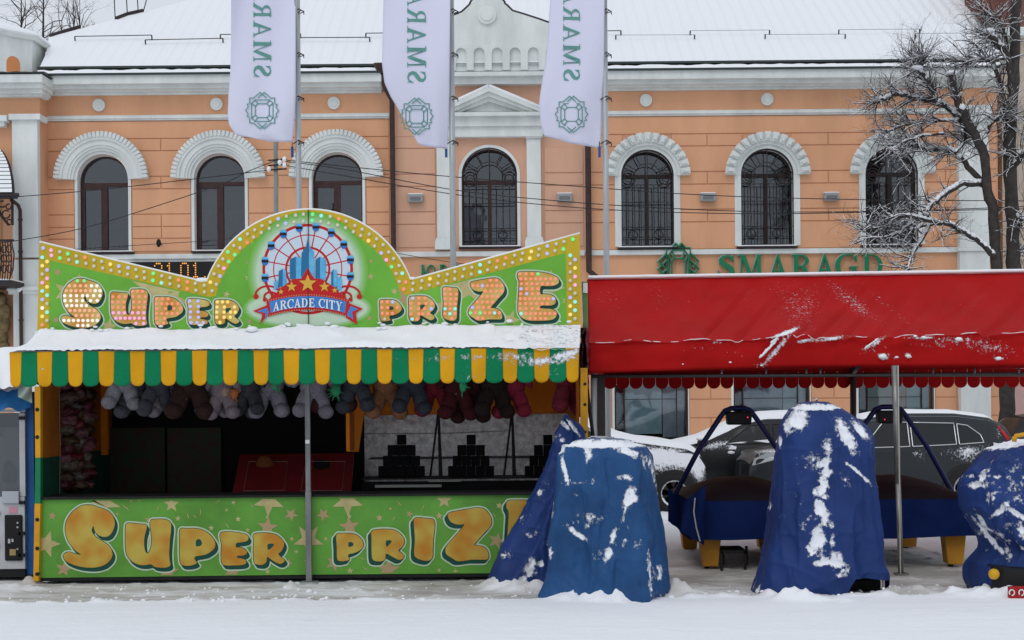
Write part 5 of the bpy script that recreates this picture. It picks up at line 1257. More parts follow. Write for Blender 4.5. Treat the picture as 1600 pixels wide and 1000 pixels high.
for i in range(37):
    a, c = bx[i] + .1, bx[i + 1] - .1; b = B(); nu_, nv_ = 10, 14
    def fn(u, v):
        x = a + (c - a) * u; sc = math.sqrt(max(0, 1 - (2 * u - 1) ** 2)); y1 = boty(x) - 5 + 8 * sc
        y = topy(x) - 1.5 + (y1 - topy(x) + 1.5) * v; return tuple(M(x + 1.2 * v * math.sin(x * .13), y, vdep(x, v) + .02 * noise.noise(Vector((x * .06, v * 1.5, 2))) * v))
    b.grid(fn, nu_, nv_); o = b.build('valance_stripe', VY if i % 2 == 0 else VG, AW, smooth=True)
    if i > 24 or i == 2:
        setattr_f(o, 'snow', [patchval(*pix(Vector(v_.co) + ORG[o.name]), VP) for v_ in o.data.vertices])
    s_ = o.modifiers.new('s', 'SOLIDIFY'); s_.thickness = .004
def top_fn(u, v):                                    # cloth from the board down to the front edge
    x0 = 60 + (907 - 60) * u; P0 = M(x0, 518 - .0125 * (x0 - 58), YS - .03); x1 = 15 + (905 - 15) * u; P1 = M(x1, topy(x1) - 1, YA)
    p = P0.lerp(P1, v); p.z -= .05 * math.sin(v * math.pi); return p
for i in range(37):
    u0, u1 = (bx[i] - 15) / 890, (bx[i + 1] - 15) / 890
    b = B(); b.grid(lambda u, v: tuple(top_fn(u0 + (u1 - u0) * u, v)), 2, 8); o = b.build('awning_stripe', VY if i % 2 == 0 else VG, AW, smooth=True)
    pp = [(x, 528, 40, 20, 0, .9) for x in range(500, 900, 40)]
    setattr_f(o, 'snow', [.95 if u1 > .75 else 1.5] * len(o.data.vertices))
b = B()
def snf(u, v):
    p = top_fn(u, .02 + .985 * v); x = u * 26
    th_ = .045 + .03 * noise.noise(Vector((x, v * 2, 0))) + .05 * noise.noise(Vector((x * .35, v, 5)))
    right = max(0, min(1, (u - .80) / .15)); th_ *= (1 - right * .9)
    th_ += .03 * max(0, noise.noise(Vector((x * 1.6, v * 5, 3)))) * (v < .4)
    eg = min(1, min(v, 1 - v) * 9, min(u, 1 - u) * 60); th_ = max(.004, th_ + .005 * noise.noise(Vector((x * 4, v * 4, 1)))) * (.25 + .75 * math.sqrt(max(eg, 0)))
    if v > .86: th_ += .012 * noise.noise(Vector((x * 5, 2, 1))) + .008
    if right > .3: th_ -= .02 * right + .03 * noise.noise(Vector((x * 2, v * 4, 8)))
    q = p + Vector((0, -.02 * (v > .97), th_)); return tuple(q)
b.grid(snf, 420, 26); b.build('awning_snow', SNOW, AW, smooth=True)
b = B(); rnd = random.Random(8)
for i in range(60):
    u = rnd.random() ** .9 * .98; p = top_fn(u, rnd.uniform(.02, .2)); r_ = rnd.uniform(.008, .028) * (1.8 if 330 < 15 + 890 * u < 560 and rnd.random() < .4 else 1)
    b.ball(p + Vector((0, 0, .05 + r_ * .4)), (r_ * 1.5, r_, r_ * .7), 6, 5)
tag(b.build('snow_lumps', SNOW, AW, smooth=True), kind='stuff')
b = B(); b.tube([M(17, 556, YA + .06), M(903, 549, YA + .06)], .015, 6); b.build('front_rail', GREYPOLE, AW)
b = B(); b.tube([M(60, 600, YS), M(16, 553, YA + .05)], .012, 6); b.tube([M(905, 590, YS), M(904, 548, YA + .05)], .012, 6); b.build('side_arm', BLACK, AW)
prop = thing('awning_prop', 'grey square steel prop standing in front of the stall centre', 'post', (M(483, 905, 15.3).x, 15.3, 0))
b = B(); q = M(483, 905, 15.3); zt = M(483, 560, 15.3).z
b.box(q.x - .03, q.x + .03, 15.27, 15.33, .03, 1.0); b.box(q.x - .026, q.x + .026, 15.274, 15.326, 1.0, zt); b.build('tube', mat('dull_steel', (.20, .20, .205), .5, var=.3, vscale=5, stretch=(3, 3, .6)), prop, bevel=.004)
B().box(q.x - .09, q.x + .09, 15.22, 15.38, .015, .03).build('base_plate', GREYPOLE, prop); zc = M(483, 690, 15.3).z; B().box(q.x - .022, q.x + .022, 15.262, 15.269, zc - .02, zc + .02).build('sticker', WHT, prop)

# what is inside ------------------------------------------------------------------
Yi = YS + 2.55
def inbox(x0, x1, y0, y1, Y, dep, name, m, parent=stall):
    a = M(x0, y1, Y); c = M(x1, y0, Y); return B().box(a.x, c.x, Y, Y + dep, a.z, c.z).build(name, m, parent)
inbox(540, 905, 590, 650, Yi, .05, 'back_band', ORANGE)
inbox(150, 167, 600, 711, YS + 2.2, .06, 'inner_post', ORANGE); inbox(541, 546, 640, 705, YS + 1.0, .5, 'inner_post', ORANGE)
sp('partition', [ORANGE], [(541, 600), (572, 600), (568, 650), (560, 706), (543, 706)], YS + 1.9, YS + 1.95)
SILV = mat('silver_tarp', (.88, .88, .89), .5, metal=.1, bump=1.0, bscale=30, var=.8, vscale=14)
t_ = SILV.node_tree; tl_ = t_.nodes.new('ShaderNodeBsdfTranslucent'); tl_.inputs[0].default_value = (.75, .76, .78, 1); ms_ = t_.nodes.new('ShaderNodeMixShader'); ms_.inputs[0].default_value = .22
t_.links.new(t_.nodes['Principled BSDF'].outputs[0], ms_.inputs[1]); t_.links.new(tl_.outputs[0], ms_.inputs[2]); t_.links.new(ms_.outputs[0], t_.nodes['Material Output'].inputs[0])
b = B(); a = M(570, 778, Yi - .15); c = M(900, 646, Yi - .15)
b.grid(lambda u, v: (a.x + (c.x - a.x) * u, Yi - .15 + .05 * noise.noise(Vector((u * 14, v * 3, 0))) + .03 * noise.noise(Vector((u * 30, v * 14, 4))), a.z + (c.z - a.z) * v), 120, 40); b.build('silver_curtain', SILV, stall, smooth=True)
b = B(); b.tube([M(570, 678, Yi - .22), M(700, 677, Yi - .2), M(800, 673, Yi - .22)], .006, 5); b.build('curtain_line', GREYPOLE, stall)
inbox(575, 900, 714, 718, YS + 1.9, .5, 'shelf', BLACK); inbox(565, 900, 745, 750, YS + 1.2, .5, 'shelf', BLACK); inbox(565, 900, 750, 778, YS + 1.25, .03, 'shelf_front', INBLK)
inbox(586, 690, 757, 762, YS + 1.15, .04, 'pale_rail', mat('dirty_white_rail', (.35, .35, .32), .6)); inbox(670, 720, 750.5, 753, YS + 1.15, .04, 'pale_rail', MATS['dirty_white_rail'])
CANB = mat('black_target_block', (.005, .005, .006), .7, spec=.1)
for gi, (cx, lab) in enumerate(((627, 'left pyramid of black target blocks before the silver curtain'), (736, 'middle pyramid of black target blocks before the silver curtain'), (856, 'right pyramid of black target blocks, beside the leaning blue tarp'))):
    Yp = YS + 1.5; tp = thing('target_pyramid', lab, 'target stack', tuple(M(cx, 746, Yp)), 'stacks of black target blocks')
    for r_, (n, yy, hh) in enumerate(((5, 745, 17), (4, 728, 16), (3, 712, 17), (2, 695, 0), (1, 695, 16))):
        if hh == 0: continue
        for k in range(n):
            xx = cx + (k - (n - 1) / 2) * 14.5; a = M(xx - 6.9, yy, Yp); c = M(xx + 6.9, yy - hh, Yp); B().box(a.x, c.x, Yp, Yp + .11, a.z, c.z - .004).build('block', CANB, tp, bevel=.004)
for cx, lab in ((686, 'black tripod frame between the left and middle block pyramids'), (801, 'black tripod frame between the middle and right block pyramids')):
    Yp = YS + 1.7; tp = thing('tripod_frame', lab, 'frame', (M(cx, 745, Yp).x, Yp, M(cx, 745, Yp).z))
    for x1 in (cx - 14, cx + 1, cx + 4): B().tube([M(cx - 1, 640, Yp), M(x1, 746, Yp - (.1 if x1 > cx else 0))], .014, 5).build('leg', BLACK, tp)
    B().tube([M(cx - 8, 702, Yp), M(cx + 2, 702, Yp)], .006, 4).build('crossbar', GREYPOLE, tp)
PIC = mat('dim_green_poster', (.03, .06, .03), .7, col2=(.07, .03, .03), vscale=9)
for x0, x1, lab in ((172, 257, 'left of two dim posters on the black back wall'), (262, 345, 'right of two dim posters on the black back wall')):
    a = M(x0, 770, YS + 2.6); c = M(x1, 668, YS + 2.6); tag(B().box(a.x, c.x, YS + 2.6, YS + 2.63, a.z, c.z).build('poster', PIC), lab, 'poster', 'dim posters inside the stall')
REDB = mat('dark_red_board', (.16, .012, .014), .5, var=.2)
gb = thing('ball_toss_board', 'tilted dark red game board with a ball and a hole on the stall counter', 'game board', tuple(M(457, 776, YS + .8)))
def tilt(x, y): t = (776 - y) / 66; return M(x, y, YS + .7 + .9 * t)
b = B(); P4 = [tilt(362, 776), tilt(548, 774), tilt(553, 708), tilt(375, 710)]; b.poly(P4); b.poly([p + Vector((0, .04, -.03)) for p in P4][::-1])
for i in range(4): b.poly([P4[i], P4[i] + Vector((0, .04, -.03)), P4[(i + 1) % 4] + Vector((0, .04, -.03)), P4[(i + 1) % 4]])
b.build('panel', REDB, gb)
LN = mat('thin_white_line', (.22, .16, .15), .6)
for x0, x1 in ((381, 445), (470, 535)):
    b = B(); pts = [(x0, 768), (x1, 767), (x1 + 4, 722), (x0 + 8, 722), (x0, 768)]; b.tube([tilt(*p) + Vector((0, -.01, .008)) for p in pts], .004, 4); b.build('line', LN, gb)
b = B(); b.tube([tilt(503 + 12 * math.cos(R(t)), 724 + 8 * math.sin(R(t))) + Vector((0, -.008, .006)) for t in range(0, 360, 20)], .002, 4); 
b.poly([tilt(503 + 14 * math.cos(R(t)), 727 + 8 * math.sin(R(t))) + Vector((0, -.008, .006)) for t in range(0, 360, 20)][::-1]); b.build('hole', INBLK, gb)
b = B(); b.ball(tilt(414, 726) + Vector((0, -.01, .0)), (.11, .06, .11), 18, 12); b.build('ball', mat('dull_orange_ball', (.13, .035, .008), .8), gb, smooth=True)
# bunch of wrapped prizes on the left wall
pz = thing('prize_column', 'tall hanging column of wrapped pink and brown prizes beside the left post', 'prizes', tuple(M(112, 770, YS + .75)))
rnd = random.Random(4); cols = [(.45, .14, .18), (.35, .03, .04), (.30, .22, .16), (.42, .20, .20), (.18, .09, .05), (.35, .30, .26), (.25, .05, .07), (.22, .12, .05)]
for k, yy in enumerate(range(604, 772, 14)):
    for j in range(3):
        Yp = YS + .7 + .1 * j; x = 98 + j * 15 + rnd.uniform(-5, 5); q = M(x, yy + rnd.uniform(-4, 4), Yp)
        m = mat('wrapped_prize_%d' % ((k * 2 + j) % 8), tuple(v * .28 for v in cols[(k * 2 + j) % 8]), .4, bump=.9, bscale=25, var=.5, vscale=18)
        b = B(); b.ball(q, (.15, .09, .07), 14, 9)
        for i in range(len(b.v)):
            v = Vector(b.v[i]); nn = noise.noise_vector(v * 16) * .05; b.v[i] = tuple(v + nn)
        b.build('wrapped_prize', m, pz, smooth=True)
for x in (80, 92):
    b = B(); b.tube([M(x, 604, YS + .5), M(x + 2, 700, YS + .5), M(x + 1, 775, YS + .5)], .004, 4); b.build('string', LN, pz)
# plush toys: one built, the rest copied
def plush_proto(): 
    t = thing('plush_bear', 'x', 'toy', (0, 0, 0)); dm = mat('plush_base', (.5, .5, .5), .95, bump=.8, bscale=60)
    def part(n, c, r_, rot=None): b = B(); b.ball(c, r_, 14, 10, rot); return b.build(n, dm, t, smooth=True)
    part('body', (0, 0, .35), (.15, .11, .17)); part('head', (0, -.01, .60), (.12, .11, .11)); part('muzzle', (0, -.12, .575), (.045, .035, .035))
    for s in (-1, 1):
        part('leg', (s * .095, -.03, .17), (.082, .08, .16), Matrix.Rotation(s * R(-17), 3, 'Y')); part('foot', (s * .135, -.07, .075), (.084, .09, .078))
        part('arm', (s * .165, -.02, .42), (.05, .05, .13), Matrix.Rotation(s * R(-28), 3, 'Y')); part('ear', (s * .085, 0, .69), (.038, .02, .038))
    return t
pp = plush_proto()
PL = [(190, 640, 'pale lilac-grey', (.34, .32, .36), 6, 1.0), (214, 652, 'dark slate with a pale foot', (.10, .10, .12), -8, 1.05), (243, 645, 'charcoal', (.08, .08, .10), 12, .95), (262, 650, 'lilac with pinkish feet', (.33, .29, .33), -14, 1.0),
      (297, 655, 'dark brown wide', (.05, .022, .018), 3, 1.25), (331, 651, 'pinkish grey', (.33, .27, .31), 10, .95), (351, 655, 'pink-footed grey', (.30, .24, .27), -6, .95), (372, 652, 'slate grey', (.09, .09, .10), 15, .95), (392, 650, 'dim charcoal', (.06, .06, .07), -10, .95),
      (424, 653, 'large lilac', (.34, .31, .37), -4, 1.1), (487, 653, 'lilac, behind the steel prop', (.32, .29, .34), 8, 1.05), (522, 645, 'dark reddish brown', (.07, .02, .02), 0, 1.25), (560, 645, 'blue-grey', (.06, .065, .08), -8, 1.05),
      (603, 655, 'tan', (.32, .14, .07), 5, 1.1), (640, 647, 'dark slate blue', (.05, .055, .075), 10, 1.05), (683, 650, 'crimson', (.22, .015, .03), -5, 1.1), (713, 656, 'maroon', (.07, .008, .012), 7, 1.05), (737, 661, 'very dark maroon, hanging lowest', (.04, .008, .01), -3, 1.05),
      (768, 652, 'near-black brown', (.025, .014, .012), 12, 1.1), (802, 653, 'bright crimson', (.30, .02, .05), -6, 1.05), (882, 648, 'crimson, nearest the right post', (.22, .02, .04), 20, 1.1)]
for i, (x, y, nm, c, rot, sc_) in enumerate(PL):
    t = pp if i == 0 else copy_tree(pp)
    m = mat('plush_%d' % i, tuple(q_ * .72 for q_ in c), .95, bump=.9, bscale=55, var=.25, vscale=14)
    for ch in t.children:
        if i or True: ch.data = ch.data.copy() if i == -1 else ch.data
        if not ch.material_slots: continue
        ch.material_slots[0].link = 'OBJECT'; ch.material_slots[0].material = m
    Yt = YS + .28 + (.12 if i % 2 else 0); q = M(x, y, Yt); t.location = q; t.scale = (sc_,) * 3; t.rotation_euler = (0, R(rot * .5), R(rot * 2))
    t['label'] = nm + ' plush bear hanging under the awning'; t['group'] = 'plush toys hanging in the stall'; t['category'] = 'toy'
# small hanging tinsel things
for x, y, c, nm, s in ((430, 602, (.05, .25, .12), 'green', 1), (722, 603, (.03, .35, .15), 'bright green', 1.2), (352, 612, (.32, .22, .16), 'beige monkey-faced', 1), (285, 612, (.30, .20, .13), 'beige', 1), (366, 615, (.40, .12, .03), 'orange', 1), (525, 610, (.02, .25, .10), 'ragged green', 1.2)):
    b = B(); q = M(x, y, YS + .2); rnd = random.Random(x)
    b.ball(q, (.045 * s, .03, .06 * s), 10, 7)
    for k in range(10):
        a = rnd.uniform(0, 6.28); b.tube([q, q + Vector((.08 * s * math.cos(a), -.02, .09 * s * math.sin(a) - .02))], [.015, .003], 4)
    t = thing('hanging_trinket', nm + ' trinket hanging among the plush bears', 'trinket', tuple(q + Vector((0, 0, -.1))), 'trinkets hanging in the stall'); b.build('body', mat('trinket_%d' % x, c, .6, var=.4, vscale=30), t, smooth=True)
    B().tube([q, q + Vector((0, 0, .35))], .003, 4).build('string', LN, t)
# gap between stall and canopy: side board edge, rolled curtain
rc = thing('rolled_curtain', 'crumpled dark plum plastic curtain bundled between stall and canopy', 'curtain', tuple(M(912, 604, YS + .1)))
b = B(); a = M(905, 605, YS + .1)
b.grid(lambda u, v: tuple(M(906 + 14 * u + 3 * noise.noise(Vector((u * 5, v * 7, 0))), 512 + 92 * v, YS + .05 + .12 * math.sin(u * 14 + 3 * noise.noise(Vector((v * 6, u, 2)))) )), 30, 40); b.build('folds', mat('plum_plastic', (.09, .03, .035), .3, bump=.8, bscale=25, var=.5, vscale=14), rc, smooth=True)
sb_ = sp('side_board', [mat('pale_green_board', (.12, .25, .10), .6, var=.3)], [(909, 440), (918, 440), (919, 520), (912, 515)], YS + .15, YS + .2)
sp('side_board', [TRIM], [(911, 442), (918, 442), (918, 458), (911, 457)], YS + .13, YS + .149)

# ================================================================== THE RED CANOPY
can = thing('red_canopy', 'long red canvas canopy with scalloped rear valance on steel poles', 'canopy', (M(1250, 905, 15.6).x, 15.6, 0))
REDC = mat('red_canvas', (.395, .0085, .0085), .65, spec=.05, bump=.15, bscale=5, snow=True, var=.1, vscale=2.0)
REDI = mat('red_canvas_underside', (.36, .009, .010), .7, spec=.05, var=.15, vscale=3)
PT = [(1215, 545, 40, 4, -48, .95), (1228, 520, 22, 3, -22, 1.2), (1250, 480, 35, 40, 0, .42), (1330, 470, 60, 14, 38, .46), (1390, 480, 70, 7, 38, .34), (1240, 455, 60, 20, 0, .30), (1500, 470, 50, 40, 0, .22), (1300, 529, 30, 3, -8, .85), (1365, 537, 22, 4, -30, .9),
      (1380, 557, 8, 4, 0, 1.3), (1400, 559, 4, 2.5, 0, 1.1), (1419, 556, 5, 3, 0, 1.3), (1440, 528, 22, 2.5, 0, .9), (1490, 531, 40, 5, 0, .6), (1540, 541, 60, 14, 10, .50), (1560, 560, 8, 3, 0, 1.0), (1480, 536, 60, 10, 0, .45), (1260, 532, 20, 3, -10, .9),
      (960, 470, 20, 30, 0, .26), (1030, 465, 20, 30, 0, .28), (1070, 470, 12, 40, 0, .28), (945, 465, 30, 14, -30, .28), (1170, 460, 20, 30, 0, .24), (1150, 552, 30, 14, 0, .28), (1120, 535, 8, 3, 0, .7), (1190, 572, 12, 5, 0, .6), (1360, 545, 30, 12, 0, .35), (1090, 545, 30, 10, 0, .3)]
def crease(x): return 536.5 - (x - 920) * .022
def frontb(x): return 583 - (x - 920) * .032 if x < 1250 else 572.5 - (x - 1250) * .005
def ridge(x): return 436 - (x - 918) * .0155
NX = 230
def can_top(u, v):
    x = 919 + u * 870; P0 = M(x if x > 935 else 919, ridge(x), 17.6 - .0); P0 = M(919 + u * 870, ridge(x), 17.6); P1 = M(920 + u * 870, crease(x), 15.75)
    p = P0.lerp(P1, v); wr_ = .045 * noise.noise(Vector((x * .02 - v * 1.2, v * 1.2, 0))) + .018 * noise.noise(Vector((x * .045 + v * 4, v * 2.0, 7)))
    wr_ += .03 * math.exp(-((x - 1235 - (v) * 160 * .0 - (1 - v) * -60) / 30) ** 2) * v
    fold = abs(noise.noise(Vector(((x + v * 90) * .016, v * .4, 3)))); wr_ -= .05 * max(0, .12 - fold) / .12 * (.3 + .7 * v) * (x > 1100)
    wr_ *= min(1, v * 7 + .02); sag = -.05 * math.sin(v * math.pi) - .03 * math.sin(v * math.pi) * math.sin(u * 870 / 90) ** 2; return p + Vector((0, -wr_ * .6, wr_ * .8 + sag))
b = B(); b.grid(lambda u, v: tuple(can_top(u, v)), NX, 46)
def can_val(u, v):
    x = 920 + u * 870; P = M(x, crease(x) + (frontb(x) - crease(x)) * v, 15.75 + .01)
    e0 = can_top(u, 1); d = .03 * noise.noise(Vector((x * .012, v * 1.5, 2))) + .015 * noise.noise(Vector((x * .04, v * 3, 4)))
    return P + Vector((0, -d * (v > 0) + (e0.y - P.y) * (1 - v) , (e0.z - P.z) * (1 - v)))
o = b.build('roof_sheet', REDC, can, smooth=True)
setattr_f(o, 'snow', [patchval(*pix(Vector(v_.co) + ORG[o.name]), PT) for v_ in o.data.vertices])
b = B(); b.grid(lambda u, v: tuple(can_val(u, v)), NX, 18)
o = b.build('front_valance', REDC, can, smooth=True)
setattr_f(o, 'snow', [patchval(*pix(Vector(v_.co) + ORG[o.name]), PT) for v_ in o.data.vertices])
for oo in (o,): s_ = oo.modifiers.new('s', 'SOLIDIFY'); s_.thickness = .005
b = B()                                                 # seam ledge of snow along the crease
rnd = random.Random(12); x = 930
while x < 1700:
    L = rnd.uniform(10, 60); pts = [can_top((xx - 920) / 870, .995) + Vector((0, -.006, .006 + rnd.uniform(-.002, .003))) for xx in np.arange(x, x + L, 6)]
    if len(pts) > 1: b.tube(pts, [.003] + [rnd.uniform(.002, .005) for _ in pts[2:]] + [.003], 5)
    x += L + rnd.uniform(1, 16) * (2.5 if x > 1240 else 1)
for (x0, y0, x1, y1, r_) in ((1186, 560, 1213, 532, .016), (1210, 529, 1246, 514, .022), (1204, 536, 1216, 528, .02), (1350, 545, 1373, 528, .009), (1296, 532, 1308, 528, .014)):
    pts = []; n = 14
    for k in range(n + 1):
        x, y = x0 + (x1 - x0) * k / n, y0 + (y1 - y0) * k / n; P = M(x, y + rnd.uniform(-1, 1), 15.7 if y > crease(x) else 15.74 + (crease(x) - y) / 100 * 1.85); pts.append(P)
    b.tube(pts, [r_ * .3] + [r_ * rnd.uniform(.5, 1.15) for _ in range(n - 1)] + [r_ * .3], 6)
for x, y, r_ in ((1379, 557, .035), (1401, 558, .015), (1419, 556, .022), (1560, 560, .025), (1190, 571, .012), (1141, 566, .012), (1067, 569, .008), (1443, 527, .02), (1498, 530, .03), (1430, 525, .016)): b.ball(M(x, y, 15.71), (r_ * 1.4, r_ * .6, r_ * .75), 8, 6)
tag(b.build('canvas_snow', SNOW, can, smooth=True), kind='stuff')
b = B()                                                 # rear slope with its snow, seen as a white rim
b.grid(lambda u, v: tuple(M(919 + 870 * u, ridge(919 + 870 * u), 17.6) + Vector((0, 2.4 * v + .02, -1.15 * v - .005))), 60, 6); b.build('rear_sheet', REDI, can)
b = B(); b.grid(lambda u, v: tuple(M(917 + 874 * u, ridge(919 + 870 * u), 17.6) + Vector((0, -.035 + 2.4 * v, .045 + .006 * noise.noise(Vector((u * 30, 0, 0))) - 1.15 * v - .05 * (v == 0)))), 120, 6); b.tube([M(x, ridge(x), 17.6) + Vector((0, -.05, .018 + .003 * noise.noise(Vector((x * .05, 0, 0))))) for x in range(919, 1790, 10)], .021, 8); b.build('ridge_snow', SNOW, can, smooth=True)
Yr = 20.0
n_sc = 42; scw = 20.3
for k in range(n_sc):                                   # scalloped rear valance, one tongue after another
    x0 = 943 + k * scw; x1 = x0 + scw; yb0 = 604.5 - (x0 - 943) * .0035; b = B()
    tp = [(x0 + .2, 576), (x1 - .2, 576)] + [(x0 + scw / 2 + (scw / 2 - .2) * math.cos(R(t)), yb0 - 6 + 9.5 * math.sin(R(t))) for t in range(0, 181, 18)]
    b.prism([(M(x, y, Yr).x, M(x, y, Yr).z) for x, y in tp], Yr, Yr + .006); b.build('valance_scallop', REDI, can)
b = B(); b.poly([tuple(M(919, ridge(919), 17.6)), tuple(M(920, crease(920), 15.75)), tuple(M(921, 583, 15.76)), (M(921, 583, 15.76).x + .05, Yr, M(943, 590, Yr).z)]); b.build('gable', REDI, can)
b = B()
def tb(p, q, r_, n=8): b.tube([p, q], r_, n)
tb(M(925, 588, 15.85), M(1790, 585, 15.85), .018); tb(M(943, 587, Yr - .03), M(1700, 583, Yr - .03), .022)
for x in (1128, 1197, 1260, 1282, 1458, 1523, 1592): tb(M(x, 575, 17.2), M(x, 586, 18.5), .012)
tb(M(1343, 572, 16.2), M(1332, 586, Yr - .1), .02)
b.build('frame_rail', mat('dark_steel_frame', (.06, .055, .055), .5, var=.3), can, smooth=True)
def pole(name, x, y0, y1, Y, r_, m):
    b = B(); q = M(x, y1, Y); b.tube([M(x, y0, Y), Vector((q.x, Y, 0))], r_, 12); return b.build(name, m, can, smooth=True)
STL = mat('worn_zinc_pole', (.26, .26, .25), .4, metal=.5, var=.45, vscale=9, stretch=(5, 5, .7))
b = B(); p0 = M(1397.5, 571, 15.6); p1 = M(1408, 905, 15.6); b.tube([p0, p0.lerp(p1, .55)], .034, 12); b.tube([p0.lerp(p1, .55), Vector((p1.x, 15.6, 0))], .030, 12); b.build('pole', STL, can, smooth=True)
b = B(); b.tube([M(1403, 571, 15.57), M(1407, 900, 15.57)], .008, 5); b.build('pole_cable', mat('pale_cable', (.5, .48, .42), .6), can)
B().box(p1.x - .07, p1.x + .07, 15.53, 15.67, .01, .03).build('foot_plate', STL, can)
pole('pole', 1333, 574, 760, Yr - .05, .045, MATS['dark_steel_frame'])
pole('pole', 928, 583, 905, 15.9, .036, GREYPOLE)
b = B(); q = M(940, 700, 16.2); b.box(q.x - .045, q.x + .045, 16.2, 16.26, 0, M(940, 585, 16.2).z); b.build('pole', MATS['dark_steel_frame'], can)
b = B(); b.tube([M(917, 602, 15.9), M(921, 640, 15.85), M(928, 690, 15.8), M(926, 720, 15.8)], .02, 6); b.build('hanging_cable', BLACK, can, smooth=True)

# ================================================================== TARPAULINS OVER THE RIDES
TB = mat('blue_tarpaulin', (.020, .046, .170), .5, spec=.12, bump=.5, bscale=7, snow=True, var=.25, vscale=1.6)
TBF = mat('faded_teal_blue_tarpaulin', (.021, .080, .215), .5, spec=.14, bump=.5, bscale=7, snow=True, var=.3, vscale=1.6, col2=None)
def cr1(tab, t):                                        # smooth table lookup: rows (t, a, b, ...)
    if t <= tab[0][0]: return tab[0][1:]
    if t >= tab[-1][0]: return tab[-1][1:]
    for i in range(len(tab) - 1):
        if t <= tab[i + 1][0]:
            s = (t - tab[i][0]) / (tab[i + 1][0] - tab[i][0])
            p0 = tab[max(i - 1, 0)]; p1 = tab[i]; p2 = tab[i + 1]; p3 = tab[min(i + 2, len(tab) - 1)]
            return [0.5 * (2 * p1[k] + (p2[k] - p0[k]) * s + (2 * p0[k] - 5 * p1[k] + 4 * p2[k] - p3[k]) * s * s + (3 * p1[k] - p0[k] - 3 * p2[k] + p3[k]) * s ** 3) for k in range(1, len(p1))]
def tarp(name, label, rowsT, Y0, rot, ex, patches, seed, m=TB, dr=.75, folds=1.0, foldn=9, group='blue tarpaulins over the rides', hem=None, topz=None, NS=230, NR=150):
    """rows: (py, left px, right px) silhouettes; the plan is a rounded box turned by rot"""
    t = thing(name, label, 'tarpaulin', (M((rowsT[-1][1] + rowsT[-1][2]) / 2, 905, Y0).x, Y0, 0), group)
    y0, y1 = rowsT[0][0], rowsT[-1][0]; bb = MB(); vs = []; rr = R(rot); creases = random.Random(seed)
    CR = [(creases.uniform(0, 6.28), creases.uniform(-1.4, 1.4), creases.uniform(.03, .06), creases.uniform(.1, .9), creases.uniform(-3, 3)) for _ in range(int(22 * folds))]
    topn = 26
    for j in range(NR + 1 + topn):
        if j < topn: py = y0; k = (j / topn)
        else: py = y0 + (y1 - y0) * (j - topn) / NR; k = 1
        l, r_ = cr1(rowsT, py); cx = (l + r_) / 2; hw = (r_ - l) / 2
        c = M(cx, py, Y0); hw = hw * Y0 / F; v = (py - y0) / (y1 - y0)
        # plan: superellipse, scaled so that its silhouette half-width is hw
        ring = []; mxx = 0
        for i in range(NS):
            a = 2 * math.pi * i / NS; ca, sa = math.cos(a), math.sin(a)
            rad = (abs(ca) ** ex + abs(sa / dr) ** ex) ** (-1 / ex)
            x_, y_ = rad * ca, rad * sa; X = x_ * math.cos(rr) - y_ * math.sin(rr); Yy = x_ * math.sin(rr) + y_ * math.cos(rr)
            ring.append((X, Yy, a)); mxx = max(mxx, abs(X))
        for X, Yy, a in ring:
            X *= hw / mxx * k; Yy *= hw / mxx * k
            nx, ny = math.cos(a), math.sin(a); P = Vector((c.x + X, Y0 + Yy, c.z))
            f = .030 * folds * (.25 + v) * math.sin(a * foldn + 2.2 * noise.noise(Vector((a * 1.5, v * 1.6, seed)))) * (1 if k == 1 else k ** 4)
            q1 = Vector((P.x * 2.6 + .5 * v, P.z * 1.3, Yy * 2.6 + seed * 3)); q2 = Vector((P.x * 5.5 + P.z * 1.6, P.z * 3.2, Yy * 5 + seed)); q3 = Vector((P.x * 11 - P.z * 5, P.z * 9, Yy * 9 + seed * 2))
            f -= .085 * folds * (abs(noise.noise(q1)) - .2) + .045 * folds * (abs(noise.noise(q2)) - .2) + .010 * folds * (abs(noise.noise(q3)) - .2)
            rg_ = (1 - abs(noise.noise(Vector((P.x * 2.6 + a, P.z * 1.1 + seed, a))))) ** 9; rg2 = (1 - abs(noise.noise(Vector((P.x * 2.0 + P.z * 2.2, P.z * 2.0 - P.x, seed + a))))) ** 10
            f += .030 * folds * rg_ * (k == 1) + .022 * folds * rg2 * (k == 1)
            cr_ = 0
            for a0, sl, wd, v0, dv in CR:
                d = math.sin((a - a0 - sl * (v - v0)) / 2) * 2; lim = math.exp(-((v - v0) / .28) ** 2); cr_ += max(0, 1 - abs(d) / (wd * 2.4)) * lim
            f += .022 * folds * min(cr_, 1.6) * (k == 1)
            edge = abs(X) / hw if hw > 0 else 0
            P.x += nx * f * (1 - .6 * edge ** 6); P.y += ny * f
            if k < 1: P.z += (.045 * (1 - k ** 4)) + .01 * noise.noise(Vector((X * 6, Yy * 6, seed)))
            if hem and v > .7: P.z += hem(P.x, a) * ((v - .7) / .3) ** 1.5
            vs.append(P)
    n = NS; tot = NR + 1 + topn
    fs = [(j * n + i, j * n + (i + 1) % n, (j + 1) * n + (i + 1) % n, (j + 1) * n + i) for j in range(tot - 1) for i in range(n)]
    bb.add(vs, fs); o = bb.build('cover', m, t, smooth=True)
    me = o.data; vals = []
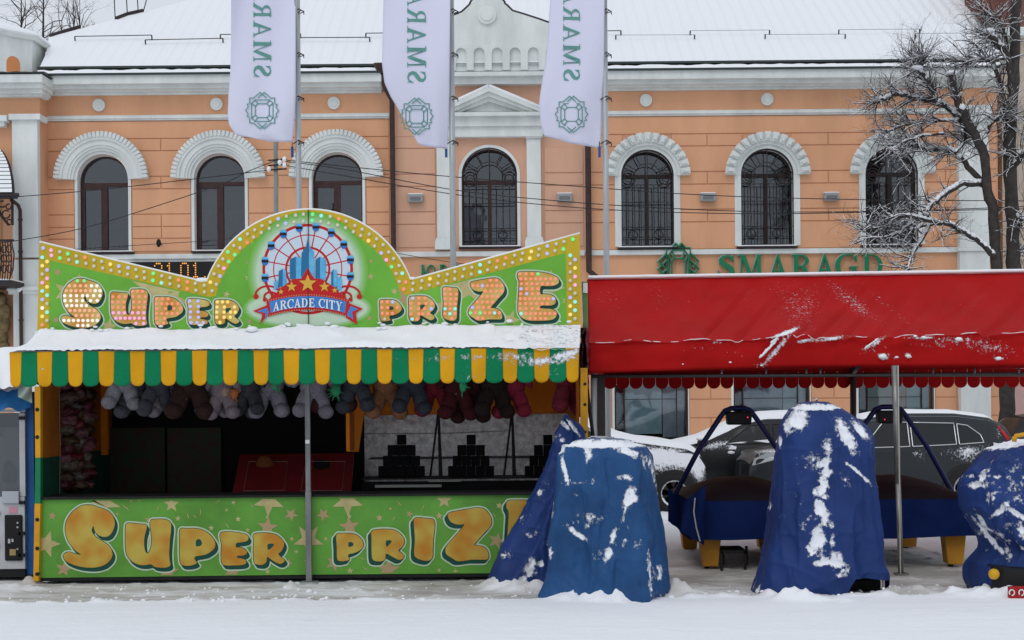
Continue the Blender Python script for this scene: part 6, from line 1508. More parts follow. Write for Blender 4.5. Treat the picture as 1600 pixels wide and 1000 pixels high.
    for idx_, v_ in enumerate(me.vertices):
        w_ = Vector(v_.co) + ORG[o.name]; pv = patchval(*pix(w_), patches) if w_.y < Y0 + .3 else .15
        up = v_.normal.z
        if topz and w_.z > topz: pv = max(pv, 1.5 * min(1, max(0, (up - .25) / .3)))
        pv = max(pv, .85 * max(0, up - .28) * 1.6); vals.append(pv + .10 * noise.noise(w_ * 3) + (.75 * noise.noise(w_ * 13) + .35 * noise.noise(w_ * 30)) * min(1, pv * 1.6) * (1 if w_.z < 1.4 else .4))
    setattr_f(o, 'snow', vals)
    # snow has thickness: push the covered skin outward
    nr = [v_.normal.copy() for v_ in me.vertices]
    for v_, nn, s_ in zip(me.vertices, nr, vals):
        if s_ > .75: v_.co += nn * min(.03, (s_ - .75) * .045)
    return t, o
def snowcap(t, pts_fn, nu, nv, name='cap_snow'):
    b = B(); b.grid(pts_fn, nu, nv); return b.build(name, SNOW, t, smooth=True)
# leaning tarp behind
P1 = [(810, 848, 22, 14, 0, .0), (828, 890, 9, 16, 20, 1.2), (845, 880, 6, 5, 0, 1.1), (816, 905, 10, 4, -40, 1.1), (844, 770, 5, 9, 10, .6), (800, 800, 12, 3, -60, .85), (812, 810, 14, 12, 0, .42), (830, 835, 14, 10, 0, .5), (790, 862, 10, 8, 0, .4), (880, 662, 14, 3, 40, 1.3), (896, 668, 14, 3, 55, 1.4), (878, 688, 5, 6, 0, .9), (872, 680, 7, 5, 0, .5),
      (806, 795, 30, 3, -57, .7), (850, 760, 10, 20, 0, .25), (786, 868, 4, 4, 0, .6), (800, 870, 5, 6, 0, .6), (855, 845, 5, 8, 0, .5)]
tarp('covered_ride', 'dark blue tarpaulin leaning to a point, behind the box-shaped one', [(655, 881, 889), (661, 878, 899), (671, 873, 908), (700, 862, 918), (760, 835, 930), (820, 803, 940), (870, 775, 945), (905, 757, 948), (918, 760, 950)], 15.0, 20, 3.0, P1, 3, dr=.55, folds=1.1, foldn=6,
     hem=lambda x, a: .05 * math.sin(x * 6))
# the box
P2 = [(942, 693, 62, 5, 0, 2.0), (876, 702, 8, 6, -60, 1.3), (919, 708, 6, 14, 0, .95), (883, 735, 4, 22, -12, 1.2), (980, 705, 20, 6, 20, 1.1), (973, 745, 14, 5, 10, 1.0), (984, 778, 9, 14, 25, 1.35), (976, 800, 3, 18, 15, .8), (900, 832, 22, 4, 35, 1.0), (951, 862, 6, 18, 22, 1.05), (935, 868, 14, 8, 0, .6), (915, 812, 18, 14, 0, .55), (905, 770, 9, 5, 0, .7),
      (923, 750, 8, 8, 0, .5), (900, 755, 20, 2, 0, .5), (955, 845, 4, 22, 20, .8), (998, 850, 8, 14, 0, .55), (940, 810, 12, 6, 0, .4), (862, 795, 4, 20, 0, .6), (860, 865, 5, 10, 0, .9), (1024, 745, 5, 30, -15, .75), (1032, 765, 7, 20, -25, .8), (1016, 900, 4, 40, -5, .75), (1028, 895, 10, 12, 0, .85), (1035, 800, 4, 30, -15, .5), (1010, 720, 10, 20, -20, .6), (975, 845, 5, 25, 20, .5)]
tb_, to_ = tarp('covered_ride', 'faded blue box-shaped tarpaulin with a metal hoop on its snowy flat top', [(692, 886, 996), (694, 880, 1003), (699, 875, 1010), (712, 870, 1019), (760, 866, 1026), (820, 861, 1036), (870, 857, 1043), (905, 852, 1048), (925, 846, 1049), (946, 843, 1042)], 13.9, -20, 7.0, P2, 8, m=TBF, dr=.8, folds=.95, foldn=7, topz=1.40,
     hem=lambda x, a: .06 * math.sin(x * 4 + 1) + .03 * math.sin(x * 11) + .04)
b = B(); c0 = M(938, 692, 13.9)
for dx, dy in ((0, 0), (.05, .08)): b.tube([c0 + Vector((dx + .13 * math.cos(R(t)), dy, -.04 + .09 * math.sin(R(t)))) for t in range(-10, 191, 20)], .007, 6)
b.tube([c0 + Vector((-.16, .02, .02)), c0 + Vector((-.08, .02, .06)), c0 + Vector((.06, .03, .055)), c0 + Vector((.17, .04, -.01))], .009, 6); b.build('hoop_handle', GREYPOLE, tb_, smooth=True)
# the tall one
P3 = [(1246, 656, 14, 14, -35, 1.6), (1232, 668, 8, 12, -20, 1.0), (1219, 690, 3, 8, 0, 1.2), (1272, 636, 34, 4, 0, 1.9), (1322, 681, 8, 24, -27, 1.5), (1332, 670, 20, 5, 40, .5), (1340, 738, 24, 3, 42, 1.3), (1345, 672, 18, 6, 48, 1.2), (1292, 700, 7, 16, 0, .95), (1284, 722, 12, 10, 0, 1.1), (1290, 738, 8, 8, 0, 1.3), (1273, 720, 8, 14, 0, .85), (1275, 800 - 30, 5, 7, 0, .9),
      (1285, 765, 8, 16, 5, 1.3), (1283, 795, 8, 14, 0, 1.4), (1290, 812, 8, 12, 0, 1.2), (1278, 845, 11, 22, 15, 1.6), (1298, 820, 6, 18, -20, 1.0), (1308, 876, 9, 16, -45, 1.5), (1300, 845, 6, 12, 0, .9), (1285, 878, 16, 6, -10, 1.3), (1318, 895, 10, 8, 0, .7), (1262, 815, 18, 14, 30, .55), (1256, 720, 18, 12, 0, .45), (1318, 745, 6, 30, -20, .45), (1202, 790, 3, 8, 0, .8), (1182, 925, 6, 14, 10, .8), (1225, 790, 60, 90, 0, .20), (1308, 700, 60, 60, 0, .18)]
HEM3 = lambda x, a: (.22 * max(0, min(1, (x - M(1290, 0, 14.3).x) / .12)) * (1 if x < M(1372, 0, 14.3).x else .3) if math.sin(a) < .3 else 0) + .02 * math.sin(x * 8)
tc_, _ = tarp('covered_ride', 'tall narrow blue tarpaulin with a long streak of snow down its front', [(634, 1246, 1306), (637, 1238, 1314), (648, 1229, 1330), (665, 1221, 1351), (682, 1217, 1359), (720, 1211, 1360), (780, 1204, 1366), (830, 1198, 1371), (880, 1188, 1375), (910, 1180, 1380), (932, 1174, 1381)], 14.3, 8, 3.2, P3, 14, dr=.8, folds=.72, foldn=8, hem=HEM3, topz=1.72)
b = B(); a_ = M(1262, 936, 14.2); c_ = M(1318, 912, 14.2); b.box(a_.x, c_.x, 14.05, 14.4, 0, c_.z); b.build('ride_base', mat('brown_orange_base', (.22, .08, .015), .6, var=.3), tc_, bevel=.02)
b = B(); a_ = M(1305, 936, 14.4); c_ = M(1372, 905, 14.4); b.box(a_.x, c_.x, 14.3, 14.6, 0, c_.z); b.build('ride_base', BLACK, tc_)
for x, y in ((1192, 934), (1350, 932)): b = B(); b.ball(M(x, y, 13.95), .03, 8, 6); b.build('orange_bead', mat('orange_plastic', (.60, .16, .01), .4), tc_, smooth=True)
# the one cut by the right edge
P4_ = [(1580, 690, 45, 7, -8, 2.0), (1530, 757, 18, 5, -5, 1.2), (1536, 745, 5, 10, 20, 1.1), (1560, 745, 60, 3, 2, .65), (1560, 800, 16, 4, -30, 1.2), (1590, 803, 18, 4, 30, 1.2), (1570, 790, 6, 16, 40, .8), (1553, 848, 40, 4, 50, 1.15), (1535, 815, 16, 3, 55, 1.1), (1576, 865, 5, 14, -15, .9), (1550, 775, 12, 12, 0, .65), (1585, 740, 12, 22, 30, .6), (1578, 825, 14, 12, 0, .6),
       (1597, 830, 6, 14, -20, 1.1), (1575, 760, 30, 12, 0, .5), (1548, 728, 4, 14, 30, .6), (1540, 860, 8, 3, 0, .5), (1560, 820, 40, 50, 0, .25), (1610, 760, 30, 50, 0, .5)]
td_, _ = tarp('covered_ride', 'crumpled blue tarpaulin cut by the right edge, yellow webbing on top', [(690, 1563, 1690), (696, 1556, 1700), (712, 1538, 1715), (735, 1517, 1730), (757, 1507, 1738), (790, 1512, 1735), (820, 1524, 1725), (845, 1539, 1715), (862, 1538, 1712), (880, 1526, 1722), (905, 1522, 1728), (932, 1530, 1720)], 14.2, 10, 3.2, P4_, 27, dr=.75, folds=1.5, foldn=5, topz=1.5,
     hem=lambda x, a: (.16 * math.exp(-((x - M(1590, 0, 14.2).x) / .20) ** 2) if math.sin(a) < .2 else 0))
YW2 = mat('yellow_webbing', (.62, .30, .02), .6); b = B(); b.tube([M(1585, 690, 13.9), M(1587, 681, 13.9), M(1600, 679, 13.9), M(1640, 684, 13.9)], .022, 8); b.tube([M(1584, 690, 13.9), M(1584, 682, 13.9)], .018, 8); b.build('webbing', YW2, td_, smooth=True)
b = B(); b.ball(M(1553, 897, 13.5), .052, 16, 12); b.build('yellow_knob', mat('yellow_plastic', (.60, .33, .01), .4), td_, smooth=True)
b = B(); a_ = M(1560, 930, 13.7); c_ = M(1640, 886, 13.7); b.box(a_.x, c_.x, 13.55, 14.2, 0, c_.z); b.build('ride_base', BLACK, td_)
rb_ = thing('red_sign_box', 'small red box with white figures lying in the snow at the right edge', 'sign box', tuple(M(1610, 932, 13.35)))
b = B(); a_ = M(1577, 934, 13.35); c_ = M(1660, 916, 13.35); b.box(a_.x, c_.x, 13.35, 13.40, .0, c_.z); b.build('plate', mat('red_plate', (.35, .012, .012), .5), rb_, bevel=.006)
b = B()
for cx in (1581, 1596, 1611, 1626): b.tube([M(cx + 4 * math.cos(R(t)), 926 + 4.5 * math.sin(R(t)), 13.34) for t in range(140, 460, 24)], .006, 5)
b.build('figure', WHT, rb_)

# ================================================================== AIR HOCKEY TABLES UNDER THE CANOPY
NAVY = mat('navy_table_cover', (.009, .019, .085), .8, spec=.0, bump=.3, bscale=6, var=.3, vscale=2, snow=True); DARKC = mat('brown_black_top_cover', (.010, .008, .011), .6, spec=.15, bump=.2, bscale=5, var=.4, vscale=2)
YLEG = mat('yellow_leg_laminate', (.48, .22, .02), .45, var=.15, vscale=4); NAVYP = mat('navy_tube', (.012, .018, .09), .35)
def table(xc, hw, lab, Y0=16.1):
    q = M(xc, 905, Y0); t = thing('hockey_table', lab, 'game table', (q.x, Y0, 0), 'covered air hockey tables'); X = q.x; s = Y0 / F; W = hw * s; LN_ = 2.3
    zt = .80; zb = .37
    b = B()
    def cov(u, v):                                     # dome: u across, v along depth
        x = X - W + 2 * W * u; y = Y0 + LN_ * v; e = min(u, 1 - u, v, 1 - v) * 9
        z = zt + .22 * (math.sin(u * math.pi) ** .8) * (math.sin(min(v * 1.1 + .0, 1) * math.pi) ** .7 if v < .91 else .3) - .0 + .01 * noise.noise(Vector((u * 6, v * 6, xc)))
        return (x, y, z - .02 * max(0, 1 - e))
    b.grid(cov, 40, 30); b.build('top_cover', DARKC, t, smooth=True)
    b = B()
    per = [(-W, 0), (W, 0), (W, LN_), (-W, LN_)]
    def sk(u, v):
        p = u * 4; k = int(p) % 4; f = p - int(p); a, c = per[k], per[(k + 1) % 4]; x = a[0] + (c[0] - a[0]) * f; y = a[1] + (c[1] - a[1]) * f
        fl = .02 * v * math.sin(u * 60) * .4; z = zt + .0 - (zt - zb) * v * (1 + .03 * math.sin(u * 21)); return (X + x * (1 + .015 * v) + fl, Y0 + y - (.015 * v if y < .01 else -.015 * v) + fl, z)
    b.grid(sk, 160, 12); o = b.build('skirt', NAVY, t, smooth=True); setattr_f(o, 'snow', [0.0] * len(o.data.vertices))
    for sx in (-1, 1):
        for yy in (.12, LN_ - .3):
            b = B(); x0 = X + sx * (W - .24); w0, w1 = .125, .085
            b.add([(x0 + dx * (w0 if z > .2 else w1), Y0 + yy + dy, z) for z in (.045, zb + .03) for dx, dy in ((-1, 0), (1, 0), (1, .2), (-1, .2))], [(0, 1, 5, 4), (1, 2, 6, 5), (2, 3, 7, 6), (3, 0, 4, 7), (4, 5, 6, 7), (3, 2, 1, 0)])
            lg = b.build('leg', YLEG, t, bevel=.008); b = B(); b.tube([(x0 - .03, Y0 + yy + .1, 0), (x0 - .03, Y0 + yy + .1, .046)], .03, 8); b.build('leg_foot', BLACK, lg)
    # overhead arch with scorer
    Ya = Y0 + LN_ / 2; wa = W * 1.06; zt2 = EYE + (620 - 637) * -1 * Ya / F
    b = B(); zt2 = D(0, 641, Ya).z
    arcp = [(-wa, zt), (-wa * .62, zt + (zt2 - zt) * .52), (-wa * .27, zt2 - .10), (-wa * .20, zt2 - .03), (-wa * .10, zt2), (wa * .10, zt2), (wa * .20, zt2 - .03), (wa * .27, zt2 - .10), (wa * .62, zt + (zt2 - zt) * .52), (wa, zt)]
    b.tube([(X + a, Ya, z) for a, z in arcp], .032, 10); b.build('arch', NAVYP, t, smooth=True)
    b = B(); b.prism([(X - wa * .17, zt2 - .20), (X + wa * .2, zt2 - .20), (X + wa * .22, zt2 - .04), (X - wa * .19, zt2 - .04)], Ya - .08, Ya + .08); sc_ = b.build('score_unit', BLACK, t, bevel=.02)
    b = B(); b.ball((X + wa * .14 * (1 if xc < 1300 else -.6), Ya - .085, zt2 - .11 - (.04 if xc > 1300 else 0)), .008, 6, 4); b.build('red_light', mat('red_indicator', (.3, .01, .02), .4, emit=(1, .05, .12), estr=1.2), sc_)
    return t
ta = table(1180, 100, 'navy-skirted air hockey table with bare overhead arch, left of the tall tarpaulin'); tbb = table(1432, 100, 'navy-skirted air hockey table with overhead arch, behind the zinc pole')
# loose flap of cover hanging at the left corner
b = B(); 
b.grid(lambda u, v: tuple(M(1068 + 24 * u + 10 * (1 - v) * u - 4 * v * (1 - u) + 8 * v * u, 758 + (72 + 22 * u) * v + 26 * (1 - v) * (1 - u) , 15.95 + .05 * math.sin(u * 5 + v * 2))), 12, 16); o = b.build('cover_flap', NAVY, ta, smooth=True)
setattr_f(o, 'snow', [0.0] * len(o.data.vertices)); b = B(); b.tube([M(1086, 778, 15.9), M(1084, 800, 15.9), M(1088, 825, 15.9), M(1094, 846, 15.9)], .008, 5); b.build('pale_strap', mat('pale_strap', (.4, .4, .42), .6), ta)
q = M(1148, 900, 16.3); stl = thing('step_frame', 'low black steel frame standing under the left air hockey table', 'frame', (q.x, 16.3, 0))
b = B(); zt_ = M(0, 868, 16.3).z
for x0, y0 in ((1157, 16.1), (1159, 16.6), (1120, 16.1), (1122, 16.6)): b.box(M(x0, 0, y0).x - .015, M(x0, 0, y0).x + .015, y0, y0 + .03, 0, zt_)
b.box(M(1119, 0, 16.1).x, M(1158, 0, 16.1).x + .01, 16.1, 16.63, zt_ - .03, zt_ + .005); b.build('bars', BLACK, stl)
b = B(); b.tube([M(1070, 878, 17.6), M(1560, 874, 17.6)], .025, 6); tag(b.build('ground_rail', MATS['dark_steel_frame']), 'long low dark rail lying across the ground behind the air hockey tables', 'rail')

# ================================================================== PARKED CARS
RUB = mat('tyre_rubber', (.018, .018, .018), .8, bump=.3, bscale=40); RIM = mat('alloy_rim', (.42, .42, .42), .35, metal=.6, var=.2); CGL = mat('car_glass', (.010, .012, .014), .08, spec=.4); CHR = mat('chrome_strip', (.6, .6, .6), .2, metal=.9)
RLT = mat('red_tail_lamp', (.45, .01, .015), .2); HLT = mat('head_lamp', (.35, .37, .38), .12, spec=.8); PLB = mat('black_trim_plastic', (.02, .02, .02), .6)
def interp(tab, x):
    if x <= tab[0][0]: return tab[0][1]
    for (a, p), (c, q) in zip(tab[:-1], tab[1:]):
        if x <= c:
            s = (x - a) / (c - a); s = s * s * (3 - 2 * s) if False else s; return p + (q - p) * s
    return tab[-1][1]
def car(label, paint, x0px, Y, faceleft, L, top, belt, wheels, glassp, dz=0, snowpatch=(), chrome=False, group='cars parked along the shop front', tail=None, head=None, extra=None, snowroof=.05, bodysnow=.0, W=.92, snow_x=None):
    """local x runs from the nose (0) to the tail (L); side view tables in metres"""
    base = M(x0px, HY, Y); t = thing('parked_car', label, 'car', (base.x, Y, 0), group); sg = 1 if faceleft else -1
    def XW(x): return base.x + sg * x
    def halfw(x): return W * (1 - .16 * max(0, 1 - x / .7) ** 2 - .10 * max(0, 1 - (L - x) / .5) ** 2)
    n = 110
    def sec(x):
        zt = interp(top, x); zb = min(interp(belt, x), zt - .03); w_ = halfw(x); gh = (zt - zb); cab = min(1, max(0, (gh - .08) / .3))
        pts = [(w_ * .96, .24), (w_ * 1.0, .40), (w_ * 1.015, .62), (w_ * .995, zb - .10), (w_ * .965, zb)]
        wt = w_ * (.965 - .24 * cab)
        for s in (.25, .5, .75): pts.append((w_ * .965 + (wt - w_ * .965) * s, zb + gh * s * .93))
        pts += [(wt, zt - .06 * min(1, gh * 3)), (wt - .06, zt - .015), (wt * .6, zt + .012), (0, zt + .02)]
        return pts
    def at(x, z, out=.006):                            # outside point of the near flank at height z
        pts = sec(x)
        for (ya, za), (yb_, zb_) in zip(pts[:-1], pts[1:]):
            if za <= z <= zb_ + 1e-6: s = (z - za) / max(zb_ - za, 1e-6); return Vector((XW(x), Y - (ya + (yb_ - ya) * s) - out, z))
        return Vector((XW(x), Y - pts[-4][0] - out, z))
    vs = []; m_ = None
    xs_ = [L * i / n for i in range(n + 1)]
    for x in xs_:
        pts = sec(x); ring = [(y, z) for y, z in pts] + [(-y, z) for y, z in pts[-2::-1]]; m_ = len(ring)
        for y, z in ring:
            xx = x
            if x < .12: xx = x + .10 * abs(z - .55)
            vs.append((XW(xx), Y - y, z))
    fs = [(i * m_ + k, i * m_ + k + 1, (i + 1) * m_ + k + 1, (i + 1) * m_ + k) for i in range(n) for k in range(m_ - 1)]
    fs += [tuple(range(m_)), tuple(range(n * m_ + m_ - 1, n * m_ - 1, -1))]
    b = B(); b.add(vs, fs); body = b.build('body', paint, t, smooth=True)
    vals = []
    for v_ in body.data.vertices:
        p = Vector(v_.co) + ORG[body.name]; up = v_.normal.z; vals.append(max(bodysnow, 1.4 * max(0, up - .2), patchval((p.x - base.x) * sg, p.z, [(a, c2, r1, r2, an, vl) for a, c2, r1, r2, an, vl in snowpatch]) if p.y < Y else 0))
    setattr_f(body, 'snow', vals)
    b = B(); b.box(min(XW(.2), XW(L - .2)), max(XW(.2), XW(L - .2)), Y - W + .1, Y + W - .1, .16, .3); b.build('underbody', PLB, t)
    for gi, (poly, kind) in enumerate(glassp):
        dense = []
        for i in range(len(poly)):
            a, c2 = Vector(poly[i]), Vector(poly[(i + 1) % len(poly)])
            for k in range(4): dense.append(a.lerp(c2, k / 4))
        cx = sum(p.x for p in dense) / len(dense); cz = sum(p.y for p in dense) / len(dense); b = B()
        for o_, dp in ((.010, 1),):
            pv = [at(p.x, p.y, o_) for p in dense]; cc = at(cx, cz, o_); k0 = len(pv); b.add(pv + [cc], [(i, (i + 1) % k0, k0) for i in range(k0)])
        o = b.build('window' if kind == 'glass' else kind, {'glass': CGL, 'tail_lamp': RLT, 'head_lamp': HLT, 'trim_panel': PLB, 'window_snow': SNOW, 'snow_patch': SNOW}[kind], t)
        if kind == 'glass':
            b = B(); pv = [at(p.x, p.y, .014) for p in dense]; b.tube(pv + [pv[0]], .010 if not chrome else .011, 5, cap=False); b.build('window_frame', CHR if chrome else PLB, o, smooth=True)
    for wx, r_ in wheels:
        b = B(); yo = Y - W * 1.0; c = Vector((XW(wx), yo, r_))
        b.add([tuple(c + Vector((ra * math.cos(a), dy, ra * math.sin(a)))) for ra, dy in ((r_ + .07, -.022), (r_ + .07, .05)) for a in [2 * math.pi * k / 36 for k in range(36)]], [(k, (k + 1) % 36, 36 + (k + 1) % 36, 36 + k) for k in range(36)] + [tuple(range(36))])
        b.build('wheel_arch', PLB, t)
        b = B(); prof = [(r_ * .66, -.03), (r_ * .70, -.055), (r_ * .93, -.06), (r_, -.02), (r_, .2), (r_ * .6, .2)]
        NN = 40; b.add([tuple(c + Vector((ra * math.cos(2 * math.pi * k / NN), dy, ra * math.sin(2 * math.pi * k / NN)))) for ra, dy in prof for k in range(NN)], [(j * NN + k, j * NN + (k + 1) % NN, (j + 1) * NN + (k + 1) % NN, (j + 1) * NN + k) for j in range(len(prof) - 1) for k in range(NN)])
        wh = b.build('wheel', RUB, t, smooth=True)
        b = B(); b.tube([c + Vector((0, -.028, 0)), c + Vector((0, .0, 0))], r_ * .66, 30); b.build('wheel_well', PLB, wh)
        b = B()
        NN = 36; b.add([tuple(c + Vector((ra * math.cos(2 * math.pi * k / NN), dy, ra * math.sin(2 * math.pi * k / NN)))) for ra, dy in ((r_ * .60, -.04), (r_ * .68, -.052), (r_ * .68, -.03)) for k in range(NN)], [(j * NN + k, j * NN + (k + 1) % NN, (j + 1) * NN + (k + 1) % NN, (j + 1) * NN + k) for j in range(2) for k in range(NN)])
        for k in range(7):
            a = 2 * math.pi * k / 7 + .3; d = Vector((math.cos(a), 0, math.sin(a))); nn = Vector((-d.z, 0, d.x)); b.add([tuple(c + Vector((0, -.046, 0)) + q) for q in (d * .05 + nn * .03, d * r_ * .62 + nn * .045, d * r_ * .62 - nn * .045, d * .05 - nn * .03)], [(0, 1, 2, 3), (3, 2, 1, 0)])
        b.ball(c + Vector((0, -.045, 0)), (.045, .012, .045), 10, 5); b.build('rim', RIM, wh)
        b = B(); b.tube([c + Vector((r_ * .64 * math.cos(R(a)), -.058, r_ * .64 * math.sin(R(a)))) for a in range(200, 341, 20)], .018, 5); b.build('rim_snow', SNOW, wh, smooth=True)
    # snow blanket on hood and roof
    xr = snow_x or (0.05, L - .05)
    b = B(); nx_, ny_ = 120, 20
    def sn(u, v):
        x = xr[0] + (xr[1] - xr[0]) * u; pts = sec(x); zt = interp(top, x); wt = pts[8][0] * 1.005; y = wt * (2 * v - 1); ef = min(1, (1 - abs(2 * v - 1)) * 6, min(u, 1 - u) * 30)
        slope = abs(interp(top, min(x + .05, L)) - interp(top, max(x - .05, 0))) / .1
        h_ = snowroof * (1 + .35 * noise.noise(Vector((x * 2, y * 2, Y)))) * max(0, ef) ** .5 * (1 if slope < .75 else .25)
        zz = pts[8][1] + (zt + .02 - pts[8][1]) * (1 - abs(2 * v - 1) ** 3); return (XW(x), Y - y, zz + h_ - .004)
    b.grid(sn, nx_, ny_); b.build('snow_blanket', SNOW, t, smooth=True)
    return t, at, XW
BKP = mat('black_car_paint', (.014, .015, .016), .25, snow=True, spec=.6); DGP = mat('dark_teal_grey_car_paint', (.014, .019, .022), .28, snow=True, spec=.4); GRP = mat('charcoal_car_paint', (.008, .009, .011), .28, snow=True, spec=.4)
WC = 25.25
# grey SUV with the red tail pillar
car('dark grey estate-shaped SUV with a bright chrome window line and red tail lamp', DGP, 1157, WC, True, 4.72,
    [(0, .82), (.15, 1.0), (1.15, 1.13), (1.5, 1.22), (2.05, 1.58), (2.6, 1.67), (3.6, 1.66), (4.2, 1.58), (4.45, 1.45), (4.62, 1.1), (4.72, .8)],
    [(0, .75), (.15, .93), (1.15, 1.06), (2, 1.06), (3.5, 1.10), (4.3, 1.16), (4.5, 1.1), (4.72, .75)], [(.88, .36), (3.72, .36)],
    [([(1.95, 1.07), (2.75, 1.09), (2.75, 1.50), (2.35, 1.52)], 'glass'), ([(2.80, 1.09), (3.55, 1.12), (3.55, 1.48), (2.80, 1.50)], 'glass'), ([(3.60, 1.12), (4.02, 1.15), (3.98, 1.28), (3.78, 1.44), (3.60, 1.47)], 'glass'),
     ([(4.30, 1.42), (4.34, 1.44), (4.60, 1.06), (4.52, 1.03)], 'tail_lamp'), ([(.06, .78), (.60, .93), (.62, 1.0), (.30, 1.0), (.10, .9)], 'head_lamp')],
    chrome=True, snowpatch=[(3.75, 1.02, .25, .07, 0, .85), (4.05, .98, .2, .12, 0, .6), (2.9, 1.0, .12, .05, 0, .6), (3.4, .98, .15, .05, 0, .5), (.5, 1.0, .4, .08, 0, .8), (4.3, 1.3, .08, .15, 0, .5)], snow_x=(2.0, 4.35), snowroof=.035)
# black SUV behind it, nose to the left
car('black SUV with snow on its roof, windscreen and half-buried side windows', GRP, 992, 27.5, True, 4.6,
    [(0, .8), (.2, .98), (1.0, 1.10), (1.25, 1.16), (1.95, 1.50), (2.4, 1.60), (3.4, 1.61), (4.1, 1.52), (4.5, 1.1), (4.6, .8)],
    [(0, .7), (.2, .9), (1.0, 1.02), (2, 1.04), (3.6, 1.10), (4.4, 1.1), (4.6, .75)], [(.85, .35), (3.6, .35)],
    [([(1.62, 1.08), (2.45, 1.09), (2.45, 1.44), (2.1, 1.42)], 'glass'), ([(2.52, 1.09), (3.4, 1.12), (3.35, 1.42), (2.52, 1.44)], 'glass'), ([(1.55, 1.07), (2.45, 1.08), (2.42, 1.16), (2.1, 1.13), (1.8, 1.18)], 'window_snow'), ([(2.55, 1.10), (3.2, 1.12), (3.05, 1.32), (2.62, 1.24)], 'window_snow'),
     ([(1.66, .985), (1.80, .98), (1.82, 1.03), (1.72, 1.06)], 'snow_patch')],
    snowpatch=[(1.35, 1.05, .5, .06, 10, .9), (1.7, 1.0, .2, .06, 0, .7), (2.3, 1.0, .1, .05, 0, .8), (2.5, .98, .1, .06, 0, .9), (1.2, .8, .4, .1, 0, .3)], snow_x=(.15, 4.2), snowroof=.07)
# black car in front, nose to the right
tA, atA, XA = car('black car with a snow-buried bonnet and seven-spoke alloy wheel, nose pointing right', BKP, 1094, WC - .2, False, 4.6,
    [(0, .80), (.10, .98), (.35, 1.10), (1.1, 1.22), (1.5, 1.30), (2.2, 1.62), (3.2, 1.68), (4.2, 1.6), (4.6, .9)], [(0, .72), (.1, .92), (.4, 1.03), (1.4, 1.10), (3, 1.12), (4.4, 1.1), (4.6, .8)], [(.58, .335), (3.5, .34)],
    [([(1.6, 1.14), (2.4, 1.15), (2.4, 1.50), (2.1, 1.46)], 'glass'), ([(.14, .97), (.30, 1.02), (.52, 1.03), (.30, 1.055)], 'trim_panel')],
    snowpatch=[(.35, .90, .45, .14, 8, 1.5), (.75, .84, .35, .14, 0, 1.1), (.12, .7, .1, .16, 20, 1.1), (.3, .75, .25, .07, 0, .7), (.9, .97, .6, .14, 0, 1.3), (.62, 1.0, .2, .04, 0, 1.2)], snow_x=(.08, 4.2), snowroof=.07)
b = B(); c = Vector((M(1097, 692, 26.5).x, 26.45, M(1097, 692, 26.5).z)); b.ball(c, (.10, .12, .09), 12, 8)
mir = b.build('wing_mirror', PLB, [o for o in COL.objects if o.name.startswith('parked_car.001')][0], smooth=True); b = B(); b.ball(c + Vector((0, 0, .08)), (.12, .13, .05), 12, 7); b.build('mirror_snow', SNOW, mir, smooth=True)
b = B(); hd_ = Vector((M(1142, 706, 26.6).x, 26.56, M(1142, 707, 26.6).z)); b.ball(hd_, (.07, .02, .03), 8, 6); b.build('snow_patch', SNOW, [o for o in COL.objects if o.name.startswith('parked_car.001')][0], smooth=True)
car('dark car at the far right with snow-free greenish rear glass', GRP, 1540, 28.2, True, 4.5, [(0, .9), (.3, 1.25), (.55, 1.50), (1.0, 1.58), (3.2, 1.58), (4.2, 1.1), (4.5, .8)], [(0, .8), (.3, 1.1), (3, 1.1), (4.5, .75)], [(.9, .34), (3.6, .34)],
    [([(.55, 1.14), (1.3, 1.14), (1.3, 1.48), (.75, 1.44)], 'glass')], snow_x=(3.0, 4.2), snowroof=.03)

# ================================================================== PRIZE MACHINE AT THE LEFT EDGE
YK = 15.75
kb = thing('vending_kiosk', 'white claw-type vending machine with blue side and black coin panel at the left edge', 'vending machine', (M(5, 900, YK).x, YK, 0))
WHP = mat('off_white_machine', (.50, .51, .53), .45, var=.15, vscale=4); BLS = mat('blue_steel_side', (.015, .09, .28), .5, var=.25); BLF = mat('bright_blue_cloth', (.02, .16, .42), .6, bump=.4, bscale=8, var=.3)
def kx(x0, x1, y0, y1, d0, d1, name, m, parent=kb, **k):
    a = M(x0, y1, YK + d0); c = M(x1, y0, YK + d0); return B().box(a.x, c.x, YK + d0, YK + d1, a.z, c.z).build(name, m, parent, **k)
kx(-110, 39, 891, 903, -.01, .7, 'base', BLACK); kx(-110, 38.5, 776, 890.5, 0, .7, 'lower_cabinet', WHP, bevel=.006); kx(-110, 39, 640, 645, 0, .7, 'top_frame', WHP)
kx(31, 38.5, 645.5, 775.5, 0, .04, 'corner_frame', WHP); kx(-110, 38, 645, 776, .66, .7, 'back_panel', mat('grey_olive_back', (.42, .43, .36), .7, var=.3, vscale=3)); kx(-110, 30.5, 646, 775, .02, .03, 'glass_front', GLASS)
kx(40, 52, 612, 898, .05, .75, 'blue_side_panel', BLS)
b = B()
for y in (653, 785, 833, 867): b.box(M(30.5, y, YK).x, M(39.5, y, YK).x, YK - .03, YK - .001, M(0, y + 3, YK).z, M(0, y - 2, YK).z)
b.build('latch', BLACK, kb)
kx(0, 28, 647, 668, .10, .12, 'lilac_banner', mat('lilac_banner', (.16, .13, .22), .6, var=.3)); kx(3, 29, 767.5, 786.5, -.04, -.001, 'coin_box', mat('pale_blue_grey_box', (.42, .46, .50), .4), bevel=.005)
kx(14, 27, 792, 802, -.004, -.0005, 'pink_sticker', mat('pink_sticker', (.60, .28, .36), .6)); cpn = kx(7, 34, 804.5, 876.5, -.03, -.001, 'coin_panel', BLACK, bevel=.02)
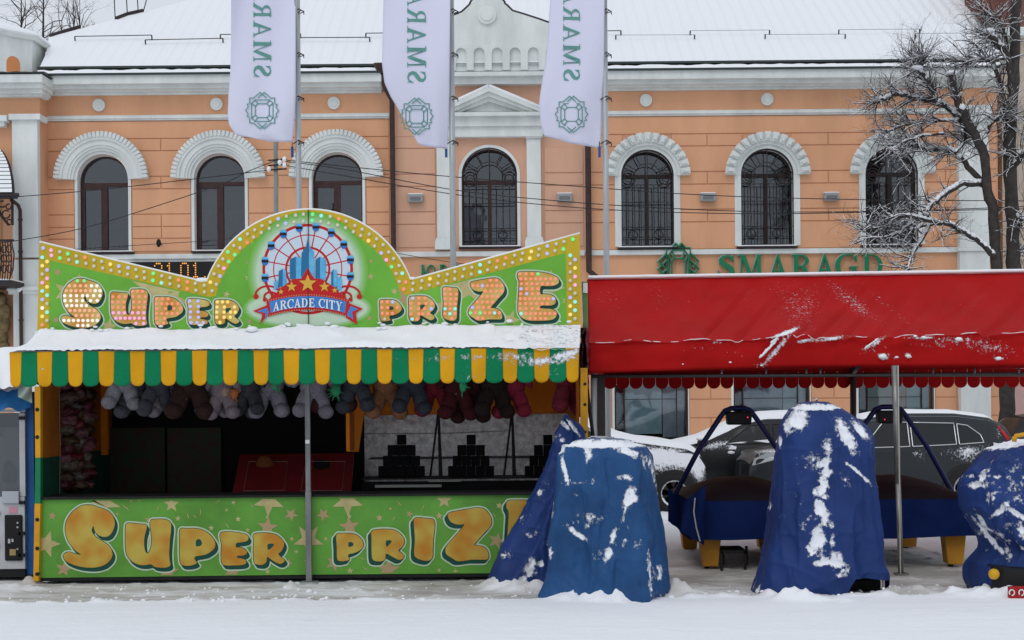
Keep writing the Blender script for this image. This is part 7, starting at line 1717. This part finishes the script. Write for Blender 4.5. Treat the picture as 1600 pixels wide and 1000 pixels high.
kx(12.5, 16, 842, 849, -.04, -.031, 'slot', WHP, cpn); kx(18, 21, 842, 847, -.04, -.031, 'slot', WHP, cpn); kx(15, 24.5, 858, 868, -.04, -.031, 'brass_plate', mat('brass_plate', (.35, .28, .12), .4, metal=.5), cpn)
b = B()
for y in (817, 824, 858): b.ball(M(27.5, y, YK - .035), .012, 8, 5)
b.build('button', WHP, cpn); b = B(); b.ball(M(-3, 852, YK - .01), .02, 8, 6); b.ball(M(-2, 802, YK - .01), .02, 8, 6); b.build('lock', GREYPOLE, kb)
pt = thing('plush_toy', 'grey plush lying behind the vending machine glass', 'toy', tuple(M(16, 758, YK + .3))); b = B(); b.ball(M(16, 742, YK + .3), (.09, .07, .13), 12, 8); b.ball(M(14, 727, YK + .27), (.06, .05, .06), 10, 7); b.build('body', mat('grey_plush', (.09, .09, .10), .95, bump=.8, bscale=50), pt, smooth=True)
bt_ = thing('yellow_brush_toy', 'yellow bristly toy at the bottom of the vending machine', 'toy', tuple(M(21, 770, YK + .2))); b = B()
for k in range(9): b.tube([M(12 + k * 2.2, 768, YK + .2), M(12 + k * 2.3, 754 + (k % 2) * 2, YK + .18)], .012, 5)
b.box(M(11, 0, YK + .15).x, M(31, 0, YK + .15).x, YK + .15, YK + .25, M(0, 772, YK + .15).z, M(0, 762, YK + .15).z); b.build('body', mat('yellow_toy', (.42, .32, .08), .7), bt_)
b = B(); b.grid(lambda u, v: tuple(M(-110 + 158 * u, 604 + 36 * v + 3 * math.sin(u * 30) * v, YK - .15 * v + .05 * math.sin(u * 12 + v * 3))), 60, 12); b.build('blue_hood', BLF, kb, smooth=True)
b = B(); b.grid(lambda u, v: tuple(M(28 + 22 * u, 598 + 22 * v + 10 * u * v, YK - .22 + .05 * math.sin(u * 5 + v * 4))), 10, 10); b.build('torn_film', mat('pale_film', (.35, .45, .40), .4), kb, smooth=True)
ks = thing('neighbour_roof', 'thick snow slumping on the awning roof of the stall at the left edge', 'roof', tuple(M(0, 600, 15.9)))
b = B()
def slump(u, v):
    x = -130 + (66 + 130) * u; yt = 543.5 - 1.5 * math.sin(x * .1) - (27 * max(0, (x - 32) / 34) ** 1.6 if x > 32 else 0); yb_ = 606 + (2 * math.sin(x * .3)) - (50 * max(0, (x - 20) / 46) ** .8 if x > 20 else 0)
    p = M(x, yt + (yb_ - yt) * v, 16.3 - .9 * v ** .6); p.y -= .03 * noise.noise(Vector((x * .05, v * 3, 0))); return tuple(p)
b.grid(slump, 80, 24); b.build('snow_mass', SNOW, ks, smooth=True)
b = B(); b.grid(lambda u, v: tuple(Vector(slump(u, v)) + Vector((0, .12, -.03))), 40, 10); b.build('awning_cloth', mat('dull_white_cloth', (.45, .45, .45), .7), ks)
